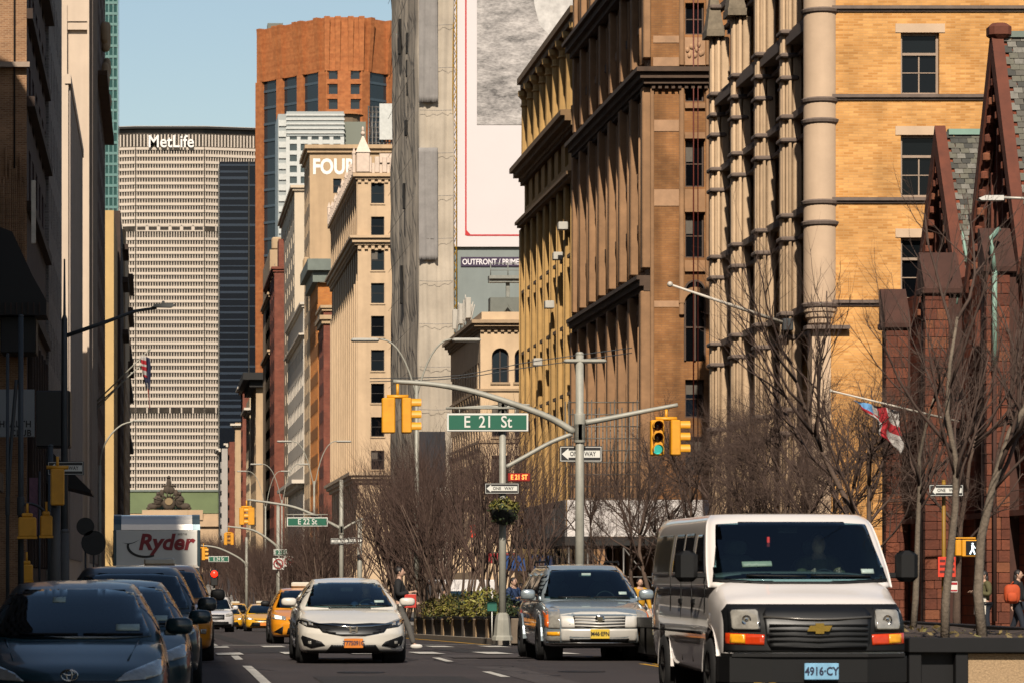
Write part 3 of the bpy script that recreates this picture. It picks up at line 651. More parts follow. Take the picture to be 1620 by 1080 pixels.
b.cornice(zv(388, Y0), [(.3, .4), (.5, .7), (.3, 1.0)], 'SW', dent=.5, dy=.8)
b.cornice(zv(284, Y0), [(.3, .3), (.4, .6)], 'SW', dent=.4, dy=.8); b.cornice(zv(762, Y0), [(.4, .4), (.4, .8), (.4, 1.1)], 'SW')
random.seed(5)
for i in range(22):
    q = MB(); y = Y0 + L*i/21.5; zt = zv(284, Y0) + .75; h = 1.0 + .5*(i % 3 == 0) + (.8 if i in (0, 21) else 0)
    q.cbox(23.35, 23.75, y, y + .7, zt, zt + h, .08); q.prism([(23.3, zt + h), (23.8, zt + h), (23.55, zt + h + .8)], 'y', y, y + .7); q.build('parapet_finial', GT, b.root)
q = MB(); zt = zv(284, Y0) + .75
for x in np.arange(24.2, 29, .9): q.cbox(x, x + .55, Y0 - .5, Y0 - .1, zt, zt + 1.9, .06)
q.box(23.9, 30, Y0 - .09, Y0 + .3, zt, zt + 1.2); q.box(26.6, 30, Y0 - .3, Y0 + .2, zt + 1.21, zt + 2.3); q.build('parapet', GT, b.root)
q = MB(); px_ = xu(574, Y0); q.cbox(px_ - .8, px_ + .8, Y0 - .7, Y0 + .5, zt, zt + 2.4, .1)
q.add([(px_-.9, Y0-.8, zt+2.4), (px_+.9, Y0-.8, zt+2.4), (px_+.9, Y0+.6, zt+2.4), (px_-.9, Y0+.6, zt+2.4), (px_, Y0-.1, zt+4.6)], [(0,1,4),(1,2,4),(2,3,4),(3,0,4),(3,2,1,0)])
q.blob((px_, Y0-.1, zt+4.7), (.28, .28, .28)); q.blob((px_, Y0-.1, zt+5.2), (.16, .16, .35)); q.build('pinnacle', GT, b.root)
b.done()
# ================================================================ buildings further up the right side of the avenue
def far_bld(name, label, u, Yend, vtop, m, cols=None, rows=None, d=.4, style='far', fr=FRB, X=24, wcols=None, wrows=None, wide=16, crown=None, group=None, side_m=None):
    Y0 = yx(X, u); zt = zv(vtop, Y0)
    b = Bld(name, label, X, X + wide, Y0, Yend, road_z(Y0) - 2, zt, m, trim=side_m or m, group=group)
    if cols: b.face('S', cols, rows, d, style, fr, rec=.2)
    if wcols: b.face('W', wcols, wrows or rows, d, style, fr, rec=.25)
    for (v, h, p) in (crown or []): b.cornice(zv(v, Y0), [(h*.5, p*.5), (h*.5, p)], 'SW')
    return b
RB = brick('red brick', (.26, .075, .045), (.20, .055, .035), (.2, .1, .07), .5, .2, .02, big=.25)
ORB = brick('orange brick', (.58, .22, .05), (.5, .17, .04), (.42, .2, .08), .5, .2, .02, big=.2)
TN2 = mat('tan wall', (.52, .36, .21), .85, 0, .13, .25, streak=.2); WHT = mat('white glazed wall', (.66, .58, .48), .7, 0, .08, .3)
GRC = mat('grey green cornice', '#6f776f', .7, 0, .15, 1)
def wc(Y0, Y1, n, w): return cols_n(Y1 - Y0, n, w)
b = far_bld('brick_building', 'dark red brick building with pale sill bands squeezed before the orange brick wall', 512, 524, 490, RB, wcols=wc(509, 524, 4, 1.6), wrows=rows_n(6, 8, 4, 2.4), wide=4, crown=[(512, 1.2, .6), (492, .8, .5)], side_m=TN2); b.done()
b = far_bld('orange_building', 'orange lit brick building with grey green cornice behind the cream gothic block', 503, 553, 447, ORB, wcols=wc(527, 553, 7, 1.7), wrows=rows_n(4, 10, 4.1, 2.4), wide=8, crown=[(447, 3.4, 1.6)], side_m=GRC); b.done()
Y0 = yx(24, 490)
b = far_bld('sign_wall_building', 'tall tan building with white painted letters high on its flank', 490, 576, 240, TN2, [(xu(527, Y0)-24, xu(540, Y0)-24)], [(zv(306, Y0), zv(283, Y0))], wcols=wc(Y0, 576, 4, 2), wrows=rows_n(6, 15, 4.2, 2.5), wide=15, crown=[(242, 1.2, .8)], style='dh'); b.done()
text('painted_letters', 'FOUR', 3.3, mat('faded white lettering', '#fbf6ee', .8), (xu(528, Y0), Y0 - .03, zv(265, Y0)), b.root, bold=.11, sx=.78)
q = MB()
for i in range(10): q.cbox(23.2, 24, Y0 + 2 + i*.6, Y0 + 2.4 + i*.6, zv(440, Y0) + (i % 2), zv(405, Y0), .1)
q.build('side_balcony', TN2, b.root)
b = far_bld('white_building', 'white office building with slanting rows of dark windows and flat top', 480, 648, 484, WHT, [(1.0, 1.9), (2.6, 3.5)], rows_n(8, 9, 4.4, 3.6), wcols=wc(579, 648, 11, 3.2), wrows=rows_n(7, 8, 4.4, 2.2), wide=5, crown=[(486, .8, .6), (533, .6, .8), (770, 1.2, 2)]); b.done()
b = far_bld('cream_slab', 'thin cream slab with dark window strip rising behind the white office building', 466, 740, 300, mat('cream slab wall', (.62, .5, .36), .8, 0, .08, .2), [(2.2, 3.2)], rows_n(40, 12, 3.4, 2.5), wcols=wc(668, 740, 7, 3), wrows=rows_n(8, 17, 4.1, 2.4), wide=7, X=26, crown=[(302, 1, .8)]); b.done()
Y0 = yx(24, 427)
b = far_bld('red_brick_tower', 'deep red brick apartment tower with small pale balconies', 434, 780, 430, RB, wcols=wc(723, 780, 6, 2.4), wrows=rows_n(8, 14, 4.3, 2.4), wide=12, crown=[(430, 1, .6)]); 
yb_ = b.Y0
for i in range(7):
    q = MB(); z = zv(395 + 0*i, yb_) - 3.2 - i*5.6; q.box(xu(457, yb_), xu(464, yb_), yb_ - 1.2, yb_ - .01, z, z + .3); q.box(xu(457, yb_) + .12, xu(464, yb_) - .12, yb_ - 1.1, yb_ - .02, z + .301, z + 2.2); q.build('balcony', WHT, b.root)
q = MB(); q.box(xu(441, yb_), xu(463, yb_), yb_ + .5, yb_ + 8, zv(431, yb_), zv(378, yb_)); q.build('tower_top', RB, b.root); b.done()
b = far_bld('stone_tower', 'slender weathered stone tower with stepped top beside the red brick tower', 427, 800, 395, TN2, wide=3.4, crown=[(470, 1, .6), (560, 1, .6)], X=24)
q = MB(); q.cbox(24.4, 26.6, b.Y0 + .2, b.Y0 + 3, zv(395, b.Y0), zv(375, b.Y0), .3); q.build('tower_top', TN2, b.root); b.done()
b = far_bld('tan_block', 'narrow tan block with dark projecting roof cornice', 405, 905, 600, TN2, wcols=wc(856, 905, 6, 2.2), wrows=rows_n(8, 9, 4.4, 2.4), wide=6, X=24, crown=[(612, 3.4, 3.2)], side_m=mat('black cornice', '#1f1d1b', .8))
for v in (640, 690, 640): pass
b.done()
for u, Ye, vt, m, lb, cr in ((395, 950, 628, mat('cream block wall', (.58, .45, .29), .85, 0, .1, .3), 'cream block with two pale string courses next to the tan block', 652),
                             (384, 1010, 610, RB, 'red brick block with white top storey in the row up the avenue', 618),
                             (372, 1090, 668, TN2, 'beige block with jagged roofline far up the avenue', 676),
                             (360, 1190, 700, RB, 'dark red block low in the far row up the avenue', 708),
                             (346, 1330, 715, mat('pale grey block wall', (.42, .38, .34), .85, 0, .1, .2), 'pale grey slab at the far end of the right hand row', 720)):
    Y0 = yx(24, u); b = far_bld('block_building', lb, u, Ye, vt, m, wcols=wc(Y0, Ye, 6, (Ye-Y0)/6*.55), wrows=rows_n(10, 9, 4.2, 2.5), wide=5, crown=[(cr, 1.2, 1.5)], side_m=WHT); b.done()
# white gridded glass tower with grey mechanical top and a water tank
Yw = 960.0; root = thing('glass_tower', 'pale glass office tower with white square grid and striped top beneath the orange tower', 'tower', (45, Yw, 0))
GG = glass('pale grid glass', '#59645f', .12); SIL = mat('silver cladding', '#a5aaa8', .45, .2, .05, .2)
q = MB(); x0, x1 = xu(455, Yw), xu(542, Yw); q.box(x0, x1, Yw, Yw + 25, 0, zv(216, Yw)); q.build('wall', GG, root)
q = MB(); q.box(x0 - .3, x1 + .3, Yw - .4, Yw + 25, zv(216, Yw) + .01, zv(177, Yw)); q.build('striped_crown', SIL, root)
for i in range(5):
    q = MB(); z = zv(212 - 7*i, Yw); q.box(x0 - .5, x1 + .5, Yw - .7, Yw - .41, z, z + .5); q.build('crown_bar', mat('white cladding', '#c9cac5', .5), root)
WC = MC['white cladding']
for i in range(11):
    q = MB(); z = zv(224 + 17.2*i, Yw); q.box(x0, x1, Yw - .3, Yw - .002, z - .7, z + .4); q.build('white_band', WC, root)
for i in range(6):
    q = MB(); x = x0 + (x1 - x0)*(i + .02)/5.05; q.box(x - .5, x + .5, Yw - .45, Yw - .301, 0, zv(217, Yw)); q.build('white_mullion', WC, root)
q = MB(); q.box(xu(440, Yw), x0 - .02, Yw + 1, Yw + 24, 0, zv(180, Yw)); q.build('corner_bay', SIL, root)
for i in range(14):
    q = MB(); z = zv(190 + 17*i, Yw); q.box(xu(441, Yw), xu(453, Yw), Yw + .6, Yw + .999, z - 1.6, z); q.build('bay_panel', WC, root)
q = MB(); q.box(x1 + .02, xu(580, Yw), Yw + 4, Yw + 20, 0, zv(190, Yw)); q.build('rear_block', mat('olive grey cladding', '#767a6d', .6, 0, .05, .1), root)
root = thing('water_tank', 'wooden roof water tank with orange lit conical roof', 'water tank', (xu(552, Yw), Yw + 10, zv(190, Yw)))
q = MB(); q.lathe([(3.6, zv(190, Yw)), (3.6, zv(176, Yw))], (xu(552, Yw), Yw + 10, 0), 16, sm=False); q.build('tank', mat('tank wood', '#74604a', .8), root)
q = MB(); q.lathe([(4.6, zv(176, Yw)), (.15, zv(166, Yw))], (xu(552, Yw), Yw + 10, 0), 16, sm=False); q.build('tank_roof', mat('tank roof', '#b0703a', .7), root)
# orange brick tower turned 45 degrees
OT = brick('tower orange brick', (.50, .18, .062), (.41, .135, .045), (.42, .17, .07), 2.4, .7, .02, big=.22, bump=0)
OTG = glass('tower dark glass', '#0a1420', .08); OTB = mat('tower floor band', '#46545e', .4)
Yt = 1120.0; root = thing('orange_tower', 'tall orange brick tower turned cornerwise with dark window strips', 'tower', (57, Yt + 30, 0))
ztop = zv(27, Yt); A = (xu(404, 1148), 1148.); B_ = (xu(516, Yt), Yt); Cc = (xu(573, Yt), Yt); D = (xu(720, 1152), 1152.)
q = MB(); q.prism([(A[0]+.9, A[1]+.9), (B_[0]+.3, B_[1]+1.2), (Cc[0]-.3, Cc[1]+1.2), (D[0]-.9, D[1]+.9), (58, 1200)], 'z', 0, ztop - 5); q.build('glass_core', OTG, root)
def oblique(P, Q, cols, zr, nm, rows=None):
    T = Vector((Q[0]-P[0], Q[1]-P[1])); L = T.length; T /= L; N = (T.y, -T.x); prev = 0
    for c0, c1 in [(c0*L, c1*L) for c0, c1 in cols] + [(L, L)]:
        if c0 > prev:
            q = MB(); q.obox(P, T, N, prev, c0, 0, zr - .001, 0, 1.1); q.build('pier', OT, root)
        prev = c1
    q = MB(); q.obox(P, T, N, 0, L, zr, ztop, .55, 1.1); q.build('crown_wall', OT, root)
    edges = [0] + [(a+b)/2*L for (x, a), (b, y) in zip([(0, 0)] + cols, cols + [(1, 1)])] + [L]
    for c in sorted(set([c0 for c0, c1 in cols] + [c1 for c0, c1 in cols])):
        q = MB(); c *= L; P3 = lambda a, z, dd: (P[0]+T[0]*a-N[0]*dd, P[1]+T[1]*a-N[1]*dd, z)
        q.add([P3(c-.7, zr, -.05), P3(c+.7, zr, -.05), P3(c+.7, zr, .6), P3(c-.7, zr, .6), P3(c-.9, ztop+.02, -1.5), P3(c+.9, ztop+.02, -1.5), P3(c+.9, ztop+.02, .6), P3(c-.9, ztop+.02, .6)], [(0,3,2,1),(4,5,6,7),(0,1,5,4),(1,2,6,5),(2,3,7,6),(3,0,4,7)])
        q.build('crown_rib', OT, root)
    for c0, c1 in cols:
        if rows:
            for z in rows:
                q = MB(); q.obox(P, T, N, c0*L+.01, c1*L-.01, z, z + 1.5, .1, 1.0); q.build('spandrel', OT, root)
        else:
            for i in range(26):
                z = zr - 3.6 - i*5.3; q = MB(); q.obox(P, T, N, c0*L+.02, c1*L-.02, z, z + .8, .9, 1.1); q.build('floor_band', OTB, root)
zr = zv(112, Yt)
oblique(A, B_, [(.09, .30), (.38, .59), (.67, .89)], zr, 'l')
oblique(B_, Cc, [(.02, .32), (.68, .98)], zr, 'm', [zr - 4.2 - 4.75*i for i in range(12)])
oblique(Cc, D, [(.08, .28), (.36, .56), (.64, .84)], zr, 'r')
q = MB(); q.prism([(A[0]+.9, A[1]+.9), (B_[0]+.3, B_[1]+1.2), (Cc[0]-.3, Cc[1]+1.2), (D[0]-.9, D[1]+.9), (58, 1200)], 'z', ztop - 4.99, ztop - 1); q.build('roof', mat('tower roof', '#5a4030', .9), root)
q = MB(); q.box(36, 41, 1150, 1156, ztop - 1, zv(37, 1150)); q.build('roof_plant', mat('roof plant grey', '#6d7068', .7), root)
# scaffold and white sheeting beyond the gothic block
root = thing('roof_scaffold', 'grey roof scaffold with white sheeting behind the gothic pinnacle', 'scaffold', (36, 560, 50))
q = MB(); ys_ = 560
for u in range(583, 622, 6): q.tube([(xu(u, ys_), ys_, 60), (xu(u, ys_), ys_, zv(168, ys_))], .12, 4)
for v in range(170, 235, 8): q.tube([(xu(583, ys_), ys_, zv(v, ys_)), (xu(622, ys_), ys_, zv(v, ys_))], .1, 4)
for u in range(583, 616, 6): q.tube([(xu(u, ys_), ys_, zv(232, ys_)), (xu(u + 8, ys_), ys_, zv(175, ys_))], .08, 4)
q.build('frame', MC['scaffold pipe'], root)
q = MB(); q.box(xu(600, ys_), xu(624, ys_), ys_ - .6, ys_ - .3, zv(222, ys_), zv(165, ys_)); q.build('sheeting', WC, root)
q = MB(); q.box(xu(583, ys_), xu(640, ys_), ys_ + 2, ys_ + 12, 0, zv(236, ys_)); q.build('penthouse', TN2, root)
# navy glass tower
Yn = 1650.0; root = thing('navy_tower', 'dark navy glass tower with faint floor lines right of the white slab', 'tower', (40, Yn, 0))
NV = glass('navy glass', '#050b16', .25, spec=.25); NVB = mat('navy band', '#1b2a3a', .35)
q = MB(); q.box(xu(347, Yn), xu(420, Yn), Yn, Yn + 40, 0, zv(256, Yn)); q.build('wall', NV, root)
random.seed(11)
for i in range(40):
    z = zv(263 + 10.6*i, Yn); q = MB(); a = xu(347, Yn) + .3
    q.box(a, xu(392, Yn) if i % 3 else xu(420, Yn), Yn - .2, Yn - .01, z, z + random.uniform(.5, 1.4)); q.build('floor_line', NVB, root)
q = MB(); q.box(xu(393, Yn), xu(394.5, Yn), Yn - .35, Yn - .21, 0, zv(256, Yn)); q.build('corner_seam', MC['window glass dark'], root)
# white slab skyscraper at the end of the avenue
Ym = 1930.0; root = thing('slab_skyscraper', 'huge pale gridded slab skyscraper with white lettering closing the avenue', 'skyscraper', (7, Ym, 0))
PC = mat('pale precast', (.60, .51, .42), .75, 0, .06, .02); MG = mat('skyscraper window', '#3a332b', .35, 0, .8, .3, spec=.25); MLV = mat('skyscraper louvre', '#39342f', .6)
xa, xb = xu(214.5, Ym), xu(323.5, Ym); fl_x, fr_x = xu(150, Ym), xu(470, Ym); dy = .27
FACES = [((fl_x, Ym + (xa-fl_x)*dy), (xa, Ym)), ((xa, Ym), (xb, Ym)), ((xb, Ym), (fr_x, Ym + (fr_x-xb)*dy))]
zt = zv(204, Ym); zb = 20
q = MB(); q.prism([(fl_x, FACES[0][0][1] + 1.5), (xa, Ym + 1.5), (xb, Ym + 1.5), (fr_x, FACES[2][1][1] + 1.5), (fr_x, Ym + 80), (fl_x, Ym + 80)], 'z', zb, zt); q.build('glass_core', MG, root)
q = MB(); q.prism([(fl_x, FACES[0][0][1] - 1), (xa, Ym - 1), (xb, Ym - 1), (fr_x, FACES[2][1][1] - 1), (fr_x, Ym + 80), (fl_x, Ym + 80)], 'z', zt + .01, zt + 1.2); q.build('roof_slab', MC['black cornice'], root)
q = MB(); q.prism([(fl_x, FACES[0][0][1] + .2), (xa, Ym + .2), (xb, Ym + .2), (fr_x, FACES[2][1][1] + .2), (fr_x, Ym + 80), (fl_x, Ym + 80)], 'z', zv(201.5, Ym), zv(199.5, Ym)); q.build('roof_edge', PC, root)
mull = MB(); fins = MB()
for k, (P, Q) in enumerate(FACES):
    T = Vector((Q[0]-P[0], Q[1]-P[1])); L = T.length; T /= L; N = (T.y, -T.x)
    for i in range(50):
        v = 234 + 10.98*i
        if v in (): continue
        z = zv(v, Ym)
        if abs(v - 361) < 6 or abs(v - 648) < 6: continue
        q = MB(); q.obox(P, T, N, .25, L - .25, z - 1.15, z + .3, 0, 1.5); q.build('spandrel', PC, root)
    n = int(L / 1.42)
    for i in range(n): 
        a = L*(i + .5)/n; mull.obox(P, T, N, a - .24, a + .24, zb, zv(236, Ym), .35, 1.55)
    n = int(L / 1.8)
    for i in range(n): a = L*(i + .5)/n; fins.obox(P, T, N, a - .35, a + .35, zv(232, Ym), zv(213, Ym), .2, 1.55)
    for v in (361, 648):
        n = max(2, int(L/6.1))
        q = MB(); q.obox(P, T, N, .3, L - .3, zv(v + 5, Ym), zv(v - 5, Ym), .2, 1.56); q.build('plant_floor', PC if (k == 1 and v == 361) else MG, root)
        q = MB()
        for i in range(n + 1): a = L*i/n; q.obox(P, T, N, max(.3, a - .35), min(L - .3, a + .35), zv(v + 5, Ym), zv(v - 5, Ym), 0, .19)
        for i in range(n) if (k == 1 and v == 361) else (): a = L*i/n; q.obox(P, T, N, a + .9, a + L/n - .9, zv(v + 3, Ym), zv(v - 2, Ym), .05, .19, 1)
        q.build('plant_post', [PC, MG], root)
kind(mull.build('mullion', PC, root), 'stuff'); kind(fins.build('top_fin', PC, root), 'stuff')
for x in (xa, xb):
    q = MB(); q.box(x - .24, x + .24, Ym - .2, Ym + 1.4, zb, zv(236, Ym)); q.build('expansion_seam', MG, root)
text('lettering', 'MetLife', 9.3, mat('white sign letters', '#f2ece6', .5), (xu(270.5, Ym), Ym - 1.2, zv(225.5, Ym)), root, bold=.13, ext=.5, sx=.9)
# station with clock sculpture and green copper roof
Yg = 1690.0; root = thing('station', 'stone railway station front with green copper roof at the end of the avenue', 'station', (7, Yg, 0))
COP = mat('copper green', '#5a6640', .6, 0, .15, .1); GST = mat('station stone', (.52, .36, .22), .85, 0, .15, .1)
q = MB(); q.box(-40, 60, Yg, Yg + 40, 0, zv(812, Yg)); q.build('front_wall', GST, root)
q = MB(); q.box(-40, 60, Yg - 1.4, Yg - .01, zv(832, Yg), zv(822, Yg)); q.box(-40, 60, Yg - .7, Yg - .01, zv(822, Yg) + .01, zv(818, Yg)); q.box(-7, 22, Yg - 2, Yg - .01, zv(822, Yg) + .02, zv(806, Yg)); q.build('cornice', GST, root)
q = MB()
for x in (-22, -9, 4, 17, 30): q.cbox(x, x + 3, Yg - 1.2, Yg - .01, 0, zv(833, Yg), .3)
q.build('column', GST, root)
q = MB(); q.prism([(Yg + 2, zv(811, Yg)), (Yg + 12, zv(776, Yg)), (Yg + 30, zv(776, Yg)), (Yg + 40, zv(811, Yg))], 'x', -40, 60); q.build('copper_roof', COP, root)
q = MB(); q.box(-40, 60, Yg + 11, Yg + 31, zv(776, Yg) + .01, zv(773, Yg)); q.build('roof_ridge', MC['grey green cornice'], root)
root = thing('clock_sculpture', 'grey stone figure group around a round clock on the station roof', 'sculpture', (xu(268, Yg), Yg - 1.5, zv(806, Yg)))
q = MB(); gx_, gz_ = xu(267, Yg), zv(806, Yg); SC = mat('sculpture stone', '#4c4034', .9, 0, .3, .4, .4, 1)
random.seed(4)
for dx, dz, rx, rz2 in ((0, 12.5, 1.3, 2.6), (0, 15.6, .8, .8), (-2.2, 11.5, 1.6, .6), (2.2, 11.5, 1.6, .6), (-.6, 9.6, 2.2, 2), (.8, 9.4, 2.2, 2), (-5, 4.2, 2.4, 3.2), (-5.2, 7.7, .9, .9), (5, 4.2, 2.4, 3.2), (5.2, 7.7, .9, .9), (-7.8, 1.8, 2.6, 1.6), (7.8, 1.8, 2.6, 1.6), (-3.4, 8, 1.2, 1.8), (3.4, 8, 1.2, 1.8), (0, 3, 3.4, 3.2), (-9.5, .8, 1.4, .8), (9.5, .8, 1.4, .8)):
    q.blob((gx_ + dx, Yg - 1.3 + random.uniform(-.4, .4), gz_ + dz), (rx, 1.1, rz2), 1, 9, 6)
for i in range(14):
    a = math.pi*(i + .5)/14; q.tube([(gx_ + 4*math.cos(a), Yg - 2, gz_ + 3 + 3*math.sin(a)), (gx_ + (7 + i % 3)*math.cos(a), Yg - 2.2, gz_ + 2.5 + (5 + i % 2)*math.sin(a))], [.5, .2], 5)
q.build('figures', SC, root)
q = MB(); q.lathe([(1.9, 0), (1.9, .3), (.01, .3)], (gx_, Yg - 2.9, gz_ + 4.2), 18, 'y', sm=False); q.build('clock', mat('clock face', '#8a7350', .6), root)
q = MB(); q.box(xu(240, Yg), xu(297, Yg), Yg - 2.6, Yg - .1, gz_ - 3, gz_ - .01); q.build('plinth', GST, root)

# ================================================================ left side of the avenue
LBK = brick('brown pattern brick', (.40, .21, .105), (.25, .12, .06), (.42, .27, .16), .28, .09, .016, big=.3)
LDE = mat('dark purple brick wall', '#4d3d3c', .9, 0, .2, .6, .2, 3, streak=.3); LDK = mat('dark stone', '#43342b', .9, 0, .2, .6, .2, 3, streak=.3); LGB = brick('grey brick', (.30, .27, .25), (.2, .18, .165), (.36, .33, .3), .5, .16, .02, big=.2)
LCR = mat('left cream wall', (.64, .505, .385), .85, 0, .06, .4, streak=.12); LCD = mat('ribbed grey wall', '#a5968a', .85, 0, .12, .5, streak=.2)
# (a) block south of 21st Street and (b) block north of it: out of view, heights and sloped roof shaped to shade kerb and wall
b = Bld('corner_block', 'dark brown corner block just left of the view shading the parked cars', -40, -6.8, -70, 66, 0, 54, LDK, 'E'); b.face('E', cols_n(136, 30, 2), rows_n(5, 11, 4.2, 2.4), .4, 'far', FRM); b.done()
root = thing('gabled_block', 'dark stone block past the left edge, roof sloped to cast a slanting shadow', 'building', (-20, 120, 0))
q = MB(); q.prism([(-30, -1.5), (-7.2, -1.5), (-7.2, 38.5), (-9.6, 42.5), (-30, 50)], 'y', 86, 155); q.build('wall', LDK, root)
b = Bld('brown_brick_building', 'near left brown brick building, its sunlit flank crossed by a slanting shadow', -30, -6.36, 173, 203, -1.4, 62, LBK, 'E', trim=LDK)
b.m = [LBK, LDE]; b.face('S', [], [], .3)
b.face('E', [(3 + 5*i, 3 + 5*i + 2.6) for i in range(6)], [(6, 9)] + rows_n(20, 9, 4.2, 2.8), .4, 'dh', FRL, mi=1)
q = MB(); zz = zv(103, 173); q.box(-30, -6.2, 172.6, 172.999, zz - .15, zz + .1); q.build('string_course', FRL, b.root)
for x in (-6.95,):
    q = MB(); q.tube([(x, 172.9, 20), (x, 172.9, 62)], .05, 6); q.build('downpipe', FRM, b.root)
q = MB(); [q.box(-6.359, -6.359 + p_, 173.02, 203, z, z + .5) for z, p_ in ((14.5, .3), (19.4, .35), (24.5, .4), (28.8, .3), (33.1, .5), (45, .5))]; q.build('ledge', LDK, b.root)
q = MB(); zq = zv(500, 181)
zq = zv(500, 170)
q.prism([(-9.5, zq), (xu(74, 170), zq), (xu(74, 170), zq + .7), (xu(52, 170), zq + 1.9), (xu(20, 170), zq + 4.0), (-9.5, zq + 5.0)], 'y', 169.5, 172.9); q.build('projecting_bay', mat('black bay', '#151311', .7), b.root)  # black wedge on the wall; its sloped top carries the diagonal shadow edge
for k in range(9): q = MB(); q.box(xu(-10 + 9*k, 170), xu(-8 + 9*k, 170), 169.42, 169.499, zq + .05, zq + .6); q.build('bay_rib', LDK, b.root)
q = MB(); q.cbox(-7.5, xu(58, 171), 170, 172.9, zv(560, 171), zq - .01, .05); q.build('bay_bracket', MC['black bay'], b.root)
q = MB(); q.cbox(xu(49, 172), xu(56, 172), 172.4, 172.6, zv(384, 172), zv(284, 172), .02); q.build('pale_panel', mat('pale sign panel', '#d8cbb8', .6, 0, .2, 2), b.root)
random.seed(8)
for i in range(16):
    q = MB(); x = -8.0 + .1*i; q.cbox(x, x + .085, 172.8 - .06*(i % 3), 172.99, zq + 3.0 - .3*(i > 9)*(i - 9), zq + 6.5 + random.uniform(0, 2), .02); q.build('carved_rib', LBK, b.root)
for k in range(7):
    q = MB(); y = 174.5 + k*4; q.cbox(-6.36, -6.1, y, y + .5, 2, 13.5, .05); q.build('pilaster', LDK, b.root)
b.done()
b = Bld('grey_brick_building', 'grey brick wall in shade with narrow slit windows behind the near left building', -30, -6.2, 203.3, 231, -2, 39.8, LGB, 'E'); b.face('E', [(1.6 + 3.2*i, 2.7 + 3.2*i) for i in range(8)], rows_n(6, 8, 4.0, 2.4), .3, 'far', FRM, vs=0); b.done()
Y3 = 262.0
b = Bld('cream_ribbed_building', 'cream fronted building with ribbed grey side wall and slanting roof shadow on the left', -30, -6.55, Y3, 308, -2, zv(120, Y3), LCR, 'E', trim=LCD); b.face('S', [], [], .3); b.dw = 0
for i in range(21):
    q = MB(); y = Y3 + .4 + 2.1*i; q.box(-6.549, -6.4, y, y + 1.3, 3, b.z1 - .8); q.build('rib', LCD, b.root)
q = MB(); q.box(-6.8, -6.35, Y3 - .12, 308, b.z1 - .6, b.z1 + .1); q.build('parapet', LCR, b.root); b.done()
Y4 = 326.0; x4 = xu(141, Y4)
b = Bld('tall_cream_building', 'tall plain cream building with recessed blank panel on the left', -30, x4, Y4, 358, -2.4, 95, LCR, 'E', trim=LCD)
O, T, N, L_, _ = b.frame('S'); pa, pb_ = xu(101, Y4) + 30, xu(138, Y4) + 30
b.ds = .5
for a0, a1, z0_, z1_ in ((0, pa, -2.4, 95), (pb_, L_, -2.4, 95), (pa, pb_, zv(34, Y4), 95)): b.wall.obox(O, T, N, a0, a1, z0_, z1_, 0, .5)
q = MB(); q.obox(O, T, N, pa, pb_, zv(47, Y4), zv(36, Y4), .1, .49); q.obox(O, T, N, pa - .3, pa + .3, zv(130, Y4), zv(8, Y4), -.25, -.002); q.build('panel_moulding', LCR, b.root)
b.face('E', cols_n(32, 5, 2.2), rows_n(6, 18, 4.4, 2.4), .3, 'far', FRB, vs=0)
q = MB()
for i in range(7): q.cbox(x4 - .05, x4 + .3, Y4 + 2 + i*4.4, Y4 + 2.6 + i*4.4, 3, 93, .06)
q.build('wall_rib', LCD, b.root); b.done()
Y5 = 360.0
b = Bld('brown_terracotta_building', 'brown terracotta building with broken carved ornament along its shaded edge', -30, xu(150, Y5), Y5, 432, -2.4, 88, mat('brown terracotta', '#5d4334', .9, 0, .2, .5, streak=.2), 'E', trim=TN2); b.face('E', cols_n(72, 9, 3), rows_n(5, 18, 4.3, 2.6), .4, 'far', FRB, vs=1)
random.seed(14)
for v in (52, 62, 72, 108, 116, 124, 152, 160, 130, 44):
    q = MB(); y = random.uniform(395, 428); z = zv(v, y); q.blob((xu(150, Y5) + .4, y, z), (.5, .7, random.uniform(.5, 1.6)), .7, 8, 6); q.build('ornament', TN2, b.root)
q = MB(); q.box(xu(150, Y5) + .01, xu(150, Y5) + 1.1, 372, 432, zv(175, 400), zv(168, 400)); q.build('ledge', b.m, b.root)
b.done()
Y6 = 640.0
b = Bld('yellow_strip_building', 'narrow sunlit yellow building under the green glass tower', -30, xu(180, Y6), Y6, 700, -2, zv(333, Y6), mat('yellow lit wall', (.56, .37, .15), .85, 0, .08, .4), 'E'); b.face('S', [], [], .3); b.face('E', cols_n(60, 8, 3), rows_n(5, 11, 4.2, 2.4), .4, 'far', FRB); b.done()
Yg6 = 760.0; GTG = glass('green glass', '#17433f', .12); root = thing('green_glass_tower', 'slim green glass tower at the left edge of the sky', 'tower', (-14, Yg6, 0))
q = MB(); q.box(-40, xu(186.5, Yg6), Yg6, Yg6 + 30, 0, 135); q.build('wall', GTG, root)
GM = mat('green mullion', '#5f8580', .4)
for i in range(22):
    q = MB(); z = zv(330 - 17*i, Yg6); q.box(xu(150, Yg6), xu(186.5, Yg6) + .05, Yg6 - .2, Yg6 - .01, z, z + .55); q.build('floor_line', GM, root)
for u in (166, 172, 179, 185.8):
    q = MB(); q.box(xu(u, Yg6) - .12, xu(u, Yg6) + .12, Yg6 - .3, Yg6 - .205, 0, 135); q.build('mullion', GM, root)
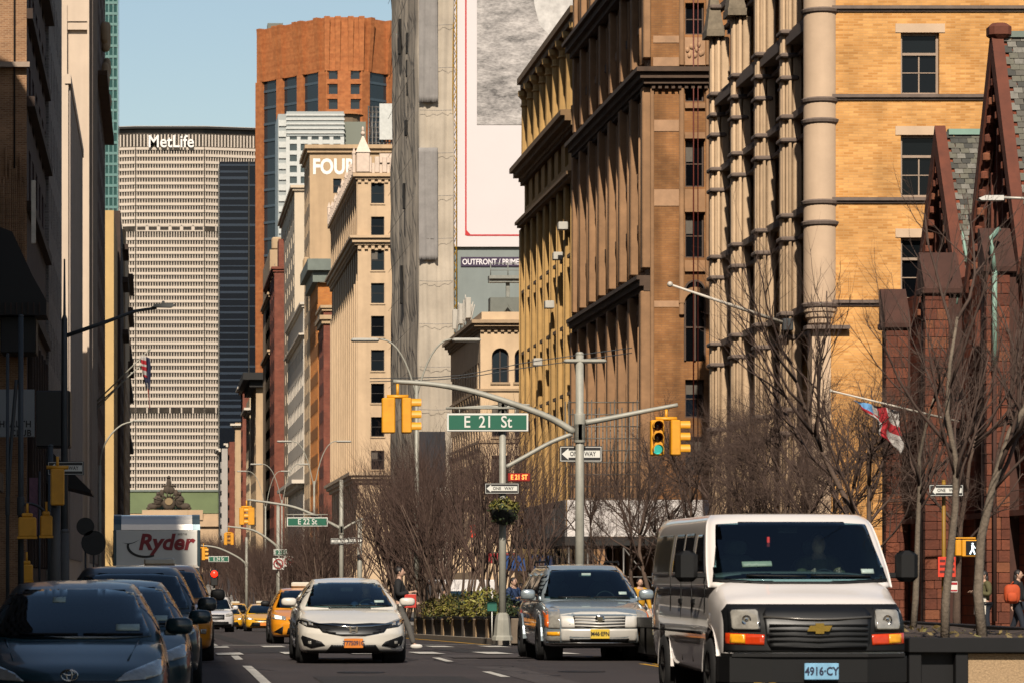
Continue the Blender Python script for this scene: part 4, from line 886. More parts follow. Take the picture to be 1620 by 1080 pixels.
for X, Y0, Ye, vt, m, lb in ((-7.2, 702, 770, 385, LDK, 'dark shaded building with ragged cornices left of the white slab'), (-6.9, 775, 900, 440, TN2, 'brown building in shade against the left side of the white slab'), (-9.4, 905, 1250, 560, LDK, 'lowest dark building at the far left end of the avenue')):
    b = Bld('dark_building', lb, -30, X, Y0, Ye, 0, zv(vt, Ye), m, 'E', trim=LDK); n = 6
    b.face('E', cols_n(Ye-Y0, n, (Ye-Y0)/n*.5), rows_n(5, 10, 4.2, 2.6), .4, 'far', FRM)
    q = MB()
    for k, v in enumerate((vt + 20, vt + 70, vt + 150)): q.box(X + .001, X + 1.2, Ye - (Ye-Y0)*.4, Ye, zv(v + 8, Ye), zv(v, Ye))
    q.build('ledge', LDK, b.root); b.done()
# ================================================================ brownstone church on the right
CHB = brick('brownstone ashlar', (.27, .065, .027), (.19, .043, .019), (.1, .032, .018), .62, .3, .02, big=.35, streak=.25)
CHT = mat('brownstone coping', (.14, .036, .016), .85, 0, .22, 2, .2, 8, streak=.25); CHD = mat('brownstone dark', (.06, .022, .014), .9, 0, .3, 1.5)
BLK = [mat('brownstone block a', (.185, .052, .024), .9, 0, .25, 4, .4, 12), mat('brownstone block b', (.14, .038, .018), .9, 0, .2, 4, .4, 12), mat('brownstone block c', (.21, .07, .03), .9, 0, .2, 4, .4, 12), mat('brownstone block d', (.115, .03, .014), .9, 0, .2, 4, .4, 12)]
SLT = [mat('slate grey', '#57534a', .75, 0, .2, 8), mat('slate green grey', '#625f52', .75, 0, .2, 8), mat('slate dark', '#3b3a34', .75, 0, .2, 8), mat('slate pale', '#77736a', .75, 0, .2, 8)]
MINT = mat('mint copper', '#83a394', .6, 0, .12, 3)
church = thing('church', 'brownstone church with steep slate gables, crocketed copings and stepped buttresses', 'church', (34, 105, -.4))
XF = 24.62
q = MB(); q.box(XF, 44, 93, 117, -.6, 10.6); q.build('wall', CHB, church)
random.seed(21)
slate_me = None; nsl = 0
for gi, (yc, hw, za, ze) in enumerate(((111.5, 3.1, zv(199, 111.5), 10.4), (104.0, 3.3, zv(44, 104), 10.6), (97.0, 3.3, zv(95, 97), 10.6))):
    q = MB(); q.prism([(yc - hw, ze), (yc + hw, ze), (yc, za - .35)], 'x', XF + .25, XF + .6); q.build('gable_wall', CHB, church)
    # gable window opening with tracery bars
    q = MB()
    for k in (-1, 0, 1): q.cbox(XF + .05, XF + .24, yc + k*.7 - .07, yc + k*.7 + .07, ze - 4, ze + (za - ze)*(.55 - .15*abs(k)), .02)
    q.build('tracery', CHT, church)
    # sloping copings, both sides, real thickness
    for sgn in (-1, 1):
        q = MB(); t = .34; P = [(yc, za), (yc + sgn*(hw + .1), ze - .2), (yc + sgn*(hw + .1 - t*.55), ze - .55), (yc, za - .95)]
        if sgn > 0: P = P[::-1]
        q.prism(P, 'x', XF - .12, XF + .22); q.build('coping', CHT, church)
        q = MB(); P = [(yc + sgn*.05, za - .9), (yc + sgn*(hw - .2), ze - .55), (yc + sgn*(hw - .42), ze - .75), (yc + sgn*.05, za - 1.5)]
        if sgn > 0: P = P[::-1]
        q.prism(P, 'x', XF - .02, XF + .2); q.build('inner_moulding', CHT, church)
    L = math.hypot(hw, za - ze)
    for k in range(12):
        f = .12 + .074*k
        for sgn in (1, -1):
            y = yc + sgn*(hw*f - .35); z = za + (ze - za)*f - .75; q = MB(); q.cbox(XF - .12, XF + .1, y - .1, y + .1, z - .16, z + .1, .04); q.build('crocket', BLK[(k + gi) % 3], church)
    # roof body, ridge to the east, slates on the slope that faces the street crossing
    q = MB(); q.prism([(yc - hw - .15, ze - .3), (yc + hw + .15, ze - .3), (yc, za - .25)], 'x', XF + .62, 44); q.build('roof', SLT[2], church)
    nrm = Vector((0, -(za - .25 - ze + .3), hw + .15)).normalized(); up = Vector((0, hw + .15, za - .25 - ze + .3)).normalized()
    Ls = math.hypot(hw + .15, za - .25 - ze + .3); rows = int(Ls / .2); sw = .27
    rest = MB()
    for r in range(rows):
        base = Vector((0, yc - hw - .15, ze - .3)) + up*(Ls*r/rows)
        for c in range(28):
            x = XF + .3 + sw*(c + (.5 if r % 2 else 0)) - .1 + random.uniform(-.01, .01)
            hgt = Ls/rows*1.35; lift = .028 + random.uniform(0, .012); m_ = random.choices(range(4), (4, 4, 2, 2))[0]; g = .008
            pts = []
            for (dx, dh, dn) in ((g, 0, lift), (sw - g, 0, lift), (sw - g, hgt, .008), (g, hgt, .008), (g, 0, .002), (sw - g, 0, .002)):
                pts.append(Vector((x + dx, 0, 0)) + base + up*dh + nrm*dn)
            # only the slopes seen from the crossing get single slates; the rest is one joined part
            seen = (gi == 0 and c < 5 and r > rows*.08) or (gi == 1 and c < 6 and r > rows*.25)
            if seen and nsl < 300:
                nsl += 1; s_ = MB(); s_.add(pts, [(0, 1, 2, 3), (4, 5, 1, 0), (0, 3, 4), (1, 5, 2)]); s_.build('slate', SLT[m_], church)
            elif gi < 2: rest.add(pts, [(0, 1, 2, 3), (4, 5, 1, 0), (0, 3, 4), (1, 5, 2)], m_)
            elif gi == 2: rest.add(pts, [(0, 1, 2, 3), (4, 5, 1, 0), (0, 3, 4), (1, 5, 2)], m_)
    kind(rest.build('roof_slates', SLT, church), 'stuff')
    q = MB(); q.box(XF + .3, 44, yc - .14, yc + .14, za - .3, za - .12); q.build('ridge_flashing', MINT if gi < 1 else mat('lead ridge', '#6f7a70', .6), church)
    if gi == 1:
        q = MB(); q.cbox(XF - .2, XF + .45, yc - .3, yc + .34, za - .35, za + .12, .12); q.build('gable_cap', CHT, church)
    if gi == 0:
        q = MB(); q.tube([(XF + .3, yc - 1.0, za - 2.2), (XF + .3, yc - hw + .1, ze + .3)], .05, 6); q.tube([(XF + .3, yc - hw + .1, ze + .3), (XF - .1, yc - hw - .1, ze - .1), (XF - .15, yc - hw - .1, ze - .6)], .07, 6); q.build('gutter_pipe', MINT, church)
# stepped buttresses built of single blocks
def buttress(y, x0, x1, ztop, seed):
    random.seed(seed); dy = .95
    q = MB(); q.box(x0 + .05, XF - .001, y + .05, y + dy - .05, -.5, ztop - .02); q.build('buttress_core', CHD, church)
    z = -.4
    while z < ztop - .05:
        h = min(random.choice([.26, .3, .34]), ztop - z); cut = random.choice([.38, .5, .62])*(x1 - x0) + x0
        for xa_, xb_ in ((x0, cut), (cut, x1)):
            s_ = MB(); p = random.uniform(0, .025); s_.cbox(xa_ + .006 - (p if xa_ == x0 else 0), xb_ - .006, y - p, y + .3, z + .006, z + h - .006, .012)
            s_.build('stone_block', BLK[random.choices(range(4), (5, 4, 2, 3))[0]], church)
        z += h
    q = MB(); q.cbox(x0 - .1, XF, y - .12, y + dy, ztop, ztop + .22, .04)
    q.prism([(y - .08, ztop + .221), (y + dy, ztop + .221), (y + dy, ztop + 1.35), (y + dy - .2, ztop + 1.35)], 'x', x0 - .04, XF - .002); q.build('buttress_cap', CHD, church)
for y, x0, x1, zt_, sd_ in ((115.6, xu(1402, 115.6), xu(1437, 115.6), zv(520, 115.6), 1), (108.2, xu(1464, 108.2), xu(1501, 108.2), zv(466, 108.2), 2), (101.0, xu(1561, 101), xu(1598, 101), zv(432, 101), 3)):
    buttress(y, x0, x1, zt_, sd_)
for y in (111.6, 104.4, 97.6):
    q = MB(); q.box(XF - .06, XF - .002, y - 1.1, y + 1.1, 1.5, 9.3); q.build('lancet_window', mat('church window', '#0d0b0c', .3), church)
    q = MB()
    for k in (-1.2, 0, 1.2): q.cbox(XF - .22, XF - .062, y + k - .1, y + k + .1, 1.2, 9.4, .03)
    q.build('window_shaft', CHT, church)
q = MB()
for z in (3.2, 6.0): q.box(XF - .3, XF - .002, 93, 117, z, z + .16)
q.build('string_course', CHT, church)
q = MB(); yp = 100.9; xp = xu(1571, yp)
q.tube([(xu(1583, yp) , yp + .2, zv(362, yp)), (xu(1566, yp), yp - .2, zv(378, yp)), (xu(1566, yp), yp - .2, zv(392, yp)), (xp, yp - .2, zv(432, yp))], .075, 7)
q.tube([(xp, yp - .2, zv(430, yp)), (xp, yp - .2, zv(580, yp))], .075, 7); q.build('downpipe', MINT, church)
q = MB(); q.tube([(xp, yp - .2, zv(580, yp)), (xp, yp - .2, .2)], .06, 6); q.build('rusty_downpipe', CHD, church)
# church flag on a slanting pole
fl = thing('church_flag', 'white church flag with red cross hanging from a slanting pole in front of yellow bricks', 'flag', (23.9, 104, 6.5))
yf_ = 104.0
q = MB(); q.tube([(xu(1512, yf_), yf_ - .3, zv(667, yf_)), (xu(1300, yf_), yf_ - 1.5, zv(622, yf_))], [.04, .025], 6); q.blob((xu(1299, yf_), yf_ - 1.5, zv(622, yf_)), (.05, .05, .05)); q.build('flagpole', mat('white pole', '#c8bfb2', .5), fl)
def cloth(name, grid, mats, mi, parent, th=.012):
    q = MB(); r, c = len(grid), len(grid[0])
    q.add([p for row in grid for p in row], [])
    for i in range(r-1):
        for j in range(c-1): q.f.append((i*c+j, i*c+j+1, (i+1)*c+j+1, (i+1)*c+j)); q.m.append(mi(i/(r-1), j/(c-1))); q.s.append(True)
    o = q.build(name, mats, parent); md = o.modifiers.new('t', 'SOLIDIFY'); md.thickness = th; return o
top = [Vector((xu(1330 + (1412-1330)*t, yf_), yf_ - 1.2 + .5*t, zv(636 + 16*t, yf_))) for t in [i/16 for i in range(17)]]
bot = [(1384, 690), (1412, 735)]
grid = []
for i in range(15):
    s_ = i/14; row = []
    for j, p in enumerate(top):
        t = j/16; bx = 1338 + (1416-1338)*t + s_*26*(1-t)**1.2 + 6*math.sin(s_*7+t*9)*s_; bv = 636 + 16*t + s_*(18 + 52*t**.8)
        row.append((xu(bx, yf_), yf_ - 1.2 + .5*t + .14*math.sin(t*16 + s_*2)*(.4 + s_), zv(bv, yf_)))
    grid.append(row)
cloth('flag_cloth', grid, [mat('flag white', '#b3ada8', .8, 0, .08, 3), mat('flag red', '#a31220', .8), mat('flag blue', '#5f93c4', .8)],
      lambda a, b_: 2 if (b_ < .34 and a < .3) else (1 if (.34 < a < .56 or .48 < b_ < .68) else 0), fl)
# ================================================================ vehicles
def catm(P, n):
    """Catmull-Rom through the rows of P (k, ...) -> n rows"""
    P = np.asarray(P, float); k = len(P); t = np.linspace(0, k-1, n); i = np.clip(t.astype(int), 0, k-2); u = (t - i).reshape((-1,) + (1,)*(P.ndim-1))
    p0, p1, p2, p3 = P[np.maximum(i-1, 0)], P[i], P[i+1], P[np.minimum(i+2, k-1)]
    return .5*((2*p1) + (-p0+p2)*u + (2*p0-5*p1+4*p2-p3)*u*u + (-p0+3*p1-3*p2+p3)*u**3)
def catm_closed(P, m):
    P = np.asarray(P, float); k = len(P); out = []
    for i in range(k):
        p0, p1, p2, p3 = P[i-1], P[i], P[(i+1) % k], P[(i+2) % k]
        for j in range(m):
            u = j/m; out.append(.5*((2*p1) + (-p0+p2)*u + (2*p0-5*p1+4*p2-p3)*u*u + (-p0+3*p1-3*p2+p3)*u**3))
    return np.array(out)
def grid_mb(G, closed=True, capA=True, capB=True, m=0):
    mb = MB(); r, n = G.shape[:2]; mb.v = [tuple(p) for p in G.reshape(-1, 3)]
    for i in range(r-1):
        for j in range(n if closed else n-1): mb.f.append((i*n+j, i*n+(j+1) % n, (i+1)*n+(j+1) % n, (i+1)*n+j))
    if capA: mb.f.append(tuple(range(n-1, -1, -1)))
    if capB: mb.f.append(tuple(range((r-1)*n, r*n)))
    mb.m = [m]*len(mb.f); mb.s = [True]*len(mb.f); mb.st = [(0, 0)]; return mb
TYRE = mat('tyre rubber', '#141313', .85, 0, .15, 8); RIM = mat('alloy rim', '#8f8d8a', .3, .9, .1, 4); RIMD = mat('dark rim', '#2b2a29', .4, .7, .1, 4)
BLKP = mat('black plastic', '#070708', .6, 0, .2, 6, spec=.25); CHR = mat('chrome', '#c9c6c2', .12, 1., .05, 4); LAMP = mat('headlamp lens', '#a9a49a', .1, .3, .35, 9, spec=.8, coat=.6)
LAMPD = mat('headlamp dark', '#2a2826', .1, .3, .4, 9, spec=.8, coat=.5); AMB = mat('amber lens', '#d9641a', .2, 0, .25, 12, coat=.5); AMBY = mat('yellow amber lens', '#e8a020', .2, 0, .2, 12, coat=.5)
WSH = mat('windscreen glass', (.006, .022, .03), .035, 0, .45, 1.2, spec=.9, coat=.35); SIDEG = mat('side glass', '#04070a', .05, 0, .3, 1.2, spec=.5)
GRL = mat('grille black', '#0a0a0b', .45, 0, .2, 8); STK = mat('sticker', '#9fb0aa', .5); UND = mat('underbody', '#0a0909', .9)
LIT = mat('lit headlamp', '#ffe9c4', .3, emit=1.5)
def wheel(root, x, y, r=.33, wd=.22, rim=RIM, side=1, spokes=7):
    w_ = put('wheel', None, root, False, (x, y, r))
    w_.name = 'wheel'
    q = MB(); h = wd/2; q.lathe([(r*.62, -h), (r*.9, -h), (r*.97, -h*.8), (r, -h*.5), (r, h*.5), (r*.97, h*.8), (r*.9, h), (r*.62, h)], (0, 0, 0), 20, 'x', sm=True)
    q.build('tyre', TYRE, w_, False)
    q = MB(); s = side; q.lathe([(.02, s*h*.55), (r*.14, s*h*.6), (r*.16, s*h*.45)], (0, 0, 0), 12, 'x'); q.lathe([(r*.66, -s*h*.6), (r*.66, s*h*.8), (r*.6, s*h*.92), (r*.58, s*h*.5)], (0, 0, 0), 20, 'x')
    for k in range(spokes):
        a = 2*math.pi*k/spokes; c, d = math.cos(a), math.sin(a)
        q.tube([(s*h*.5, c*r*.1, d*r*.1), (s*h*.72, c*r*.6, d*r*.6)], [r*.1, r*.075], 4, sm=False)
    q.lathe([(.01, -s*h*.3), (r*.62, -s*h*.3)], (0, 0, 0), 16, 'x', 1, False)
    q.build('rim', [rim, UND], w_, False); return w_
m_ = bpy.data.materials.new('windscreen glass clear'); m_.use_nodes = True; MC['windscreen glass clear'] = m_; n_ = m_.node_tree; n_.nodes.clear()
o_ = n_.nodes.new('ShaderNodeOutputMaterial'); tr_ = n_.nodes.new('ShaderNodeBsdfTransparent'); tr_.inputs[0].default_value = (.42, .60, .63, 1)
gl_ = n_.nodes.new('ShaderNodeBsdfGlossy'); gl_.inputs['Roughness'].default_value = .02; gl_.inputs[0].default_value = (.85, .95, 1, 1); fr_ = n_.nodes.new('ShaderNodeFresnel'); fr_.inputs[0].default_value = 1.6
mx_ = n_.nodes.new('ShaderNodeMixShader'); n_.links.new(fr_.outputs[0], mx_.inputs[0]); n_.links.new(tr_.outputs[0], mx_.inputs[1]); n_.links.new(gl_.outputs[0], mx_.inputs[2]); n_.links.new(mx_.outputs[0], o_.inputs[0])
WSC = m_; LIN = mat('cabin lining', '#1d2022', .9, 0, .3, 3); SEAT = mat('seat cloth', '#626a6c', .9, 0, .3, 6); DASH = mat('dashboard', '#20272a', .7, 0, .3, 4)
class Car:
    """body shell lofted along the length, cabin lofted upwards; lamps, glass and trim are shaped to fit the shell"""
    def __init__(s, name, label, st, cab, paint, front=None, group=None, sweep=.28, cat='car', arches=None):
        s.root = thing(name, label, cat, (0, 0, 0), 0, group); s.paint = paint; s.cab = cab
        w0 = max(t[1] for t in st)
        rings = []
        fz = front or [(0, 0), (3, 0)]
        def fy(x, z):
            zs = [p[0] for p in fz]; return sweep*(abs(x)/w0)**2.6 + float(np.interp(z, zs, [p[1] for p in fz]))
        for (y, w, z0, z1) in st:
            h = z1 - z0
            half = [(0, z0), (.7*w, z0), (.93*w, z0 + .04*h), (.985*w, z0 + .2*h), (w, z0 + .45*h), (.99*w, z0 + .68*h), (.955*w, z0 + .85*h), (.87*w, z0 + .955*h), (.6*w, z1), (0, z1 + .012)]
            full = half + [(-a, b) for a, b in half[-2:0:-1]]
            rings.append([(a, y, b) for a, b in full])
        G = catm(np.array(rings), (len(st)-1)*5 + 1)
        G = np.array([catm_closed(g, 4) for g in G])
        y0 = st[0][0]; f = np.clip(1 - (G[..., 1] - y0)/1.1, 0, 1)**1.6
        off = np.array([[fy(p[0], p[2]) for p in g] for g in G]); G[..., 1] += off*f
        c = G[0].copy(); ctr = np.array([0, 0, c[:, 2].mean()]); caps = []
        for k in (.0, .3, .6, .85):
            r_ = ctr + (c - ctr)*k; r_[:, 1] = [y0 + fy(p[0], p[2]) - .05*(1-k**3) for p in r_]; caps.append(r_)
        G = np.concatenate([np.array(caps), G])
        s.bm = grid_mb(G); 
        if arches:
            keep = []
            for i, fc in enumerate(s.bm.f):
                P = np.mean([s.bm.v[j] for j in fc], 0); kill = False
                for (ay, az, ar) in arches:
                    if abs(P[0]) > w0*.72 and (P[1]-ay)**2 + (P[2]-az)**2 < ar*ar: kill = True
                if not kill: keep.append(i)
            for a in ('f', 'm', 's'): setattr(s.bm, a, [getattr(s.bm, a)[i] for i in keep])
        # cabin: rings (z, y_front, y_rear, half width, round)
        if cab:
            cr = []
            for (z, yf, yr, w, rd) in cab:
                half = [(0, yf), (.55*w, yf + .05*rd), (.86*w, yf + .22*rd), (.985*w, yf + .55*rd), (w, yf + .9*rd + .1), (w, (yf+yr)/2), (w, yr - .35), (.9*w, yr - .07), (.5*w, yr)]
                full = half + [(0, yr)] + [(-a, b) for a, b in half[:0:-1]]
                cr.append([(a, b, z) for a, b in full])
            H = catm(np.array(cr), (len(cr)-1)*4 + 1); H = np.array([catm_closed(g, 4) for g in H])
            top = H[-1]; ct = top.mean(0); ex = []
            for k, dz in ((.8, .014), (.5, .03), (.05, .038)):
                r_ = ct + (top - ct)*k; r_[:, 2] = top[:, 2] + dz; ex.append(r_)
            H = np.concatenate([H, np.array(ex)]); s.cm = grid_mb(H)
        else: s.cm = MB()
        vs = s.bm.v + s.cm.v; o = len(s.bm.v); s.bvh = BVHTree.FromPolygons([Vector(v) for v in vs], [tuple(f_) for f_ in s.bm.f] + [tuple(i + o for i in f_) for f_ in s.cm.f])
        b = MB(); b.add(s.bm.v, [tuple(f_) for f_ in s.bm.f], 0, True); b.add(s.cm.v, [tuple(f_) for f_ in s.cm.f], 0, True) if s.cm.v else None
        s.body = b.build('body', paint, s.root, False)
        if arches:
            q = MB()
            for (ay, az, ar) in arches:
                for sg in (-1, 1):
                    q.lathe([(ar + .03, sg*w0*.6), (ar + .03, sg*w0*.94)], (0, ay, az), 18, 'x', 0, True)
                    q.lathe([(.02, sg*w0*.62), (ar + .03, sg*w0*.62)], (0, ay, az), 18, 'x', 0, False)
            q.build('wheel_housing', UND, s.root, False)
    def open_glass(s, poly, parent):
        import bmesh
        zb = s.cab[0][0]; zt = s.cab[-1][0]; y0 = s.cab[0][1]; W = s.cab[0][3]; cy = s.cab[0][1] + 1.6
        def ins(x, z):
            c = False; n = len(poly)
            for i in range(n):
                (x1, z1), (x2, z2) = poly[i], poly[i-1]
                if (z1 > z) != (z2 > z) and x < (x2-x1)*(z-z1)/(z2-z1) + x1: c = not c
            return c
        def cut(me):
            b = bmesh.new(); b.from_mesh(me); b.normal_update()
            kill = [f for f in b.faces if f.calc_center_median().y < s.cab[0][1] + 1.3 and f.calc_center_median().z > zb + .01 and abs(f.normal.y) > .15 and ins(f.calc_center_median().x*1.01, f.calc_center_median().z)]
            bmesh.ops.delete(b, geom=kill, context='FACES'); b.to_mesh(me); b.free()
        cut(s.body.data)
        q = MB(); q.add([(v[0]*.955, cy + (v[1]-cy)*.965 + .03, zb + .03 + (v[2]-zb)*.94) for v in s.cm.v], [tuple(f) for f in s.cm.f], 0, True); ln = q.build('cabin_lining', LIN, s.root, False); cut(ln.data)
        q = MB(); zd = poly[-1][1] - .05; q.prism([(-W*.86, y0 + .5), (W*.86, y0 + .5), (W*.8, y0 + 1.1), (-W*.8, y0 + 1.1)], 'z', zd - .2, zd + .01); q.build('dashboard', DASH, s.root, False)
        for sg in (-1, 1):
            q = MB(); ys = y0 + 1.75; q.blob((sg*W*.45, ys, zd + .06), (W*.29, .1, .30), .75, 12, 8); q.blob((sg*W*.45, ys + .02, min(zd + .43, zt - .1)), (.14, .06, .09), .7, 10, 6); q.tube([(sg*W*.45, ys, zd + .3), (sg*W*.45, ys + .01, zd + .4)], .04, 6); q.build('seat', SEAT, s.root, False)
        q = MB(); q.tube([(W*.45 + .17*math.cos(2*math.pi*k/16), y0 + 1.12 + .06*math.sin(2*math.pi*k/16), zd + .03 + .15*math.sin(2*math.pi*k/16)) for k in range(17)], .016, 5, caps=False); q.build('steering_wheel', BLKP, s.root, False)
        q = MB(); q.cbox(-.11, .11, y0 + .95, y0 + .98, zt - .2, zt - .13, .01); q.build('rear_view_mirror', BLKP, s.root, False)
    def hit(s, view, a, b):
        if view == 'F': h = s.bvh.ray_cast(Vector((a, -4, b)), Vector((0, 1, 0)))
        elif view == 'B': h = s.bvh.ray_cast(Vector((a, 12, b)), Vector((0, -1, 0)))
        elif view == 'R': h = s.bvh.ray_cast(Vector((5, a, b)), Vector((-1, 0, 0)))
        elif view == 'L': h = s.bvh.ray_cast(Vector((-5, a, b)), Vector((1, 0, 0)))
        else: h = s.bvh.ray_cast(Vector((a, b, 6)), Vector((0, 0, -1)))
        return h[0]
    def panel(s, name, poly, m, view='F', off=.006, th=.03, res=.07, mirror=False, parent=None, inset=None):
        """sheet cut to an outline and pressed onto the shell; outline is (x,z) front, (y,z) sides, (x,y) top"""
        if mirror:
            s.panel(name, poly, m, view, off, th, res, False, parent)
            if view in 'FBT': return s.panel(name, [(-a, b) for a, b in poly][::-1], m, view, off, th, res, False, parent)
            return s.panel(name, poly, m, 'L' if view == 'R' else 'R', off, th, res, False, parent)
        B = []
        for p, q in zip(poly, poly[1:] + poly[:1]):
            n = max(1, int(math.dist(p, q)/res)); B += [(p[0] + (q[0]-p[0])*k/n, p[1] + (q[1]-p[1])*k/n) for k in range(n)]
        xs = [p[0] for p in poly]; zs = [p[1] for p in poly]
        def inside(x, z):
            c = False; n = len(poly)
            for i in range(n):
                (x1, z1), (x2, z2) = poly[i], poly[i-1]
                if (z1 > z) != (z2 > z) and x < (x2-x1)*(z-z1)/(z2-z1) + x1: c = not c
            return c
        I = [(x, z) for x in np.arange(min(xs) + res/2, max(xs), res) for z in np.arange(min(zs) + res/2, max(zs), res) if inside(x, z)]
        nb = len(B); pts = [Vector(p) for p in B + I]
        r = delaunay_2d_cdt(pts, [(i, (i+1) % nb) for i in range(nb)], [], 1, 1e-5)
        V, Fc = r[0], r[2]
        dr = {'F': (0, -1, 0), 'B': (0, 1, 0), 'R': (1, 0, 0), 'L': (-1, 0, 0), 'T': (0, 0, 1)}[view]; dr = Vector(dr)
        P = []; lastd = None
        for v in V:
            h = s.hit(view, v[0], v[1])
            if h is None:
                for k in (.97, .94, .9, .85):
                    cx_, cz_ = sum(xs)/len(xs), sum(zs)/len(zs); h = s.hit(view, cx_ + (v[0]-cx_)*k, cz_ + (v[1]-cz_)*k)
                    if h: break
                h = h or (P[-1] - dr*off if P else Vector((0, 0, 0)))
                h = Vector((v[0], h.y, v[1])) if view in 'FB' else (Vector((h.x, v[0], v[1])) if view in 'RL' else Vector((v[0], v[1], h.z)))
            P.append(h + dr*off)
        if name == 'windscreen' and m is WSH: m = WSC; th = .006; s.open_glass(poly, parent)
        n = len(P); vs = P + [p - dr*th for p in P]; fs = []
        ec = {}
        for f_ in Fc:
            f_ = tuple(f_); nn = (vs[f_[1]] - vs[f_[0]]).cross(vs[f_[2]] - vs[f_[0]])
            if nn.dot(dr) < 0: f_ = f_[::-1]
            fs.append(f_)
            for i in range(len(f_)): ec[(f_[i], f_[(i+1) % len(f_)])] = 1
        side = [(b_, a_, a_ + n, b_ + n) for (a_, b_) in ec if (b_, a_) not in ec]
        q = MB(); q.add(vs, fs, 0, True); q.f += side; q.m += [0]*len(side); q.s += [False]*len(side)
        return q.build(name, m, parent or s.root, False)
    def strip(s, name, pts, rad, m, view='F', off=.0, mirror=False, parent=None, n=5):
        """round moulding following points on the shell"""
        for sg in ((1, -1) if mirror else (1,)):
            P = []
            for a, b in pts:
                a_ = a*sg if view in 'FT' else a
                h = s.hit(view if not (mirror and sg < 0 and view in 'RL') else {'R': 'L', 'L': 'R'}[view], a_, b)
                if h is None: continue
                d = {'F': Vector((0, -1, 0)), 'R': Vector((sg, 0, 0)), 'L': Vector((-sg, 0, 0)), 'T': Vector((0, 0, 1))}[view]; P.append(h + d*off)
            if len(P) > 1: q = MB(); q.tube(P, rad, n); q.build(name, m, parent or s.root, False)
    def plate(s, txt, z, w, h, pm, tm, y=None, size=None, x=0):
        hit = s.hit('F', x, z); y = (hit.y if hit else 0) - .035
        p = MB(); p.cbox(x - w/2, x + w/2, y, y + .02, z - h/2, z + h/2, .006); pl = p.build('number_plate', pm, s.root, False)
        text('plate_characters', txt, size or h*.66, tm, (x, y - .004, z), pl, world=False, ext=.002, sx=.82, bold=.003); return pl
    def mirrors(s, x, y, z, m=None, r=(.11, .08, .075), arm=True, e=.6):
        for sg in (1, -1):
            q = MB(); q.blob((sg*x, y, z), r, e, 12, 8)
            if arm: q.cbox(min(sg*(x-.14), sg*(x-.02)), max(sg*(x-.14), sg*(x-.02)), y - .03, y + .03, z - r[2] - .01, z - r[2]*.4, .01)
            q.build('wing_mirror', m or s.paint, s.root, False)
    def wheels(s, ys, x, r=.33, wd=.22, rim=RIM, spokes=7):
        for y in ys:
            for sg in (-1, 1): wheel(s.root, sg*x, y, r, wd, rim, sg, spokes)
    def put(s, x, y, rz=0, dz=0):
        s.root.location = (x, y, gz(x, y + 2) + dz); s.root.rotation_euler = (0, 0, rz)
        sl_ = -math.atan((road_z(y + 4) - road_z(y))/4); s.root.rotation_euler.x = -sl_
        s.root.location.z = gz(x, y) + dz; return s
def paint(name, col, rough=.25, metal=.0, coat=1., var=.03): return mat(name, col, rough, metal, var, 1.5, spec=.5, coat=coat, grime=.12)
PW = mat('plate white ink', '#e8e6df', .5); PK = mat('plate black ink', '#141210', .5); PNV = mat('plate navy ink', '#1b2340', .5)
def wipers(c, za, xs, z2, y=0):
    for xa_, xb_ in xs:
        P = []
        for t in range(6):
            x = xa_ + (xb_-xa_)*t/5; z = za + (z2-za)*t/5; h = c.hit('F', x, z)
            if h: P.append(h + Vector((0, -.03, 0)))
        if len(P) > 1: q = MB(); q.tube(P, .011, 4); q.build('wiper', BLKP, c.root, False)

# ---- white panel van
VW = paint('van white paint', (.80, .74, .70), .3)
c = Car('panel_van', 'white panel van with black grille and gold cross emblem, nearest on the right', [(0, .9, .42, 1.09), (.12, .97, .36, 1.17), (.5, .99, .32, 1.25), (1.0, 1.0, .3, 1.37), (1.5, 1.0, .3, 1.44), (3, 1.0, .32, 1.45), (5, 1.0, .36, 1.45), (5.7, .95, .45, 1.42)],
        [(1.28, .86, 5.66, .995, .34), (1.5, 1.06, 5.66, .985, .34), (1.85, 1.42, 5.64, .935, .3), (2.0, 1.6, 5.62, .895, .3), (2.08, 1.76, 5.56, .82, .35)], VW, front=[(.3, .06), (.5, .0), (.9, .03), (1.05, .12), (1.2, .3)], sweep=.2, cat='van', arches=[(.95, .36, .47), (4.35, .36, .47)])
van = c
c.panel('windscreen', [(-.945, 1.375), (-.81, 1.975), (-.35, 2.0), (.35, 2.0), (.81, 1.975), (.945, 1.375), (.4, 1.345), (-.4, 1.345)], WSH, off=.008)
c.panel('windscreen_seal', [(-.95, 1.34), (-.945, 1.374), (-.4, 1.344), (.4, 1.344), (.945, 1.374), (.95, 1.34), (.4, 1.318), (-.4, 1.318)], BLKP, off=.012)
c.panel('grille_surround', [(-.96, .6), (-.955, 1.03), (-.9, 1.105), (.9, 1.105), (.955, 1.03), (.96, .6)], BLKP, off=.02, th=.06, res=.045)
CHG0 = mat('dull chrome', '#77736e', .3, .6, .1, 4)
g = c.panel('grille', [(-.54, .7), (-.5, .625), (.5, .625), (.54, .7), (.57, 1.0), (.52, 1.07), (-.52, 1.07), (-.57, 1.0)], GRL, off=.03)
c.strip('grille_bar', [(-.57, .97), (-.2, .95), (0, .945), (.2, .95), (.57, .97)], .014, CHG0, off=.05, parent=g); c.strip('grille_bar', [(-.5, .66), (0, .65), (.5, .66)], .012, BLKP, off=.05, parent=g)
for k in range(4): c.strip('grille_slat', [(-.52, .72 + .055*k), (0, .715 + .055*k), (.52, .72 + .055*k)], .011, BLKP, off=.05, parent=g)
GLD = mat('gold emblem', '#b99a4a', .25, .8, .15, 20)
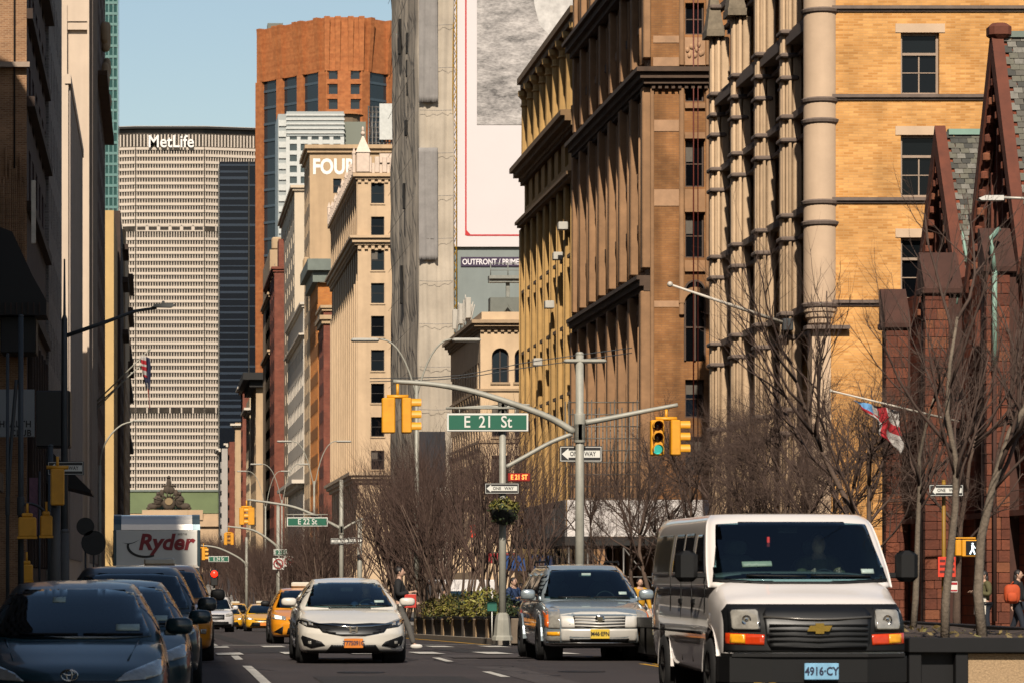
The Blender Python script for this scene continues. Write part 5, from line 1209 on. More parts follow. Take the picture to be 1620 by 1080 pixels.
h = c.hit('F', 0, .85); q = MB(); q.prism([(-.13, -.025), (-.1, .03), (-.045, .03), (-.045, .055), (.045, .055), (.045, .03), (.13, .03), (.1, -.03), (.045, -.03), (.045, -.055), (-.045, -.055), (-.045, -.03), (-.13, -.03)], 'y', 0, .03); o = q.build('bow_tie_emblem', GLD, c.root, False); o.location = (0, h.y - .075, .85)
c.panel('headlight_recess', [(.6, .815), (.6, 1.07), (.92, 1.07), (.925, .815)], GRL, off=.026, mirror=True)
c.panel('headlight', [(.625, .845), (.62, 1.03), (.64, 1.05), (.87, 1.045), (.89, 1.02), (.89, .86), (.87, .84), (.65, .838)], LAMP, off=.042, res=.03, mirror=True)
for sg in (1, -1):
    h = c.hit('F', sg*.745, .94); q = MB(); q.lathe([(.05, -.052), (.04, -.048), (.025, -.045), (.01, -.05)], (sg*.745, h.y - .012, .94), 14, 'y'); q.build('bulb', CHR, c.root, False)
c.panel('turn_signal', [(.57, .675), (.565, .785), (.945, .8), (.95, .685)], mat('red orange lens', '#c53a12', .2, 0, .2, 14, coat=.5), off=.03, mirror=True, res=.05)
c.panel('side_lamp', [(.76, .69), (.76, .785), (.905, .79), (.91, .695)], AMBY, off=.036, mirror=True, res=.05)
q = MB(); 
bp = [(-1.0, .3), (-.93, .02), (-.5, -.09), (.5, -.09), (.93, .02), (1.0, .3), (1.0, .5), (-1.0, .5)]
q.prism(bp, 'z', .28, .55); q.build('bumper', BLKP, c.root, False)
q = MB(); q.prism([(-.98, .3), (-.91, .0), (-.5, -.12), (.5, -.12), (.91, .0), (.98, .3)], 'z', .551, .585); q.build('bumper_top', mat('bumper grey', '#141313', .6, 0, .1, 3, spec=.25), c.root, False)
PCT = mat('plate blue white', '#7fb0cf', .5, 0, .25, 5)
pl = c.plate('4916·CY', .4, .36, .175, PCT, PNV, size=.12); pl.location.y -= .22
for (a, b_, z0, z1, nm) in ((1.45, 2.15, 1.42, 1.86, 'front_side_window'), (2.35, 3.0, 1.42, 1.88, 'side_window'), (3.1, 3.75, 1.42, 1.88, 'side_window'), (3.95, 5.35, 1.42, 1.88, 'rear_side_window')):
    c.panel(nm, [(a - (.1 if 'front' in nm else 0), z0), (a + (.28 if 'front' in nm else 0), z1), (b_, z1), (b_, z0)], SIDEG if 'rear' not in nm else mat('grey reflection glass', '#4a463c', .15, 0, .15, 2), 'L', off=.006, mirror=True)  # rear pane's reflection is put into its grey-beige colour
for y in (1.32, 2.25, 3.05, 3.85): c.strip('door_seam', [(y, .45), (y, 1.0), (y, 1.4)], .007, BLKP, 'L', mirror=True)
c.strip('body_moulding', [(1.5, .78), (3, .78), (5.4, .78)], .02, BLKP, 'L', mirror=True)
for y in (2.05, 3.0):
    for sg in (-1, 1):
        h = c.hit('L' if sg < 0 else 'R', y, 1.12); q = MB(); q.cbox(h.x - .025, h.x + .025, y, y + .18, 1.09, 1.15, .01); q.build('door_handle', BLKP, c.root, False)
for sg in (-1, 1):
    q = MB(); q.cbox(sg*1.2 - .12, sg*1.2 + .12, 1.2, 1.36, 1.34, 1.68, .05); q.cbox(min(sg*.92, sg*1.1), max(sg*.92, sg*1.1), 1.26, 1.32, 1.38, 1.44, .01); q.build('wing_mirror', BLKP, c.root, False)
for (ay, az, ar) in ((.95, .36, .47), (4.35, .36, .47)):
    for sg in (-1, 1):
        q = MB(); q.lathe([(ar - .01, sg*.97), (ar + .05, sg*1.0), (ar + .05, sg*.96)], (0, ay, az), 18, 'x', arc=(0, math.pi), sm=False); q.build('wheel_arch_lip', VW, c.root, False)
c.wheels((.95, 4.35), .9, .37, .24, RIM, 6); wipers(c, 1.41, ((-.6, .05), (.1, .75)), 1.4)
c.panel('inspection_sticker', [(.66, 1.43), (.66, 1.48), (.8, 1.48), (.8, 1.43)], STK, off=.014); c.panel('paper_on_dash', [(-.62, 1.5), (-.62, 1.56), (-.3, 1.565), (-.3, 1.51)], mat('dash paper', '#5f7a6e', .6), off=.012)
h = c.hit('F', -.3, 1.78); q = MB(); q.cbox(-.31, -.28, h.y - .02, h.y - .005, 1.72, 1.83, .004); q.build('hanging_charm', mat('red charm', '#b0242a', .6), c.root, False)
c.put(6.97, 37.3)

# ---- silver estate with vertical lamps
SIL_ = mat('silver car paint', (.44, .505, .53), .26, .6, .03, 1.5, spec=.5, coat=1.)
c = Car('silver_suv', 'silver estate suv with tall vertical headlights and yellow plate, left of the white van', [(0, .84, .3, .78), (.15, .9, .24, .86), (.6, .92, .22, .94), (1.2, .92, .2, 1.02), (1.6, .92, .2, 1.06), (3, .92, .22, 1.08), (4.4, .9, .28, 1.08), (4.95, .84, .38, 1.02)],
        [(1.0, 1.15, 4.9, .86, .5), (1.2, 1.45, 4.88, .83, .5), (1.5, 1.95, 4.75, .69, .45), (1.62, 2.25, 4.6, .6, .4)], SIL_, front=[(.2, .1), (.4, .02), (.62, .0), (.8, .05), (.95, .16)], sweep=.22, arches=[(.95, .34, .42), (3.9, .34, .42)])
c.panel('windscreen', [(-.78, 1.06), (-.60, 1.52), (-.3, 1.555), (.3, 1.555), (.60, 1.52), (.78, 1.06), (.4, 1.045), (-.4, 1.045)], WSH, off=.008)
CHG = mat('satin silver', '#d6d1c8', .35, .2, .06, 3)
c.panel('grille_header', [(-.63, .56), (-.65, .79), (-.3, .835), (.3, .835), (.65, .79), (.63, .56)], CHG, off=.008)
g = c.panel('grille', [(-.42, .6), (-.44, .77), (.44, .77), (.42, .6), (.2, .565), (-.2, .565)], GRL, off=.016)
for k in range(4): c.strip('grille_bar', [(-.42, .745 - .048*k), (0, .74 - .052*k), (.42, .745 - .048*k)], .015, CHG, off=.026, parent=g)
h = c.hit('F', 0, .7); q = MB(); q.lathe([(.001, -.012), (.075, -.008), (.085, 0)], (0, h.y - .03, .7), 16, 'y'); q.prism([(-.05, .75), (.05, .75), (.04, .67), (0, .645), (-.04, .67)], 'y', h.y - .05, h.y - .043); q.build('wreath_emblem', CHR, c.root, False)
c.panel('headlight', [(.66, .55), (.64, .87), (.74, .92), (.885, .86), (.9, .56)], LAMP, off=.014, res=.05, mirror=True)
c.panel('corner_reflector', [(.84, .57), (.83, .84), (.884, .855), (.897, .575)], AMB, off=.02, res=.05, mirror=True)
c.panel('bumper_cover', [(-.63, .335), (-.64, .545), (.64, .545), (.63, .335)], CHG, off=.008)  # lighter silver puts the sunlit look into the bumper's colour
c.panel('fog_lamp_housing', [(.65, .33), (.65, .5), (.88, .5), (.87, .34)], LAMP, off=.014, res=.05, mirror=True)
c.panel('indicator', [(.66, .43), (.66, .495), (.86, .495), (.86, .43)], AMBY, off=.022, res=.05, mirror=True)
c.panel('bumper_trim', [(-.84, .2), (-.86, .28), (.86, .28), (.84, .2)], BLKP, off=.014); c.panel('bumper_strip', [(-.86, .285), (-.86, .315), (.86, .315), (.86, .285)], CHR, off=.02)
c.panel('lower_intake', [(-.48, .325), (-.5, .385), (.5, .385), (.48, .325)], GRL, off=.016)
c.plate('M46·EFN', .46, .32, .16, mat('plate yellow', '#d7b638', .5, 0, .1, 6), PK, size=.1)
for (a, b_, nm) in ((1.85, 2.75, 'front_side_window'), (2.85, 3.75, 'side_window'), (3.85, 4.6, 'rear_side_window')): c.panel(nm, [(a - (.35 if 'front' in nm else 0), 1.1), (a + (.1 if 'front' in nm else 0), 1.46), (b_, 1.5), (b_, 1.1)], SIDEG, 'L', off=.006, mirror=True)
for y in (1.6, 2.8, 3.75): c.strip('door_seam', [(y, .35), (y, .7), (y, 1.05)], .006, BLKP, 'L', mirror=True)
for y in (2.55, 3.5):
    for sg in (-1, 1):
        h = c.hit('L' if sg < 0 else 'R', y, .92); q = MB(); q.cbox(h.x - .02, h.x + .02, y, y + .16, .9, .94, .008); q.build('door_handle', CHR, c.root, False)
for sg in (-1, 1):
    q = MB(); q.tube([(sg*.62, 2.3, 1.63), (sg*.63, 2.5, 1.69), (sg*.63, 4.2, 1.7), (sg*.62, 4.4, 1.64)], .018, 5); q.build('roof_rail', BLKP, c.root, False)
    q = MB(); q.lathe([(.41, sg*.9), (.45, sg*.93), (.45, sg*.88)], (0, .95, .34), 18, 'x', arc=(0, math.pi), sm=False); q.lathe([(.41, sg*.9), (.45, sg*.93), (.45, sg*.88)], (0, 3.9, .34), 18, 'x', arc=(0, math.pi), sm=False); q.build('wheel_arch_lip', SIL_, c.root, False)
c.mirrors(1.02, 1.75, 1.12, r=(.13, .08, .09)); c.wheels((.95, 3.9), .83, .36, .24, RIM, 7); wipers(c, 1.075, ((-.55, 0), (.05, .65)), 1.08)
c.panel('inspection_sticker', [(.5, 1.12), (.5, 1.17), (.64, 1.17), (.64, 1.12)], STK, off=.014)
q = MB(); h = c.hit('F', 0, 1.47); q.cbox(-.08, .08, h.y - .03, h.y - .012, 1.44, 1.49, .005); q.build('mirror_glint', STK, c.root, False)  # pale box drawn in place of a glint on the mirror
c.put(7.42, 59.3)

# ---- white saloon with winged chrome grille
WS = paint('pearl white paint', (.70, .65, .57), .25)
def saloon(name, label, pm, group=None, H=1.42):
    return Car(name, label, [(0, .76, .2, .60), (.14, .84, .17, .68), (.55, .89, .16, .78), (1.1, .9, .16, .88), (1.5, .9, .16, .92), (2.6, .9, .17, .95), (3.7, .89, .19, .97), (4.3, .86, .24, .98), (4.63, .76, .32, .92)],
        [(.86, 1.05, 4.35, .82, .5), (1.02, 1.3, 4.2, .79, .5), (H-.14, 1.95, 3.6, .62, .4), (H-.05, 2.3, 3.3, .55, .35)], pm, front=[(.15, .08), (.3, .0), (.5, .0), (.62, .06), (.75, .2)], sweep=.34, group=group, arches=[(.92, .32, .38), (3.65, .32, .38)])
def saloon_glass(c, H=1.42, side=True):
    k = H - 1.42
    c.panel('windscreen', [(-.73, .925), (-.56, 1.29+k), (-.3, 1.325+k), (.3, 1.325+k), (.56, 1.29+k), (.73, .925), (.4, .905), (-.4, .905)], WSH, off=.008)
    for (a, b_, nm) in ((1.8, 2.65, 'front_side_window'), (2.75, 3.6, 'rear_side_window')): c.panel(nm, [(a - (.3 if 'front' in nm else 0), .98), (a + (.15 if 'front' in nm else 0), 1.27+k), (b_ - (.1 if 'rear' in nm else 0), 1.28+k), (b_ + (.1 if 'rear' in nm else 0), .98)], SIDEG, 'L', off=.006, mirror=True)
    for y in (1.5, 2.7, 3.6): c.strip('door_seam', [(y, .3), (y, .6), (y, .92)], .006, BLKP, 'L', mirror=True)
c = saloon('white_saloon', 'white saloon car with dark winged grille and orange plate driving towards us', WS); saloon_glass(c)
g = c.panel('grille', [(-.50, .52), (-.62, .655), (-.3, .665), (0, .65), (.3, .665), (.62, .655), (.50, .52), (.2, .465), (-.2, .465)], GRL, off=.022, res=.045)
c.strip('grille_chrome', [(-.86, .70), (-.6, .645), (-.3, .61), (0, .60), (.3, .61), (.6, .645), (.86, .70)], .024, CHR, off=.028, parent=g)
for z in (.5, .53): c.strip('grille_bar', [(-.45, z + .03), (0, z), (.45, z + .03)], .007, BLKP, off=.026, parent=g)
h = c.hit('F', 0, .55); q = MB(); y = h.y - .05
for x in (-.045, .045): q.prism([(x - .016 + math.copysign(.012, x), .61), (x + .016 + math.copysign(.012, x), .61), (x + .014, .49), (x - .014, .49)], 'y', y, y + .03)
q.box(-.05, .05, y + .003, y + .028, .538, .562); o = q.build('letter_emblem', CHR, c.root, False)
c.panel('headlight', [(.46, .56), (.52, .65), (.84, .755), (.885, .74), (.86, .66), (.75, .6)], LAMPD, off=.012, res=.04, mirror=True)
c.panel('lamp_strip', [(.5, .63), (.52, .65), (.84, .755), (.885, .74), (.86, .725)], LAMP, off=.018, res=.04, mirror=True)
for x in (.58, .68, .78): c.panel('lamp_lens', [(x - .035, .625), (x - .035, .66), (x + .035, .68), (x + .035, .635)], LAMP, off=.018, res=.03, mirror=True)
c.panel('fog_vent', [(.46, .3), (.52, .36), (.82, .46), (.84, .42), (.8, .3), (.68, .255)], BLKP, off=.01, res=.05, mirror=True)
c.panel('fog_lamp', [(.68, .32), (.68, .37), (.73, .37), (.73, .32)], LAMP, off=.016, res=.03, mirror=True)
c.panel('lower_intake', [(-.44, .205), (-.36, .31), (.36, .31), (.44, .205)], GRL, off=.024, res=.04)
c.panel('lower_lip', [(-.84, .175), (-.84, .205), (.84, .2), (.84, .175)], BLKP, off=.018, res=.04)
c.plate('T775091C', .335, .31, .155, mat('plate orange', '#d6791b', .5, 0, .1, 6), PNV, size=.1)
c.mirrors(.99, 1.62, 1.0, r=(.13, .08, .07)); c.wheels((.92, 3.65), .79, .32, .22, RIMD); wipers(c, .94, ((-.5, .05), (.1, .65)), .94)
c.panel('inspection_sticker', [(.42, .99), (.42, 1.03), (.58, 1.03), (.58, .99)], STK, off=.012)
DRV = mat('driver shape', '#101a20', .8)
c.put(3.2, 57.6)
civic = c

# ---- dark parked cars at the left kerb
DB = mat('dark blue paint', (.006, .028, .036), .3, 0, .03, 1.5, spec=.35, coat=.45, grime=.12)
c = saloon('dark_blue_saloon', 'dark blue parked saloon nearest the camera, its bonnet cut by the lower edge', DB, H=1.46); saloon_glass(c, 1.46)
h = c.hit('F', 0, .56)
q = MB()
for rx, rz_2, dz in ((.075, .05, 0), (.026, .046, 0), (.052, .02, .02)):
    q.tube([(rx*math.cos(2*math.pi*k/20), 0, dz + rz_2*math.sin(2*math.pi*k/20)) for k in range(21)], .008, 5, caps=False)
o = q.build('ring_emblem', CHR, c.root, False); o.location = (0, h.y - .05, .60)
c.panel('headlight', [(.4, .54), (.5, .62), (.82, .74), (.87, .72), (.84, .6), (.7, .56)], LAMP, off=.012, res=.04, mirror=True)
c.panel('grille', [(-.4, .5), (-.42, .55), (.42, .55), (.4, .5)], GRL, off=.01); c.panel('lower_intake', [(-.6, .2), (-.55, .42), (.55, .42), (.6, .2)], GRL, off=.01)
c.mirrors(.99, 1.62, 1.02, r=(.13, .08, .08)); c.wheels((.92, 3.65), .79, .33, .22); wipers(c, .95, ((-.5, .05), (.1, .65)), .95)
c.panel('toll_tag', [(-.2, 1.24), (-.2, 1.29), (-.08, 1.29), (-.08, 1.24)], STK, off=.012); c.panel('registration_sticker', [(.4, .98), (.4, 1.04), (.62, 1.04), (.62, .98)], STK, off=.012)
c.strip('bonnet_crease', [(.52, .72), (.6, .86), (.62, .9)], .01, DB, 'F', mirror=True)
c.put(-.78, 31.6)
DG = mat('dark grey paint', (.016, .026, .03), .3, 0, .03, 1.5, spec=.35, coat=.45, grime=.12)
r2 = dup(c.root, (-.5, 38.6, gz(-.5, 38.6)), 0, 'second parked dark saloon, half hidden by the nearest dark blue one')
def suv(name, label, pm, cat='car', group=None):
    c = Car(name, label, [(0, .82, .28, .8), (.15, .89, .24, .9), (.6, .92, .22, 1.0), (1.2, .92, .22, 1.06), (1.6, .92, .22, 1.1), (3, .92, .24, 1.12), (4.2, .91, .3, 1.12), (4.7, .85, .4, 1.08)],
        [(1.04, 1.15, 4.65, .87, .5), (1.24, 1.4, 4.6, .84, .5), (1.56, 1.85, 4.45, .7, .45), (1.68, 2.15, 4.3, .61, .4)], pm, front=[(.2, .1), (.4, .02), (.7, .0), (.85, .05), (1.0, .18)], sweep=.26, cat=cat, group=group, arches=[(.92, .36, .42), (3.75, .36, .42)])
    c.panel('windscreen', [(-.78, 1.11), (-.62, 1.56), (-.3, 1.6), (.3, 1.6), (.62, 1.56), (.78, 1.11), (.4, 1.095), (-.4, 1.095)], WSH, off=.008)
    for (a, b_, nm) in ((1.8, 2.7, 'front_side_window'), (2.8, 3.7, 'side_window')): c.panel(nm, [(a - (.3 if 'front' in nm else 0), 1.16), (a + (.1 if 'front' in nm else 0), 1.54), (b_, 1.56), (b_, 1.16)], SIDEG, 'L', off=.006, mirror=True)
    c.panel('headlight', [(.5, .74), (.52, .86), (.86, .92), (.88, .8), (.7, .74)], LAMP, off=.012, res=.06, mirror=True)
    c.panel('grille', [(-.46, .6), (-.48, .84), (.48, .84), (.46, .6)], GRL, off=.01); c.panel('lower_intake', [(-.7, .3), (-.66, .5), (.66, .5), (.7, .3)], BLKP, off=.01)
    c.mirrors(1.02, 1.6, 1.17, BLKP if cat == 'cab' else None, r=(.13, .08, .1)); c.wheels((.92, 3.75), .82, .37, .24); return c
c = suv('dark_suv', 'tall dark parked suv, third in the kerbside row before the box truck', DG); c.panel('registration_sticker', [(.4, 1.16), (.4, 1.21), (.6, 1.21), (.6, 1.16)], STK, off=.012); c.put(-.35, 45.5); c.root.scale = (1, 1, .95)

# ---- yellow cabs
CABY = paint('cab yellow', (.72, .36, .015), .3); CABO = paint('cab orange', (.74, .27, .012), .3)
def rooflight(c, z, y):
    q = MB(); q.cbox(-.28, .28, y, y + .16, z, z + .13, .03); rl = q.build('roof_light', mat('roof light white', '#cfc8b8', .4), c.root, False)
c = saloon('yellow_cab', 'yellow cab with lit headlamps behind the white saloon, roof light showing', CABY, 'yellow cabs'); saloon_glass(c); cab = c
c.panel('headlight', [(.46, .58), (.52, .66), (.82, .73), (.87, .7), (.82, .6)], LAMP, off=.012, res=.05, mirror=True); c.panel('lit_lamp', [(.6, .6), (.6, .66), (.72, .68), (.72, .61)], LIT, off=.018, res=.04, mirror=True)
c.panel('grille', [(-.4, .55), (-.5, .6), (0, .575), (.5, .6), (.4, .55), (0, .52)], GRL, off=.012); c.panel('lower_intake', [(-.66, .25), (-.54, .45), (.54, .45), (.66, .25)], GRL, off=.012)
h = c.hit('F', 0, .36); q = MB(); q.cbox(-.15, .15, h.y - .035, h.y - .015, .285, .435, .006); q.build('number_plate', mat('plate orange', '#d6791b', .5), c.root, False); c.mirrors(.99, 1.62, 1.0, BLKP, (.12, .08, .07)); c.wheels((.92, 3.65), .79, .33, .22, RIMD); rooflight(c, 1.415, 2.6); c.put(5.35, 178)
c = saloon('orange_cab', 'orange yellow cab with bright headlamp directly behind the white saloon', CABO, 'yellow cabs', 1.47); saloon_glass(c, 1.47)
c.panel('headlight', [(.5, .6), (.5, .69), (.82, .76), (.87, .72), (.86, .63)], LAMP, off=.012, res=.05, mirror=True); c.panel('lit_lamp', [(.62, .63), (.62, .7), (.78, .73), (.78, .65)], LIT, off=.018, res=.04, mirror=True)
c.panel('fog_vent', [(.6, .25), (.58, .45), (.82, .3)], GRL, off=.012, res=.05, mirror=True); c.panel('grille', [(-.4, .5), (-.46, .62), (.46, .62), (.4, .5)], GRL, off=.012); c.panel('lower_intake', [(-.5, .25), (-.46, .4), (.46, .4), (.5, .25)], GRL, off=.012)
c.mirrors(.99, 1.62, 1.03, BLKP, (.12, .08, .07)); c.wheels((.92, 3.65), .79, .34, .22, RIM); rooflight(c, 1.465, 2.6); c.put(3.8, 90)
dup(cab.root, (4.35, 214, gz(4, 214)), 0, 'yellow cab partly hidden behind the small white suv', 'yellow cabs')
c = suv('yellow_cab_suv', 'tall yellow cab van farther back above the other cabs', CABY, 'cab', 'yellow cabs'); rooflight(c, 1.7, 2.6); c.put(5.3, 236); cs = c
c.panel('lit_lamp', [(.62, .78), (.62, .84), (.76, .86), (.76, .79)], LIT, off=.018, res=.04, mirror=True)
dup(cs.root, (3.75, 275, gz(3.7, 275)), 0, 'farthest yellow cab small against the dark trees', 'yellow cabs')
dup(cs.root, (6.6, 300, gz(6.6, 300)), 0, 'distant yellow cab beside the median trees', 'yellow cabs')
c = suv('orange_cab_suv', 'orange cab suv parked in shade with dark mirror, below the box truck', CABO, 'cab', 'yellow cabs'); rooflight(c, 1.7, 2.6); c.put(.05, 60.5)
c.panel('fog_lamp', [(.7, .5), (.7, .58), (.8, .58), (.8, .5)], LAMP, off=.016, res=.04, mirror=True)
c = suv('white_suv', 'small white suv with black grille waiting left of the yellow cabs', paint('suv white paint', (.66, .63, .62), .28)); c.panel('bumper_guard', [(-.8, .26), (-.8, .4), (.8, .4), (.8, .26)], BLKP, off=.016); c.put(2.75, 168)

# ---- traffic in the opposite roadway beyond the median
def box_truck(name, label, bm, cabm, W=1.22, H=3.5, L=6.2):
    root = thing(name, label, 'truck'); zb = 1.05
    q = MB(); q.cbox(-W, W, 1.35, 1.35 + L, zb, H, .04); q.build('cargo_box', bm, root, False)
    return root
root = box_truck('box_truck', 'white rental box truck with red and black lettering on its rounded overcab', mat('truck box white', (.80, .77, .70), .5, 0, .04, .8, grime=.12), DG, H=3.62); truck = root
TB_ = mat('truck box white', 0); TT = mat('truck corner trim', '#47585f', .35, .5, .1, 2); TS = mat('truck silver nose', (.8, .74, .66), .25, .2, .06, 2, coat=.6)
q = MB(); q.cbox(-1.2, 1.2, .25, 1.349, 2.18, 3.2, .03); q.build('overcab_box', TB_, root, False)
q = MB(); q.prism([(.25, 3.2), (.3, 3.36), (.42, 3.5), (.62, 3.6), (.9, 3.63), (1.349, 3.63), (1.349, 3.2)], 'x', -1.0, 1.0); q.build('rounded_nose', TS, root, False)
for sg in (-1, 1):
    q = MB(); q.prism([(.27, 3.2), (.32, 3.36), (.44, 3.5), (.64, 3.6), (.9, 3.645), (1.349, 3.645), (1.349, 3.2)], 'x', min(sg*1.002, sg*1.22), max(sg*1.002, sg*1.22)); q.build('corner_casting', TT, root, False)
    q = MB(); q.cbox(min(sg*1.14, sg*1.23), max(sg*1.14, sg*1.23), .2, .3, 2.16, 3.199, .02); q.build('edge_trim', TT, root, False)
q = MB(); q.cbox(-1.2, 1.2, .21, .249, 2.13, 2.22, .01); q.build('lower_trim', TS, root, False)
q = MB()
for x in (-.14, 0, .14): q.cbox(x - .05, x + .05, .19, .209, 2.15, 2.19, .005)
q.each('marker_lamp', mat('red marker', '#8a2a1c', .4), root, False)
RR = mat('truck red lettering', '#8c1420', .5)
text('lettering', 'Ryder', .62, RR, (.24, .243, 2.84), root, world=False, bold=.022, shear=.22, ext=.004, sx=1.02)
q = MB(); sw = [(-.97, 2.83), (-.78, 2.815), (-.60, 2.86), (-.44, 2.95), (-.62, 2.845), (-.74, 2.80)]
q.prism([(-.99, 2.845), (-.80, 2.82), (-.66, 2.85), (-.48, 2.93), (-.64, 2.835), (-.78, 2.795)], 'y', .242, .249)
arc = [(-.33 + .52*math.cos(a)*1.0, 2.74 + .33*math.sin(a)) for a in np.linspace(math.radians(165), math.radians(300), 16)]; arc2 = [(-.33 + .47*math.cos(a)*1.0 + .02, 2.755 + .28*math.sin(a)) for a in np.linspace(math.radians(300), math.radians(165), 16)]
q.prism(arc + arc2, 'y', .2425, .2485); q.build('swoosh', mat('truck black print', '#1d1a19', .5), root, False)
text('fleet_number', '602718', .085, MC['truck black print'], (.72, .243, 3.08), root, world=False, ext=.003)
q = MB(); q.prism([(-.35, .5), (-.35, .95), (-.15, 1.15), (.35, 1.3), (.85, 2.1), (1.3, 2.1), (1.3, .5)], 'x', -.98, .98); q.build('cab', paint('truck cab white', (.5, .48, .44)), root, False)
q = MB(); q.add([(-.86, .335, 1.33), (.86, .335, 1.33), (.78, .83, 2.08), (-.78, .83, 2.08), (-.86, .32, 1.34), (.86, .32, 1.34), (.78, .815, 2.09), (-.78, .815, 2.09)], [(4,5,6,7), (0,3,2,1), (0,1,5,4), (2,3,7,6), (1,2,6,5), (3,0,4,7)]); q.build('windscreen', WSH, root, False)
q = MB(); q.box(-.6, .6, -.38, -.351, .62, .92); q.build('grille', GRL, root, False)
q = MB(); q.cbox(-.9, -.66, -.38, -.351, .68, .88, .02); q.cbox(.66, .9, -.38, -.351, .68, .88, .02); q.each('headlight', LAMP, root, False)
q = MB(); q.cbox(-1.0, 1.0, -.45, -.352, .36, .56, .03); q.build('bumper', CHR, root, False)
for sg in (-1, 1): q = MB(); q.cbox(sg*1.2 - .1, sg*1.2 + .1, .5, .6, 1.5, 1.95, .03); q.tube([(sg*.95, .55, 1.5), (sg*1.2, .55, 1.45)], .02, 5); q.build('wing_mirror', BLKP, root, False)
q = MB(); q.box(-.5, .5, .3, 7.2, .5, 1.04); q.build('chassis', UND, root, False)
for y in (.45, 5.6):
    for sg in (-1, 1): wheel(root, sg*.9, y, .42, .28, RIM, sg, 6)
root.location = (0, 99.6, gz(0, 100))
wt = box_truck('white_truck', 'white box truck seen through the median trees', mat('white truck box', (.72, .68, .66), .5, 0, .04, 1, grime=.15), DG, H=2.45, L=5)
q = MB(); q.prism([(-.4, .5), (-.4, 1.1), (.2, 1.3), (.7, 2.05), (1.3, 2.05), (1.3, .5)], 'x', -1, 1); q.build('cab', VW, wt, False)
q = MB(); q.add([(-.85, .19, 1.36), (.85, .19, 1.36), (.8, .62, 1.98), (-.8, .62, 1.98)], [(0, 1, 2, 3)]); q.build('windscreen', WSH, wt, False)
for y in (.4, 4.8):
    for sg in (-1, 1): wheel(wt, sg*.9, y, .42, .28, RIM, sg, 6)
wt.location = (12.9, 146, gz(13, 146) - .2)
w2 = dup(wt, (14.6, 118, gz(14.6, 118) - .5), 0, 'white van top standing behind the green median shrubs')
dup(cab.root, (12.6, 118, gz(12.6, 118)), 0, 'yellow cab half hidden by the planter shrubs beyond the median', 'yellow cabs')
dup(civic.root, (15.0, 112, gz(15, 112)), 0, 'pale car roof behind the street sign pole beyond the shrubs')
dup(r2, (16.8, 96, gz(16.8, 96)), 0, 'dark car hidden behind the silver suv across the median')
# ================================================================ street furniture
GALV = mat('galvanised steel', '#a19e92', .55, .1, .15, 3, streak=.15); DKP = mat('dark street pole', '#3d4144', .6, .2, .2, 3)
SGY = mat('signal yellow', (.78, .34, .012), .5, 0, .12, 5, grime=.25); SBK = mat('signal black', '#0c0c0c', .6)
SGN = mat('street sign green', '#0b5e46', .5, 0, .05, 2); SWH = mat('sign white', '#dcdad2', .55, 0, .06, 5); SIK = mat('sign black', '#131212', .55)
GRN_ON = mat('green signal light', '#4fd9c0', .3, emit=.4); REDL = mat('red signal lens', '#3a0d0a', .2); GRNL = mat('green signal lens', '#0a2b26', .2); YELL = mat('amber signal lens', '#3a2405', .2)
def P3(u, v, Y): return Vector((xu(u, Y), Y, zv(v, Y)))
def head(root, c, yaw, lit=None, h=.80):
    """three-section signal head facing -Y before turning by yaw"""
    Rm = Matrix.Rotation(yaw, 4, 'Z'); T = Matrix.Translation(c) @ Rm
    def addp(name, q, m):
        q.v = [tuple(T @ Vector(p)) for p in q.v]; return q.build(name, m, root)
    q = MB(); q.cbox(-.15, .15, -.1, .12, -h/2, h/2, .025); hs = addp('signal_housing', q, SGY)
    for k, (nm, m) in enumerate((('red', REDL), ('amber', YELL), ('green', GRNL))):
        z = h/2 - h/6 - k*h/3
        q = MB(); q.lathe([(.001, -.12), (.1, -.115), (.105, -.1)], (0, 0, z), 14, 'y'); addp('signal_lens', q, GRN_ON if lit == nm else m)
        q = MB(); q.lathe([(.12, -.1), (.12, -.32), (.11, -.32), (.11, -.1)], (0, 0, z), 14, 'y', arc=(R(-25), R(205)), sm=False); addp('signal_visor', q, SGY)
    return hs
def signal(label, u, v, Y, yaws, lit=None, hang=.25, group=None, sep=.28):
    c = P3(u, v, Y); root = thing('traffic_light', label, 'traffic light', c, 0, group)
    for k, yw in enumerate(yaws):
        o = Vector(((k - .5)*.42, 0, 0)) if len(yaws) > 1 else Vector((0, 0, 0))
        head(root, c + o, yw, lit if k == 0 else None)
    q = MB(); q.tube([c + Vector((0, 0, .40)), c + Vector((0, 0, .42 + hang))], .035, 6); q.tube([c + Vector((-.24, 0, .43)), c + Vector((.24, 0, .43))], .05, 6); q.build('hanger', SGY, root); return root
def pole_base(q, X, Y, z0, r=.3, h=.55): q.lathe([(r, z0), (r*.97, z0 + .08), (r*.85, z0 + .12), (r*.72, z0 + h*.8), (r*.6, z0 + h), (r*.36, z0 + h + .06)], (X, Y, 0), 8, sm=False)
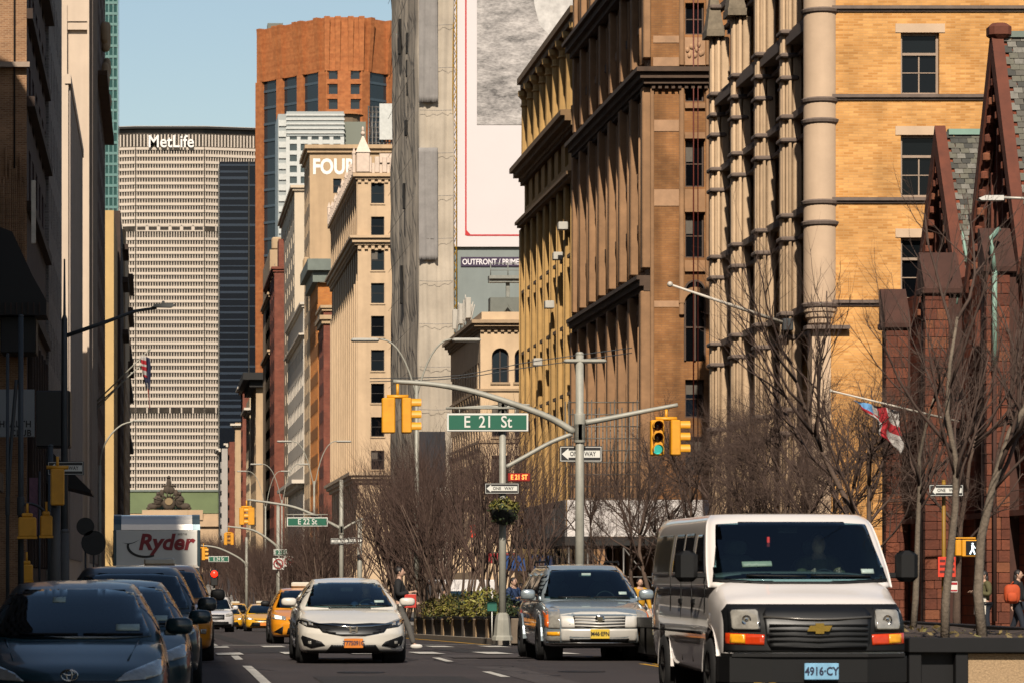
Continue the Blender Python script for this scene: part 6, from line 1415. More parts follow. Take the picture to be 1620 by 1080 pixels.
def mast(label, X, Y, vtop, arms, r=.1, base=True, m=None, cap=True, name='signal_mast', cat='signal pole', zb=None):
    m = m or GALV; z0 = (gz(X, Y) + .14) if zb is None else zb; root = thing(name, label, cat, (X, Y, z0))
    q = MB(); zt = zv(vtop, Y); q.tube([(X, Y, z0 + .3), (X, Y, (z0 + zt)/2), (X, Y, zt)], [r*1.12, r, r*.9], 10); q.blob((X, Y, zt), (r, r, r*.6), 1, 8, 5); q.build('pole', m, root)
    if base: q = MB(); pole_base(q, X, Y, z0, r*2.9, .6); q.build('pole_base', m, root)
    for pts, r0, r1 in arms:
        P = [P3(u, v, Y) for u, v in pts]; P = [Vector(p) for p in catm([list(p) for p in P], len(P)*4)]
        q = MB(); q.tube(P, list(np.linspace(r0, r1, len(P))), 8); q.build('mast_arm', m, root)
        q = MB(); q.lathe([(r*.8, P[0].z - .21), (r*1.25, P[0].z - .2), (r*1.3, P[0].z - .18), (r*1.3, P[0].z + .18), (r*1.25, P[0].z + .2), (r*.8, P[0].z + .21)], (X, Y, 0), 10); q.build('clamp', m, root)
    return root
def street_sign(label, txt, u0, u1, v0, v1, Y, size=.3, bar=True):
    a, b = P3(u0, v1, Y), P3(u1, v0, Y); c = (a + b)/2; root = thing('street_sign', label, 'street sign', c)
    q = MB(); q.cbox(a.x, b.x, Y, Y + .03, a.z, b.z, .012); q.build('sign_border', SWH, root)
    t = .035*(b.z - a.z)/.44 + .01; q = MB(); q.cbox(a.x + t, b.x - t, Y - .008, Y - .001, a.z + t, b.z - t, .003); q.build('sign_face', SGN, root)
    text('sign_lettering', txt, size, SWH, (c.x, Y - .014, c.z), root, sx=.86, bold=.004, ext=.003)
    if bar: q = MB(); q.tube([(a.x - .02, Y + .05, b.z + .12), (b.x, Y + .05, b.z + .12)], .03, 6); [q.tube([(x, Y + .05, b.z - .05), (x, Y + .05, b.z + .12)], .015, 5) for x in (a.x + .3, b.x - .3)]; q.build('sign_bracket', GALV, root)
    return root
def one_way(label, u, v, Y, w, h, left=True, grp=None):
    c = P3(u, v, Y); root = thing('one_way_sign', label, 'one way sign', c, 0, grp); s = 1 if left else -1
    q = MB(); q.cbox(c.x - w/2, c.x + w/2, Y, Y + .015, c.z - h/2, c.z + h/2, .005); q.build('sign_plate', SIK, root)
    q = MB(); e = h*.05; x0, x1, z0, z1 = c.x - w/2 + e, c.x + w/2 - e, c.z - h/2 + e, c.z + h/2 - e; t = h*.035
    for b in ((x0, x1, z0, z0 + t), (x0, x1, z1 - t, z1), (x0, x0 + t, z0 + t, z1 - t), (x1 - t, x1, z0 + t, z1 - t)): q.box(b[0], b[1], Y - .004, Y - .001, b[2], b[3])
    q.build('sign_outline', SWH, root)
    hw = w*.45; A = [(-hw, 0), (-hw + h*.42, h*.36), (-hw + h*.42, h*.22), (hw, h*.22), (hw, -h*.22), (-hw + h*.42, -h*.22), (-hw + h*.42, -h*.36)]
    q = MB(); q.prism([(c.x + s*x, c.z + z) for x, z in (A if left else A[::-1])], 'y', Y - .005, Y - .002); q.build('arrow', SWH, root)
    text('sign_lettering', 'ONE   WAY', h*.40, SIK, (c.x + s*h*.12, Y - .008, c.z), root, sx=w/h*.29, bold=h*.006, ext=.002)
    return root
# ---- the two poles on the near end of the planted median
YA, XA = 80.0, xu(917, 80)
rA = mast('tall grey signal pole carrying three curved arms between the van and the silver suv', XA, YA, 560, [([(908, 683), (860, 656), (760, 622), (690, 608), (622, 603)], .085, .05), ([(926, 668), (965, 661), (1020, 650), (1072, 640)], .07, .045), ([(905, 686), (870, 700), (830, 722), (801, 738)], .05, .05)], r=.1)
q = MB(); c = P3(924, 571, YA); q.cbox(c.x - .46, c.x + .5, YA - .09, YA + .09, c.z - .045, c.z + .045, .03); q.build('top_bar', GALV, rA)
signal('yellow traffic light pair seen from behind on the long left arm', 629, 657, YA, (R(180), R(90)), None, .3)
signal('yellow traffic light pair on the right arm with a lit green lamp', 1054, 692, YA, (R(0), R(90)), 'green', .22)
YB_, XB = 83.5, xu(795, 83.5)
rB = mast('grey street sign pole with flared base on the median tip', XB, YB_, 648, [([(795, 644), (770, 642), (720, 645)], .03, .02), ([(795, 646), (815, 640), (838, 640)], .03, .02)], r=.085)
street_sign('big green E 21 St sign above the road', 'E  21  St', 707, 836, 653, 682, YB_ - .16, .39)
one_way('one way sign just above the hanging flower basket', 794, 772, YB_ - .14, .80, .25)
one_way('one way sign crossed by the tall signal pole', 919, 717.5, YA + .13, .96, .36)
led = thing('led_sign', 'small red lit street name sign beside the sign pole', 'led sign', P3(821, 755, YB_))
q = MB(); a, b_ = P3(803, 761, YB_), P3(838, 748, YB_); q.cbox(a.x, b_.x, YB_ - .1, YB_, a.z, b_.z, .01); q.build('casing', mat('led red panel', '#8c1608', .4), led)
text('led_lettering', 'E 21 ST', .16, mat('led orange', '#ff7a3a', .4, emit=1.5), ((a.x + b_.x)/2, YB_ - .104, (a.z + b_.z)/2), led, sx=.8, bold=.004)
LEAF = [mat('leaf yellow green', (.24, .22, .035), .7, 0, .3, 9), mat('leaf dark green', (.035, .055, .016), .7, 0, .3, 9), mat('leaf olive', (.15, .135, .03), .7, 0, .3, 9), mat('leaf dry', (.17, .12, .035), .7, 0, .3, 9)]
def leaves(c, r, n, size, seed, w=(3, 3, 2, 1), shell=.55, lower=-1):
    rnd = random.Random(seed); q = MB()
    while len(q.f) < n*2:
        d = Vector((rnd.gauss(0, 1), rnd.gauss(0, 1), rnd.gauss(0, 1))).normalized()
        if d.z < lower: continue
        k = shell + (1 - shell)*rnd.random()**.5; k *= 1 + .18*math.sin(d.x*5 + seed)*math.sin(d.y*6 + d.z*4)
        p = Vector(c) + Vector((d.x*r[0], d.y*r[1], d.z*r[2]))*k; a = Vector((rnd.gauss(0, 1), rnd.gauss(0, 1), rnd.gauss(0, 1))).normalized(); b = a.cross(d + Vector((.01, .3, .1))).normalized(); s = size*rnd.uniform(.6, 1.4)
        q.add([p - a*s, p + b*s*.45 - a*s*.1, p + a*s, p - b*s*.45 - a*s*.1], [(0, 1, 2), (0, 2, 3)], rnd.choices(range(4), w)[0])
    return q
bk = thing('flower_basket', 'hanging basket of yellow green plants in a dark bowl on the sign pole', 'flower basket', (XB, YB_ - .3, zv(812, YB_)))
q = MB(); cz = zv(806, YB_); q.lathe([(.05, cz - .36), (.16, cz - .33), (.27, cz - .22), (.32, cz - .05), (.33, cz)], (XB, YB_ - .3, 0), 14); q.build('bowl', mat('basket bowl', '#17180f', .9, 0, .3, 9), bk)
leaves((XB, YB_ - .3, cz + .02), (.34, .34, .26), 700, .05, 3, lower=-.3).build('foliage', LEAF, bk)
leaves((XB, YB_ - .3, cz - .15), (.33, .33, .22), 300, .045, 5, (1, 6, 1, 0)).build('trailing_leaves', LEAF, bk)
# ---- signals and signs one and two blocks on
Y2 = 161.0; X2 = xu(540, Y2)
mast('grey signal pole with curved arm at the second crossing', X2, Y2, 760, [([(540, 836), (515, 823), (470, 803), (430, 795), (392, 790)], .08, .05), ([(540, 838), (560, 826), (590, 815), (612, 808)], .06, .04)], r=.1)
mast('plain grey pole beside the second crossing signal pole', xu(569, 165), 165, 820, [], r=.12)
signal('yellow traffic light pair over the second crossing', 390, 816, Y2, (R(90), R(180)), None, .3, sep=.22)
q = street_sign('green E 22 St sign over the second crossing', 'E 22 St', 454, 518.5, 817.5, 832, Y2 - .2, .36)
one_way('small one way sign left of the pole at the second crossing', 538, 855, Y2 - .15, .86, .27, False); one_way('partly hidden one way sign turned behind the second crossing pole', 562, 854, Y2 + 3, .7, .27, False)
Y3_ = 240.0; X3 = xu(440, Y3_)
mast('grey signal pole with arched arm at the third crossing', X3, Y3_, 800, [([(440, 866), (428, 855), (400, 838), (360, 832)], .1, .06)], r=.13)
signal('small yellow traffic light pair at the third crossing', 362, 852, Y3_, (R(90), R(-90)), None, .5, sep=.25)
mast('far slim signal pole with small arm', xu(390, 320), 320, 850, [([(390, 892), (375, 880), (345, 866), (318, 862)], .1, .07)], r=.13)
signal('lone yellow traffic light beside the box truck', 322, 876, 235, (R(90),), None, .3)
rd = thing('stop_light', 'glowing red traffic light far up the avenue', 'traffic light', P3(339, 907, 300))
q = MB(); c = P3(339, 907, 300); q.cbox(c.x - .3, c.x + .3, 300, 300.3, c.z - 1.0, c.z + .4, .05); q.build('housing', SBK, rd)
q = MB(); q.lathe([(.01, -.1), (.27, -.08), (.29, 0)], (c.x, 299.95, c.z), 14, 'y'); q.build('red_lamp', mat('red lamp', '#ff2211', .3, emit=2), rd)
q = MB(); q.tube([(c.x, 300.4, gz(c.x, 300)), (c.x, 300.4, c.z + .4)], .1, 6); q.build('post', GALV, rd)
street_sign('tiny green street sign on the far pole', 'E 24 St', 330, 362, 879, 888, 320 - .3, .4, False)
street_sign('green street sign above the no turn signs', 'E 23 St', 433, 455, 868, 878, Y3_ - .3, .36, False)
for u, v, s_, lb in ((440.5, 891, .52, 'larger round no left turn sign under the green street sign'), (457, 887, .48, 'smaller no left turn sign right of the other one')):
    c = P3(u, v, Y3_ - .4); r_ = thing('no_turn_sign', lb, 'traffic sign', c)
    q = MB(); q.cbox(c.x - s_*.75, c.x + s_*.75, c.y, c.y + .03, c.z - s_*.75, c.z + s_*.75, .02); q.build('sign_plate', SWH, r_)
    q = MB(); q.lathe([(s_*.5, -.03), (s_*.66, -.03), (s_*.66, -.002), (s_*.5, -.002), (s_*.5, -.03)], (c.x, c.y, c.z), 20, 'y', sm=False); q.prism([(c.x - s_*.44, c.z + s_*.3), (c.x - s_*.3, c.z + s_*.44), (c.x + s_*.44, c.z - s_*.3), (c.x + s_*.3, c.z - s_*.44)], 'y', c.y - .028, c.y - .016); q.build('red_ring', mat('sign red', '#a01c18', .5), r_)
    q = MB(); q.prism([(c.x - s_*.4, c.z + .02), (c.x - s_*.15, c.z + s_*.25), (c.x - s_*.15, c.z + s_*.1), (c.x + s_*.25, c.z + s_*.1), (c.x + s_*.25, c.z - s_*.35), (c.x + s_*.1, c.z - s_*.35), (c.x + s_*.1, c.z - .05), (c.x - s_*.15, c.z - .05), (c.x - s_*.15, c.z - s_*.2)], 'y', c.y - .014, c.y - .002); q.build('arrow', SIK, r_)
mast('plain pole carrying the no turn signs', xu(441, Y3_ - .2), Y3_ - .2, 866, [], r=.07, base=False)
# ---- street lamps
LUM = mat('lamp head', '#b9b5ab', .5, .2, .08, 3)
def twin_lamp(label, X, Y, vt, vh, arms, grp='twin armed street lamps along the median'):
    z0 = gz(X, Y) + .14; root = thing('street_lamp', label, 'street lamp', (X, Y, z0), 0, grp)
    q = MB(); zt = zv(vt, Y); q.tube([(X, Y, z0), (X, Y, zt)], [.1, .06], 8); q.build('pole', GALV, root)
    for tip, sg in arms:
        zt2 = zv(vh, Y); P = arc_pts((X, Y, zt - .6), (X + sg*.5, Y, zt2 + .2), (X + sg*tip, Y, zt2 + .02), 9)
        q = MB(); q.tube(P, .035, 6); q.build('lamp_arm', GALV, root)
        q = MB(); x = X + sg*(tip + .38); q.cbox(x - .48, x + .48, Y - .13, Y + .13, zt2 - .06, zt2 + .07, .05); q.build('lamp_head', LUM, root)
    return root
twin_lamp('twin armed lamp nearest, heads either side of the netted tower foot', xu(659, 119), 119, 600, 538, ((1.35, -1), (1.3, 1)))
twin_lamp('second twin armed lamp in front of the orange brick wall', xu(497, 224), 224, 760, 698, ((1.5, -1), (1.5, 1)))
twin_lamp('third twin armed lamp, lower and to the left of the second', xu(446, 285), 285, 790, 734, ((1.7, -1), (1.4, 1)))
twin_lamp('farthest twin armed lamp in front of the tan blocks', xu(420, 330), 330, 800, 745, ((1.8, -1), (1.5, 1)))
YL = 89.0; XL = xu(102, YL)
lp = thing('street_lamp', 'tall dark street lamp with long straight arm on the left', 'street lamp', (XL, YL, 0))
q = MB(); z0 = gz(XL, YL); q.tube([(XL, YL, z0), (XL, YL, zv(505, YL)), (XL, YL, zv(498, YL)), (XL, YL, zv(410, YL))], [.11, .075, .035, .02], 8); q.build('pole', DKP, lp)
q = MB(); q.tube([P3(105, 531, YL), P3(160, 512, YL), P3(215, 492, YL), P3(248, 487, YL)], [.055, .05, .04, .035], 7); q.build('lamp_arm', DKP, lp)
q = MB(); c = P3(258, 485, YL); q.prism([(c.x - .28, c.z - .02), (c.x - .2, c.z + .05), (c.x + .2, c.z + .08), (c.x + .3, c.z + .03), (c.x + .2, c.z - .03)], 'y', YL - .13, YL + .13); q.cbox(c.x - .03, c.x + .04, YL - .03, YL + .03, c.z + .06, c.z + .14, .01); q.build('lamp_head', mat('dark lamp head', '#4b4c4a', .5, .2), lp)
YL2 = 185.0
lp = thing('street_lamp', 'slim grey bent-arm street lamp in front of the left brown walls', 'street lamp', (xu(158, YL2), YL2, 0))
q = MB(); x = xu(158, YL2); q.tube([(x, YL2, gz(x, YL2)), (x, YL2, zv(735, YL2))], .09, 7); q.build('pole', GALV, lp)
q = MB(); q.tube([Vector(p) for p in catm([list(P3(a, b, YL2)) for a, b in ((158, 745), (161, 715), (173, 690), (192, 672), (212, 666))], 14)], .05, 6); q.build('lamp_arm', GALV, lp)
q = MB(); c = P3(221, 665.5, YL2); q.cbox(c.x - .35, c.x + .35, YL2 - .13, YL2 + .13, c.z - .05, c.z + .06, .04); q.build('lamp_head', LUM, lp)
YR = 73.0
lp = thing('street_lamp', 'white street lamp head reaching in from the right edge', 'street lamp', (xu(1672, YR), YR, 0))
q = MB(); x = xu(1672, YR); q.tube([(x, YR, 0), (x, YR, zv(330, YR))], .1, 8); q.build('pole', GALV, lp)
q = MB(); q.tube([P3(1672, 345, YR), P3(1650, 322, YR), P3(1618, 314, YR), P3(1585, 313, YR)], .03, 6); q.build('lamp_arm', LUM, lp)
q = MB(); c = P3(1566, 314, YR); q.prism([(c.x - .26, c.z - .01), (c.x - .12, c.z + .05), (c.x + .26, c.z + .05), (c.x + .26, c.z - .05), (c.x - .2, c.z - .05)], 'y', YR - .13, YR + .13); q.build('lamp_head', mat('white lamp head', '#d6d2ca', .4), lp)
# ---- left corner: shaded poles, signal backs, signs
YC = 78.0
mast('thin dark pole at the left kerb holding signal boxes', xu(33, YC), YC, 500, [([(33, 800), (45, 796), (60, 800), (75, 812)], .03, .03)], r=.065, base=False, m=DKP)
mast('dark pole behind the left signal boxes', xu(80, YC + 3), YC + 3, 705, [], r=.07, base=False, m=DKP); mast('leaning dark scaffold tube at the left edge', xu(12, YC), YC, 560, [([(12, 800), (18, 700), (26, 600)], .04, .04)], r=.04, base=False, m=DKP)
mast('stout grey post left of the first parked car row', xu(88, YC), YC, 800, [], r=.12, base=False, m=mat('grey post', '#54504c', .7)); mast('second stout grey post by the left shops', xu(103, YC + 6), YC + 6, 840, [], r=.11, base=False, m=MC['grey post'])
def ped_box(label, u, v, Y, w, h):
    c = P3(u, v, Y); r_ = thing('signal_box', label, 'pedestrian signal', c)
    q = MB(); q.cbox(c.x - w/2, c.x + w/2, Y, Y + .25, c.z - h/2, c.z + h/2, .03); q.build('casing', SGY, r_)
    q = MB(); q.cbox(c.x - w*.3, c.x + w*.3, Y + .02, Y + .2, c.z + h/2, c.z + h/2 + .09, .02); q.tube([(c.x, Y + .1, c.z + h/2 + .05), (c.x, Y + .1, c.z + h/2 + .3)], .03, 6); q.cbox(c.x - w/2 - .02, c.x + w/2 + .02, Y - .02, Y - .001, c.z - h/2 - .04, c.z - h/2 + .02, .008); q.build('bracket', SGY, r_)
ped_box('orange pedestrian signal box, left one of the pair in shade', 43, 833, YC - .4, .40, .44); ped_box('orange pedestrian signal box tilted right of its twin', 73, 831, YC - .3, .27, .46); ped_box('lowest orange signal box near the left shop fronts', 42, 905, YC + 8, .3, .4)
signal('orange traffic light seen from behind in the left shade', 91, 770, YC - .6, (R(180),), None, .25)
one_way('dark one way sign half hidden by the left traffic light', 104, 740, YC + .2, .80, .3)
for u, v, r_, lb in ((135, 832, .16, 'small round black sign back by the left shops'), (148, 858, .22, 'larger dark round sign back low by the left shops')):
    c = P3(u, v, 100); rr = thing('round_sign', lb, 'sign', c); q = MB(); q.lathe([(.001, 0), (r_*1.6, 0), (r_*1.6, .03), (.001, .03)], (c.x, 100, c.z), 18, 'y', sm=False); q.build('disc', SBK, rr); q = MB(); q.tube([(c.x, 100.1, gz(c.x, 100)), (c.x, 100.1, c.z)], .03, 6); q.build('post', DKP, rr)
hs = thing('blade_sign', 'black blade sign with a grey health club panel on the left', 'shop sign', (-6, 170, 9))
q = MB(); q.cbox(xu(57, 168), xu(111, 168), 168, 170.5, zv(706, 168), zv(617, 168), .05); q.build('sign_box', mat('sign box black', '#0d0e10', .5), hs)
q = MB(); q.cbox(xu(-20, 168), xu(55, 168), 167.7, 167.9, zv(691, 168), zv(616, 168), .02); q.build('sign_panel', mat('sign panel grey', '#8f9292', .6, 0, .05, 1), hs)
for z, t_ in ((671, 'HEALTH'), (685, 'CLUB')): text('lettering', t_, .43, SIK, (xu(50, 168), 167.69, zv(z, 168)), hs, align='RIGHT', bold=.012, sx=.9, space=1.1)
sh = thing('shopping_parade', 'dark shop fronts with glass, awnings and thin columns along the left pavement', 'shop', (-7, 120, 0))
q = MB()
for y in np.arange(87, 154, 4.2): q.cbox(-7.18, -6.95, y, y + .4, 0, 5.2, .03)
q.each('column', LDK, sh); q = MB(); q.box(-7.19, -6.7, 86.5, 154.8, 5.21, 6.0); q.build('fascia', MC['black bay'], sh)
q = MB(); q.prism([(-6.699, 5.2), (-6.699, 4.9), (-5.2, 3.6), (-5.2, 3.7)], 'y', 96, 112); q.build('awning', MC['black bay'], sh)
dm = thing('dark_awning', 'black slanting awning jutting from the left wall under the blade sign', 'awning', (-6, 205, 8))
q = MB(); q.prism([(-6.84, zv(690, 200)), (-6.84, zv(760, 200)), (xu(146, 200), zv(782, 200)), (xu(146, 200), zv(778, 200))], 'y', 196, 206); q.build('cover', MC['black bay'], dm)
bn = thing('banner', 'faded pink vertical banner on a left pole', 'banner', P3(52, 790, 110)); q = MB(); a, b_ = P3(46, 845, 110), P3(60, 755, 110); q.cbox(a.x, b_.x, 110, 110.03, a.z, b_.z, .008); q.build('cloth', mat('banner pink', '#6b4a58', .8, 0, .3, 6), bn); q = MB(); q.tube([(b_.x + .05, 110, gz(-4, 110)), (b_.x + .05, 110, b_.z + .2)], .04, 6); q.build('post', DKP, bn)
# flags on the left wall
YF = 352.0
for k, (tu, tv, lb) in enumerate(((236, 553, 'upper left flagpole slanting out with the hanging flags'), (222, 578, 'middle left flagpole, bare'), (208, 590, 'lowest left flagpole, bare'))):
    fp = thing('flagpole', lb, 'flagpole', P3(150, 642 + 6*k, YF)); q = MB(); q.tube([P3(147, 640 + 6*k, YF), P3(tu, tv, YF - 3 + 2*k)], [.09, .05], 6); q.blob(P3(tu, tv, YF - 3 + 2*k), (.14, .14, .14)); q.build('pole', GALV, fp)
    q = MB(); q.cbox(-6.4, -5.9, YF - .2, YF + .2, zv(650 + 6*k, YF), zv(636 + 6*k, YF), .04); q.build('bracket', DKP, fp)
def hang_flag(label, u, v0, v1, wpx, mats, mi, seed):
    fl_ = thing('flag', label, 'flag', P3(u, v0, YF - 3)); g = []
    for i in range(16):
        t = i/15; row = []
        for j in range(10):
            s_ = j/9; uu = u + (s_ - .5)*wpx*(.55 + .45*math.sin(1.2 + t*2.2 + seed)) + t*4; row.append((xu(uu, YF), YF - 3 + .35*math.sin(s_*9 + t*3 + seed), zv(v0 + (v1 - v0)*t + s_*5, YF)))
        g.append(row)
    cloth('cloth', g, mats, mi, fl_)
FW, FR, FB, FO = mat('flag white', '#d6d0cb'), mat('flag red', '#a31220'), mat('flag navy', '#141c3c', .8), mat('flag orange', '#d8501c', .8)
hang_flag('limp striped national flag hanging high on the left', 230, 564, 614, 15, [FB, FR, FW], lambda a, b: 0 if (b > .5 or a > .62) else (1 if int(a*9) % 2 else 2), 0)
hang_flag('limp blue white and orange flag hanging below the striped one', 233.5, 600, 648, 13, [FB, FW, FO], lambda a, b: 2 if (b < .55 and a > .3) else (1 if (b < .6 and a > .1) else 0), 2)
# ---- right corner: pedestrian signal, signs
YP = 86.0
mast('dark slim pole by the church with signs, behind the planter tree', xu(1493, YP), YP, 760, [], r=.05, base=False, m=mat('yellow conduit', '#8f6a12', .6))
one_way('one way sign in front of the church, behind tree trunks', 1497, 775, YP - .3, .83, .28)
ps = thing('walk_signal', 'yellow pedestrian signal box showing a white walking figure', 'pedestrian signal', P3(1532, 866, YP))
q = MB(); a, b_ = P3(1522, 880, YP - .2), P3(1551, 853, YP - .2); q.cbox(a.x, b_.x, YP - .2, YP + .08, a.z, b_.z, .02); q.build('casing', SGY, ps)
q = MB(); q.cbox(a.x + .09, b_.x - .025, YP - .215, YP - .201, a.z + .04, b_.z - .03, .004); q.build('screen', mat('signal screen', '#10131a', .3), ps)
WL = mat('walking figure light', '#cfe2ee', .4, emit=.7); cx = (a.x + b_.x)/2 + .03; cz = (a.z + b_.z)/2
q = MB(); q.lathe([(.001, -.004), (.025, -.003), (.025, 0)], (cx, YP - .216, cz + .11), 8, 'y', sm=False); q.prism([(cx - .03, cz + .075), (cx + .03, cz + .075), (cx + .025, cz - .02), (cx + .07, cz - .14), (cx + .04, cz - .15), (cx, cz - .05), (cx - .05, cz - .15), (cx - .08, cz - .13), (cx - .025, cz - .02)], 'y', YP - .221, YP - .216); q.prism([(cx + .03, cz + .07), (cx + .075, cz - .0), (cx + .06, cz - .01), (cx + .025, cz + .04)], 'y', YP - .221, YP - .2165); q.build('walking_figure', WL, ps)
q = MB(); q.cbox(a.x - .18, b_.x - .1, YP - .16, YP - .1, b_.z + .02, b_.z + .06, .01); q.cbox(a.x - .15, a.x - .002, YP - .18, YP + .04, a.z + .02, b_.z - .0, .02); q.build('bracket', SGY, ps)
cs = thing('construction_sign', 'orange red work notice boards on the pole by the church', 'sign', P3(1500, 896, YP - .3))
q = MB(); a, b_ = P3(1484, 912, YP - .3), P3(1498, 880, YP - .3); q.cbox(a.x, b_.x, YP - .3, YP - .28, a.z, b_.z, .005); a2, b2 = P3(1500, 912, YP - .26), P3(1512, 880, YP - .26); q.cbox(a2.x, b2.x, YP - .26, YP - .24, a2.z, b2.z, .005); q.each('board', mat('notice orange red', '#d63a1c', .6, 0, .2, 12), cs)
q = MB()
for k in range(3): q.box(a.x + .04, b_.x - .04, YP - .304, YP - .301, a.z + .1 + k*.13, a.z + .16 + k*.13); q.box(a2.x + .03, b2.x - .03, YP - .264, YP - .261, a2.z + .1 + k*.13, a2.z + .16 + k*.13)
q.build('notice_print', mat('notice dark print', '#5a1208', .6), cs)
bs = thing('parking_sign', 'small white and red parking sign under the orange boards', 'sign', P3(1508, 928, YP - .3)); q = MB(); a, b_ = P3(1502, 936, YP - .32), P3(1515, 919, YP - .32); q.cbox(a.x, b_.x, YP - .32, YP - .3, a.z, b_.z, .005); q.build('plate', SWH, bs); q = MB(); q.box(a.x + .01, b_.x - .01, YP - .324, YP - .321, b_.z - .08, b_.z - .02); q.box(a.x + .01, b_.x - .01, YP - .324, YP - .321, a.z + .02, a.z + .06); q.build('red_print', FR, bs)
fp = thing('flagpole', 'bare white flagpole slanting up to the left from the pale piers', 'flagpole', P3(1232, 510, 136)); q = MB(); q.tube([(24.3, 136.4, zv(512, 136)), P3(1062, 451, 134)], [.08, .045], 7); q.blob(P3(1060, 450, 134), (.11, .11, .11)); q.build('pole', mat('white pole', '#c8bfb2'), fp)
q = MB(); q.cbox(24.1, 24.5, 136.2, 136.6, zv(522, 136), zv(503, 136), .03); q.build('bracket', DKP, fp)
wi = thing('overhead_wire', 'thin overhead wires crossing behind the street sign', 'wire', P3(720, 590, 150))
q = MB()
for v0, v1, v2 in ((598, 594, 572), (603, 598, 580)): q.tube([Vector(p) for p in catm([list(P3(585, v0, 150)), list(P3(720, v1, 150)), list(P3(840, v2, 150)), list(P3(1000, v2 - 22, 150))], 12)], .018, 4)
q.each('wire', DKP, wi)
# ---- planters
PBK = mat('planter dark steel', '#0a090b', .6, 0, .3, 3, spec=.25); PBE = mat('planter aggregate panel', (.40, .27, .15), .9, 0, .3, 40, .3, 60); SOIL = mat('planter soil', (.055, .035, .025), .95, 0, .4, 12, .6, 30); PCON = mat('planter concrete', '#6f6152', .9, 0, .2, 5)
pn = thing('planter', 'near dark steel planter with speckled beige panels, lower right corner', 'planter', (9.8, 48, 0)); zt = .74; x0 = 8.08
q = MB(); q.box(x0 + .08, 11.4, 38.06, 63, .1, zt - .12); q.build('box', PBK, pn)
q = MB(); q.cbox(x0 - .03, 11.5, 37.9, 38.1, zt - .16, zt, .01); q.cbox(x0 - .03, x0 + .2, 38.101, 63.1, zt - .16, zt, .01); q.cbox(11.3, 11.5, 38.101, 63.1, zt - .16, zt, .01); q.each('rim', PBK, pn)
q = MB(); 
for x in (8.06, 8.56, 9.75, 10.9): q.cbox(x, x + .14, 37.94, 38.058, .12, zt - .161, .008)
q.each('post', PBK, pn)
q = MB(); q.cbox(8.705, 9.745, 38.0, 38.055, .14, zt - .17, .004); q.cbox(9.895, 10.895, 38.0, 38.055, .14, zt - .17, .004); q.each('panel', PBE, pn)
q = MB()
for k in range(12): q.cbox(x0 + .02, x0 + .075, 38.3 + k*2.05, 40.1 + k*2.05, .14, zt - .17, .004)
q.each('side_panel', PBK, pn)
q = MB(); n = 14; rnd = random.Random(5); q.add([(x0 + .2 + 3.1*i/7, 38.1 + 24.9*j/n, zt - .06 + rnd.uniform(-.03, .05)) for j in range(n + 1) for i in range(8)], [(j*8+i, j*8+i+1, (j+1)*8+i+1, (j+1)*8+i) for j in range(n) for i in range(7)], 0, True); kind(q.build('soil', SOIL, pn), 'stuff')
lv = leaves((9.7, 50, zt - .05), (1.5, 12, .06), 500, .05, 8, (0, 0, 1, 5), shell=.0); kind(lv.build('leaf_litter', LEAF, pn), 'stuff')
pf = thing('planter', 'long low dark planter with pale posts on the median before the street sign', 'planter', (9.8, 100, 0)); zg = lambda y: gz(9, y) + .14
ys_ = [85.6, 89, 92.6, 96.2, 99.8, 103.4, 107, 110.6, 114.2, 118]
for k, (ya, yb) in enumerate(zip(ys_, ys_[1:])):
    q = MB(); z = zg(yb); q.box(8.62, 11.2, ya + .02, yb - .8, z - .1, z + .5); q.build('box', PBK, pf)
    q = MB(); q.cbox(8.59, 11.25, yb - .78, yb, z - .1, z + .5, .02); q.build('divider', PBE if k % 3 else PCON, pf)
    q = MB(); q.cbox(8.56, 8.72, ya + .02, yb - .8, z + .501, z + .58, .01); q.build('rim', PBK, pf)
q = MB(); z = zg(86); q.cbox(8.55, 11.2, 85.4, 85.6, z - .1, z + .52, .02); q.build('end_panel', PCON, pf)
q = MB(); q.box(8.73, 11.1, 85.7, 118, zg(118) + .35, zg(118) + .45); q.build('soil', SOIL, pf)
random.seed(6)
for k, (u, v, Y, r_, w_, lb) in enumerate(((690, 965, 108, .55, (3, 2, 3, 2), 'olive shrub leftmost in the far planter'), (712, 955, 103, .6, (2, 3, 3, 2), 'dense shrub with dark hollows beside the leftmost one'), (742, 958, 97, .62, (6, 1, 2, 1), 'bright yellow green shrub just left of the dark round one'), (768, 965, 92, .5, (0, 6, 1, 0), 'dark green round shrub nearest the sign pole'), (664, 972, 114, .5, (1, 2, 2, 4), 'low brownish shrub at the far left of the planter'), (728, 976, 94, .4, (3, 2, 2, 2), 'small low shrub on the planter edge'))):
    x = max(8.95, xu(u, Y)); c = (x, Y, zg(Y) + .45 + r_*.6); sh_ = thing('shrub', lb, 'shrub', (x, Y, zg(Y) + .5))
    leaves(c, (r_*.95, r_*1.2, r_*.85), 900, .06, 20 + k, w_, .35).build('foliage', LEAF, sh_)
    q = MB()
    for j in range(5): q.tube([(x, Y, zg(Y) + .4), (x + random.uniform(-.3, .3), Y + random.uniform(-.3, .3), zg(Y) + .5 + r_)], .012, 4)
    q.build('stem', mat('shrub stem', '#2a2018', .9), sh_)
gs = thing('park_sign', 'small green notice on a white stake among the shrubs', 'sign', P3(777, 960, 88)); a, b_ = P3(771, 966, 88), P3(786, 951, 88); q = MB(); q.cbox(a.x, b_.x, 88, 88.02, a.z, b_.z, .004); q.build('plate', mat('park sign green', '#12604f', .6, 0, .2, 12), gs); q = MB(); q.tube([((a.x + b_.x)/2, 88.03, zg(88)), ((a.x + b_.x)/2, 88.03, a.z)], .015, 5); q.build('stake', SWH, gs)
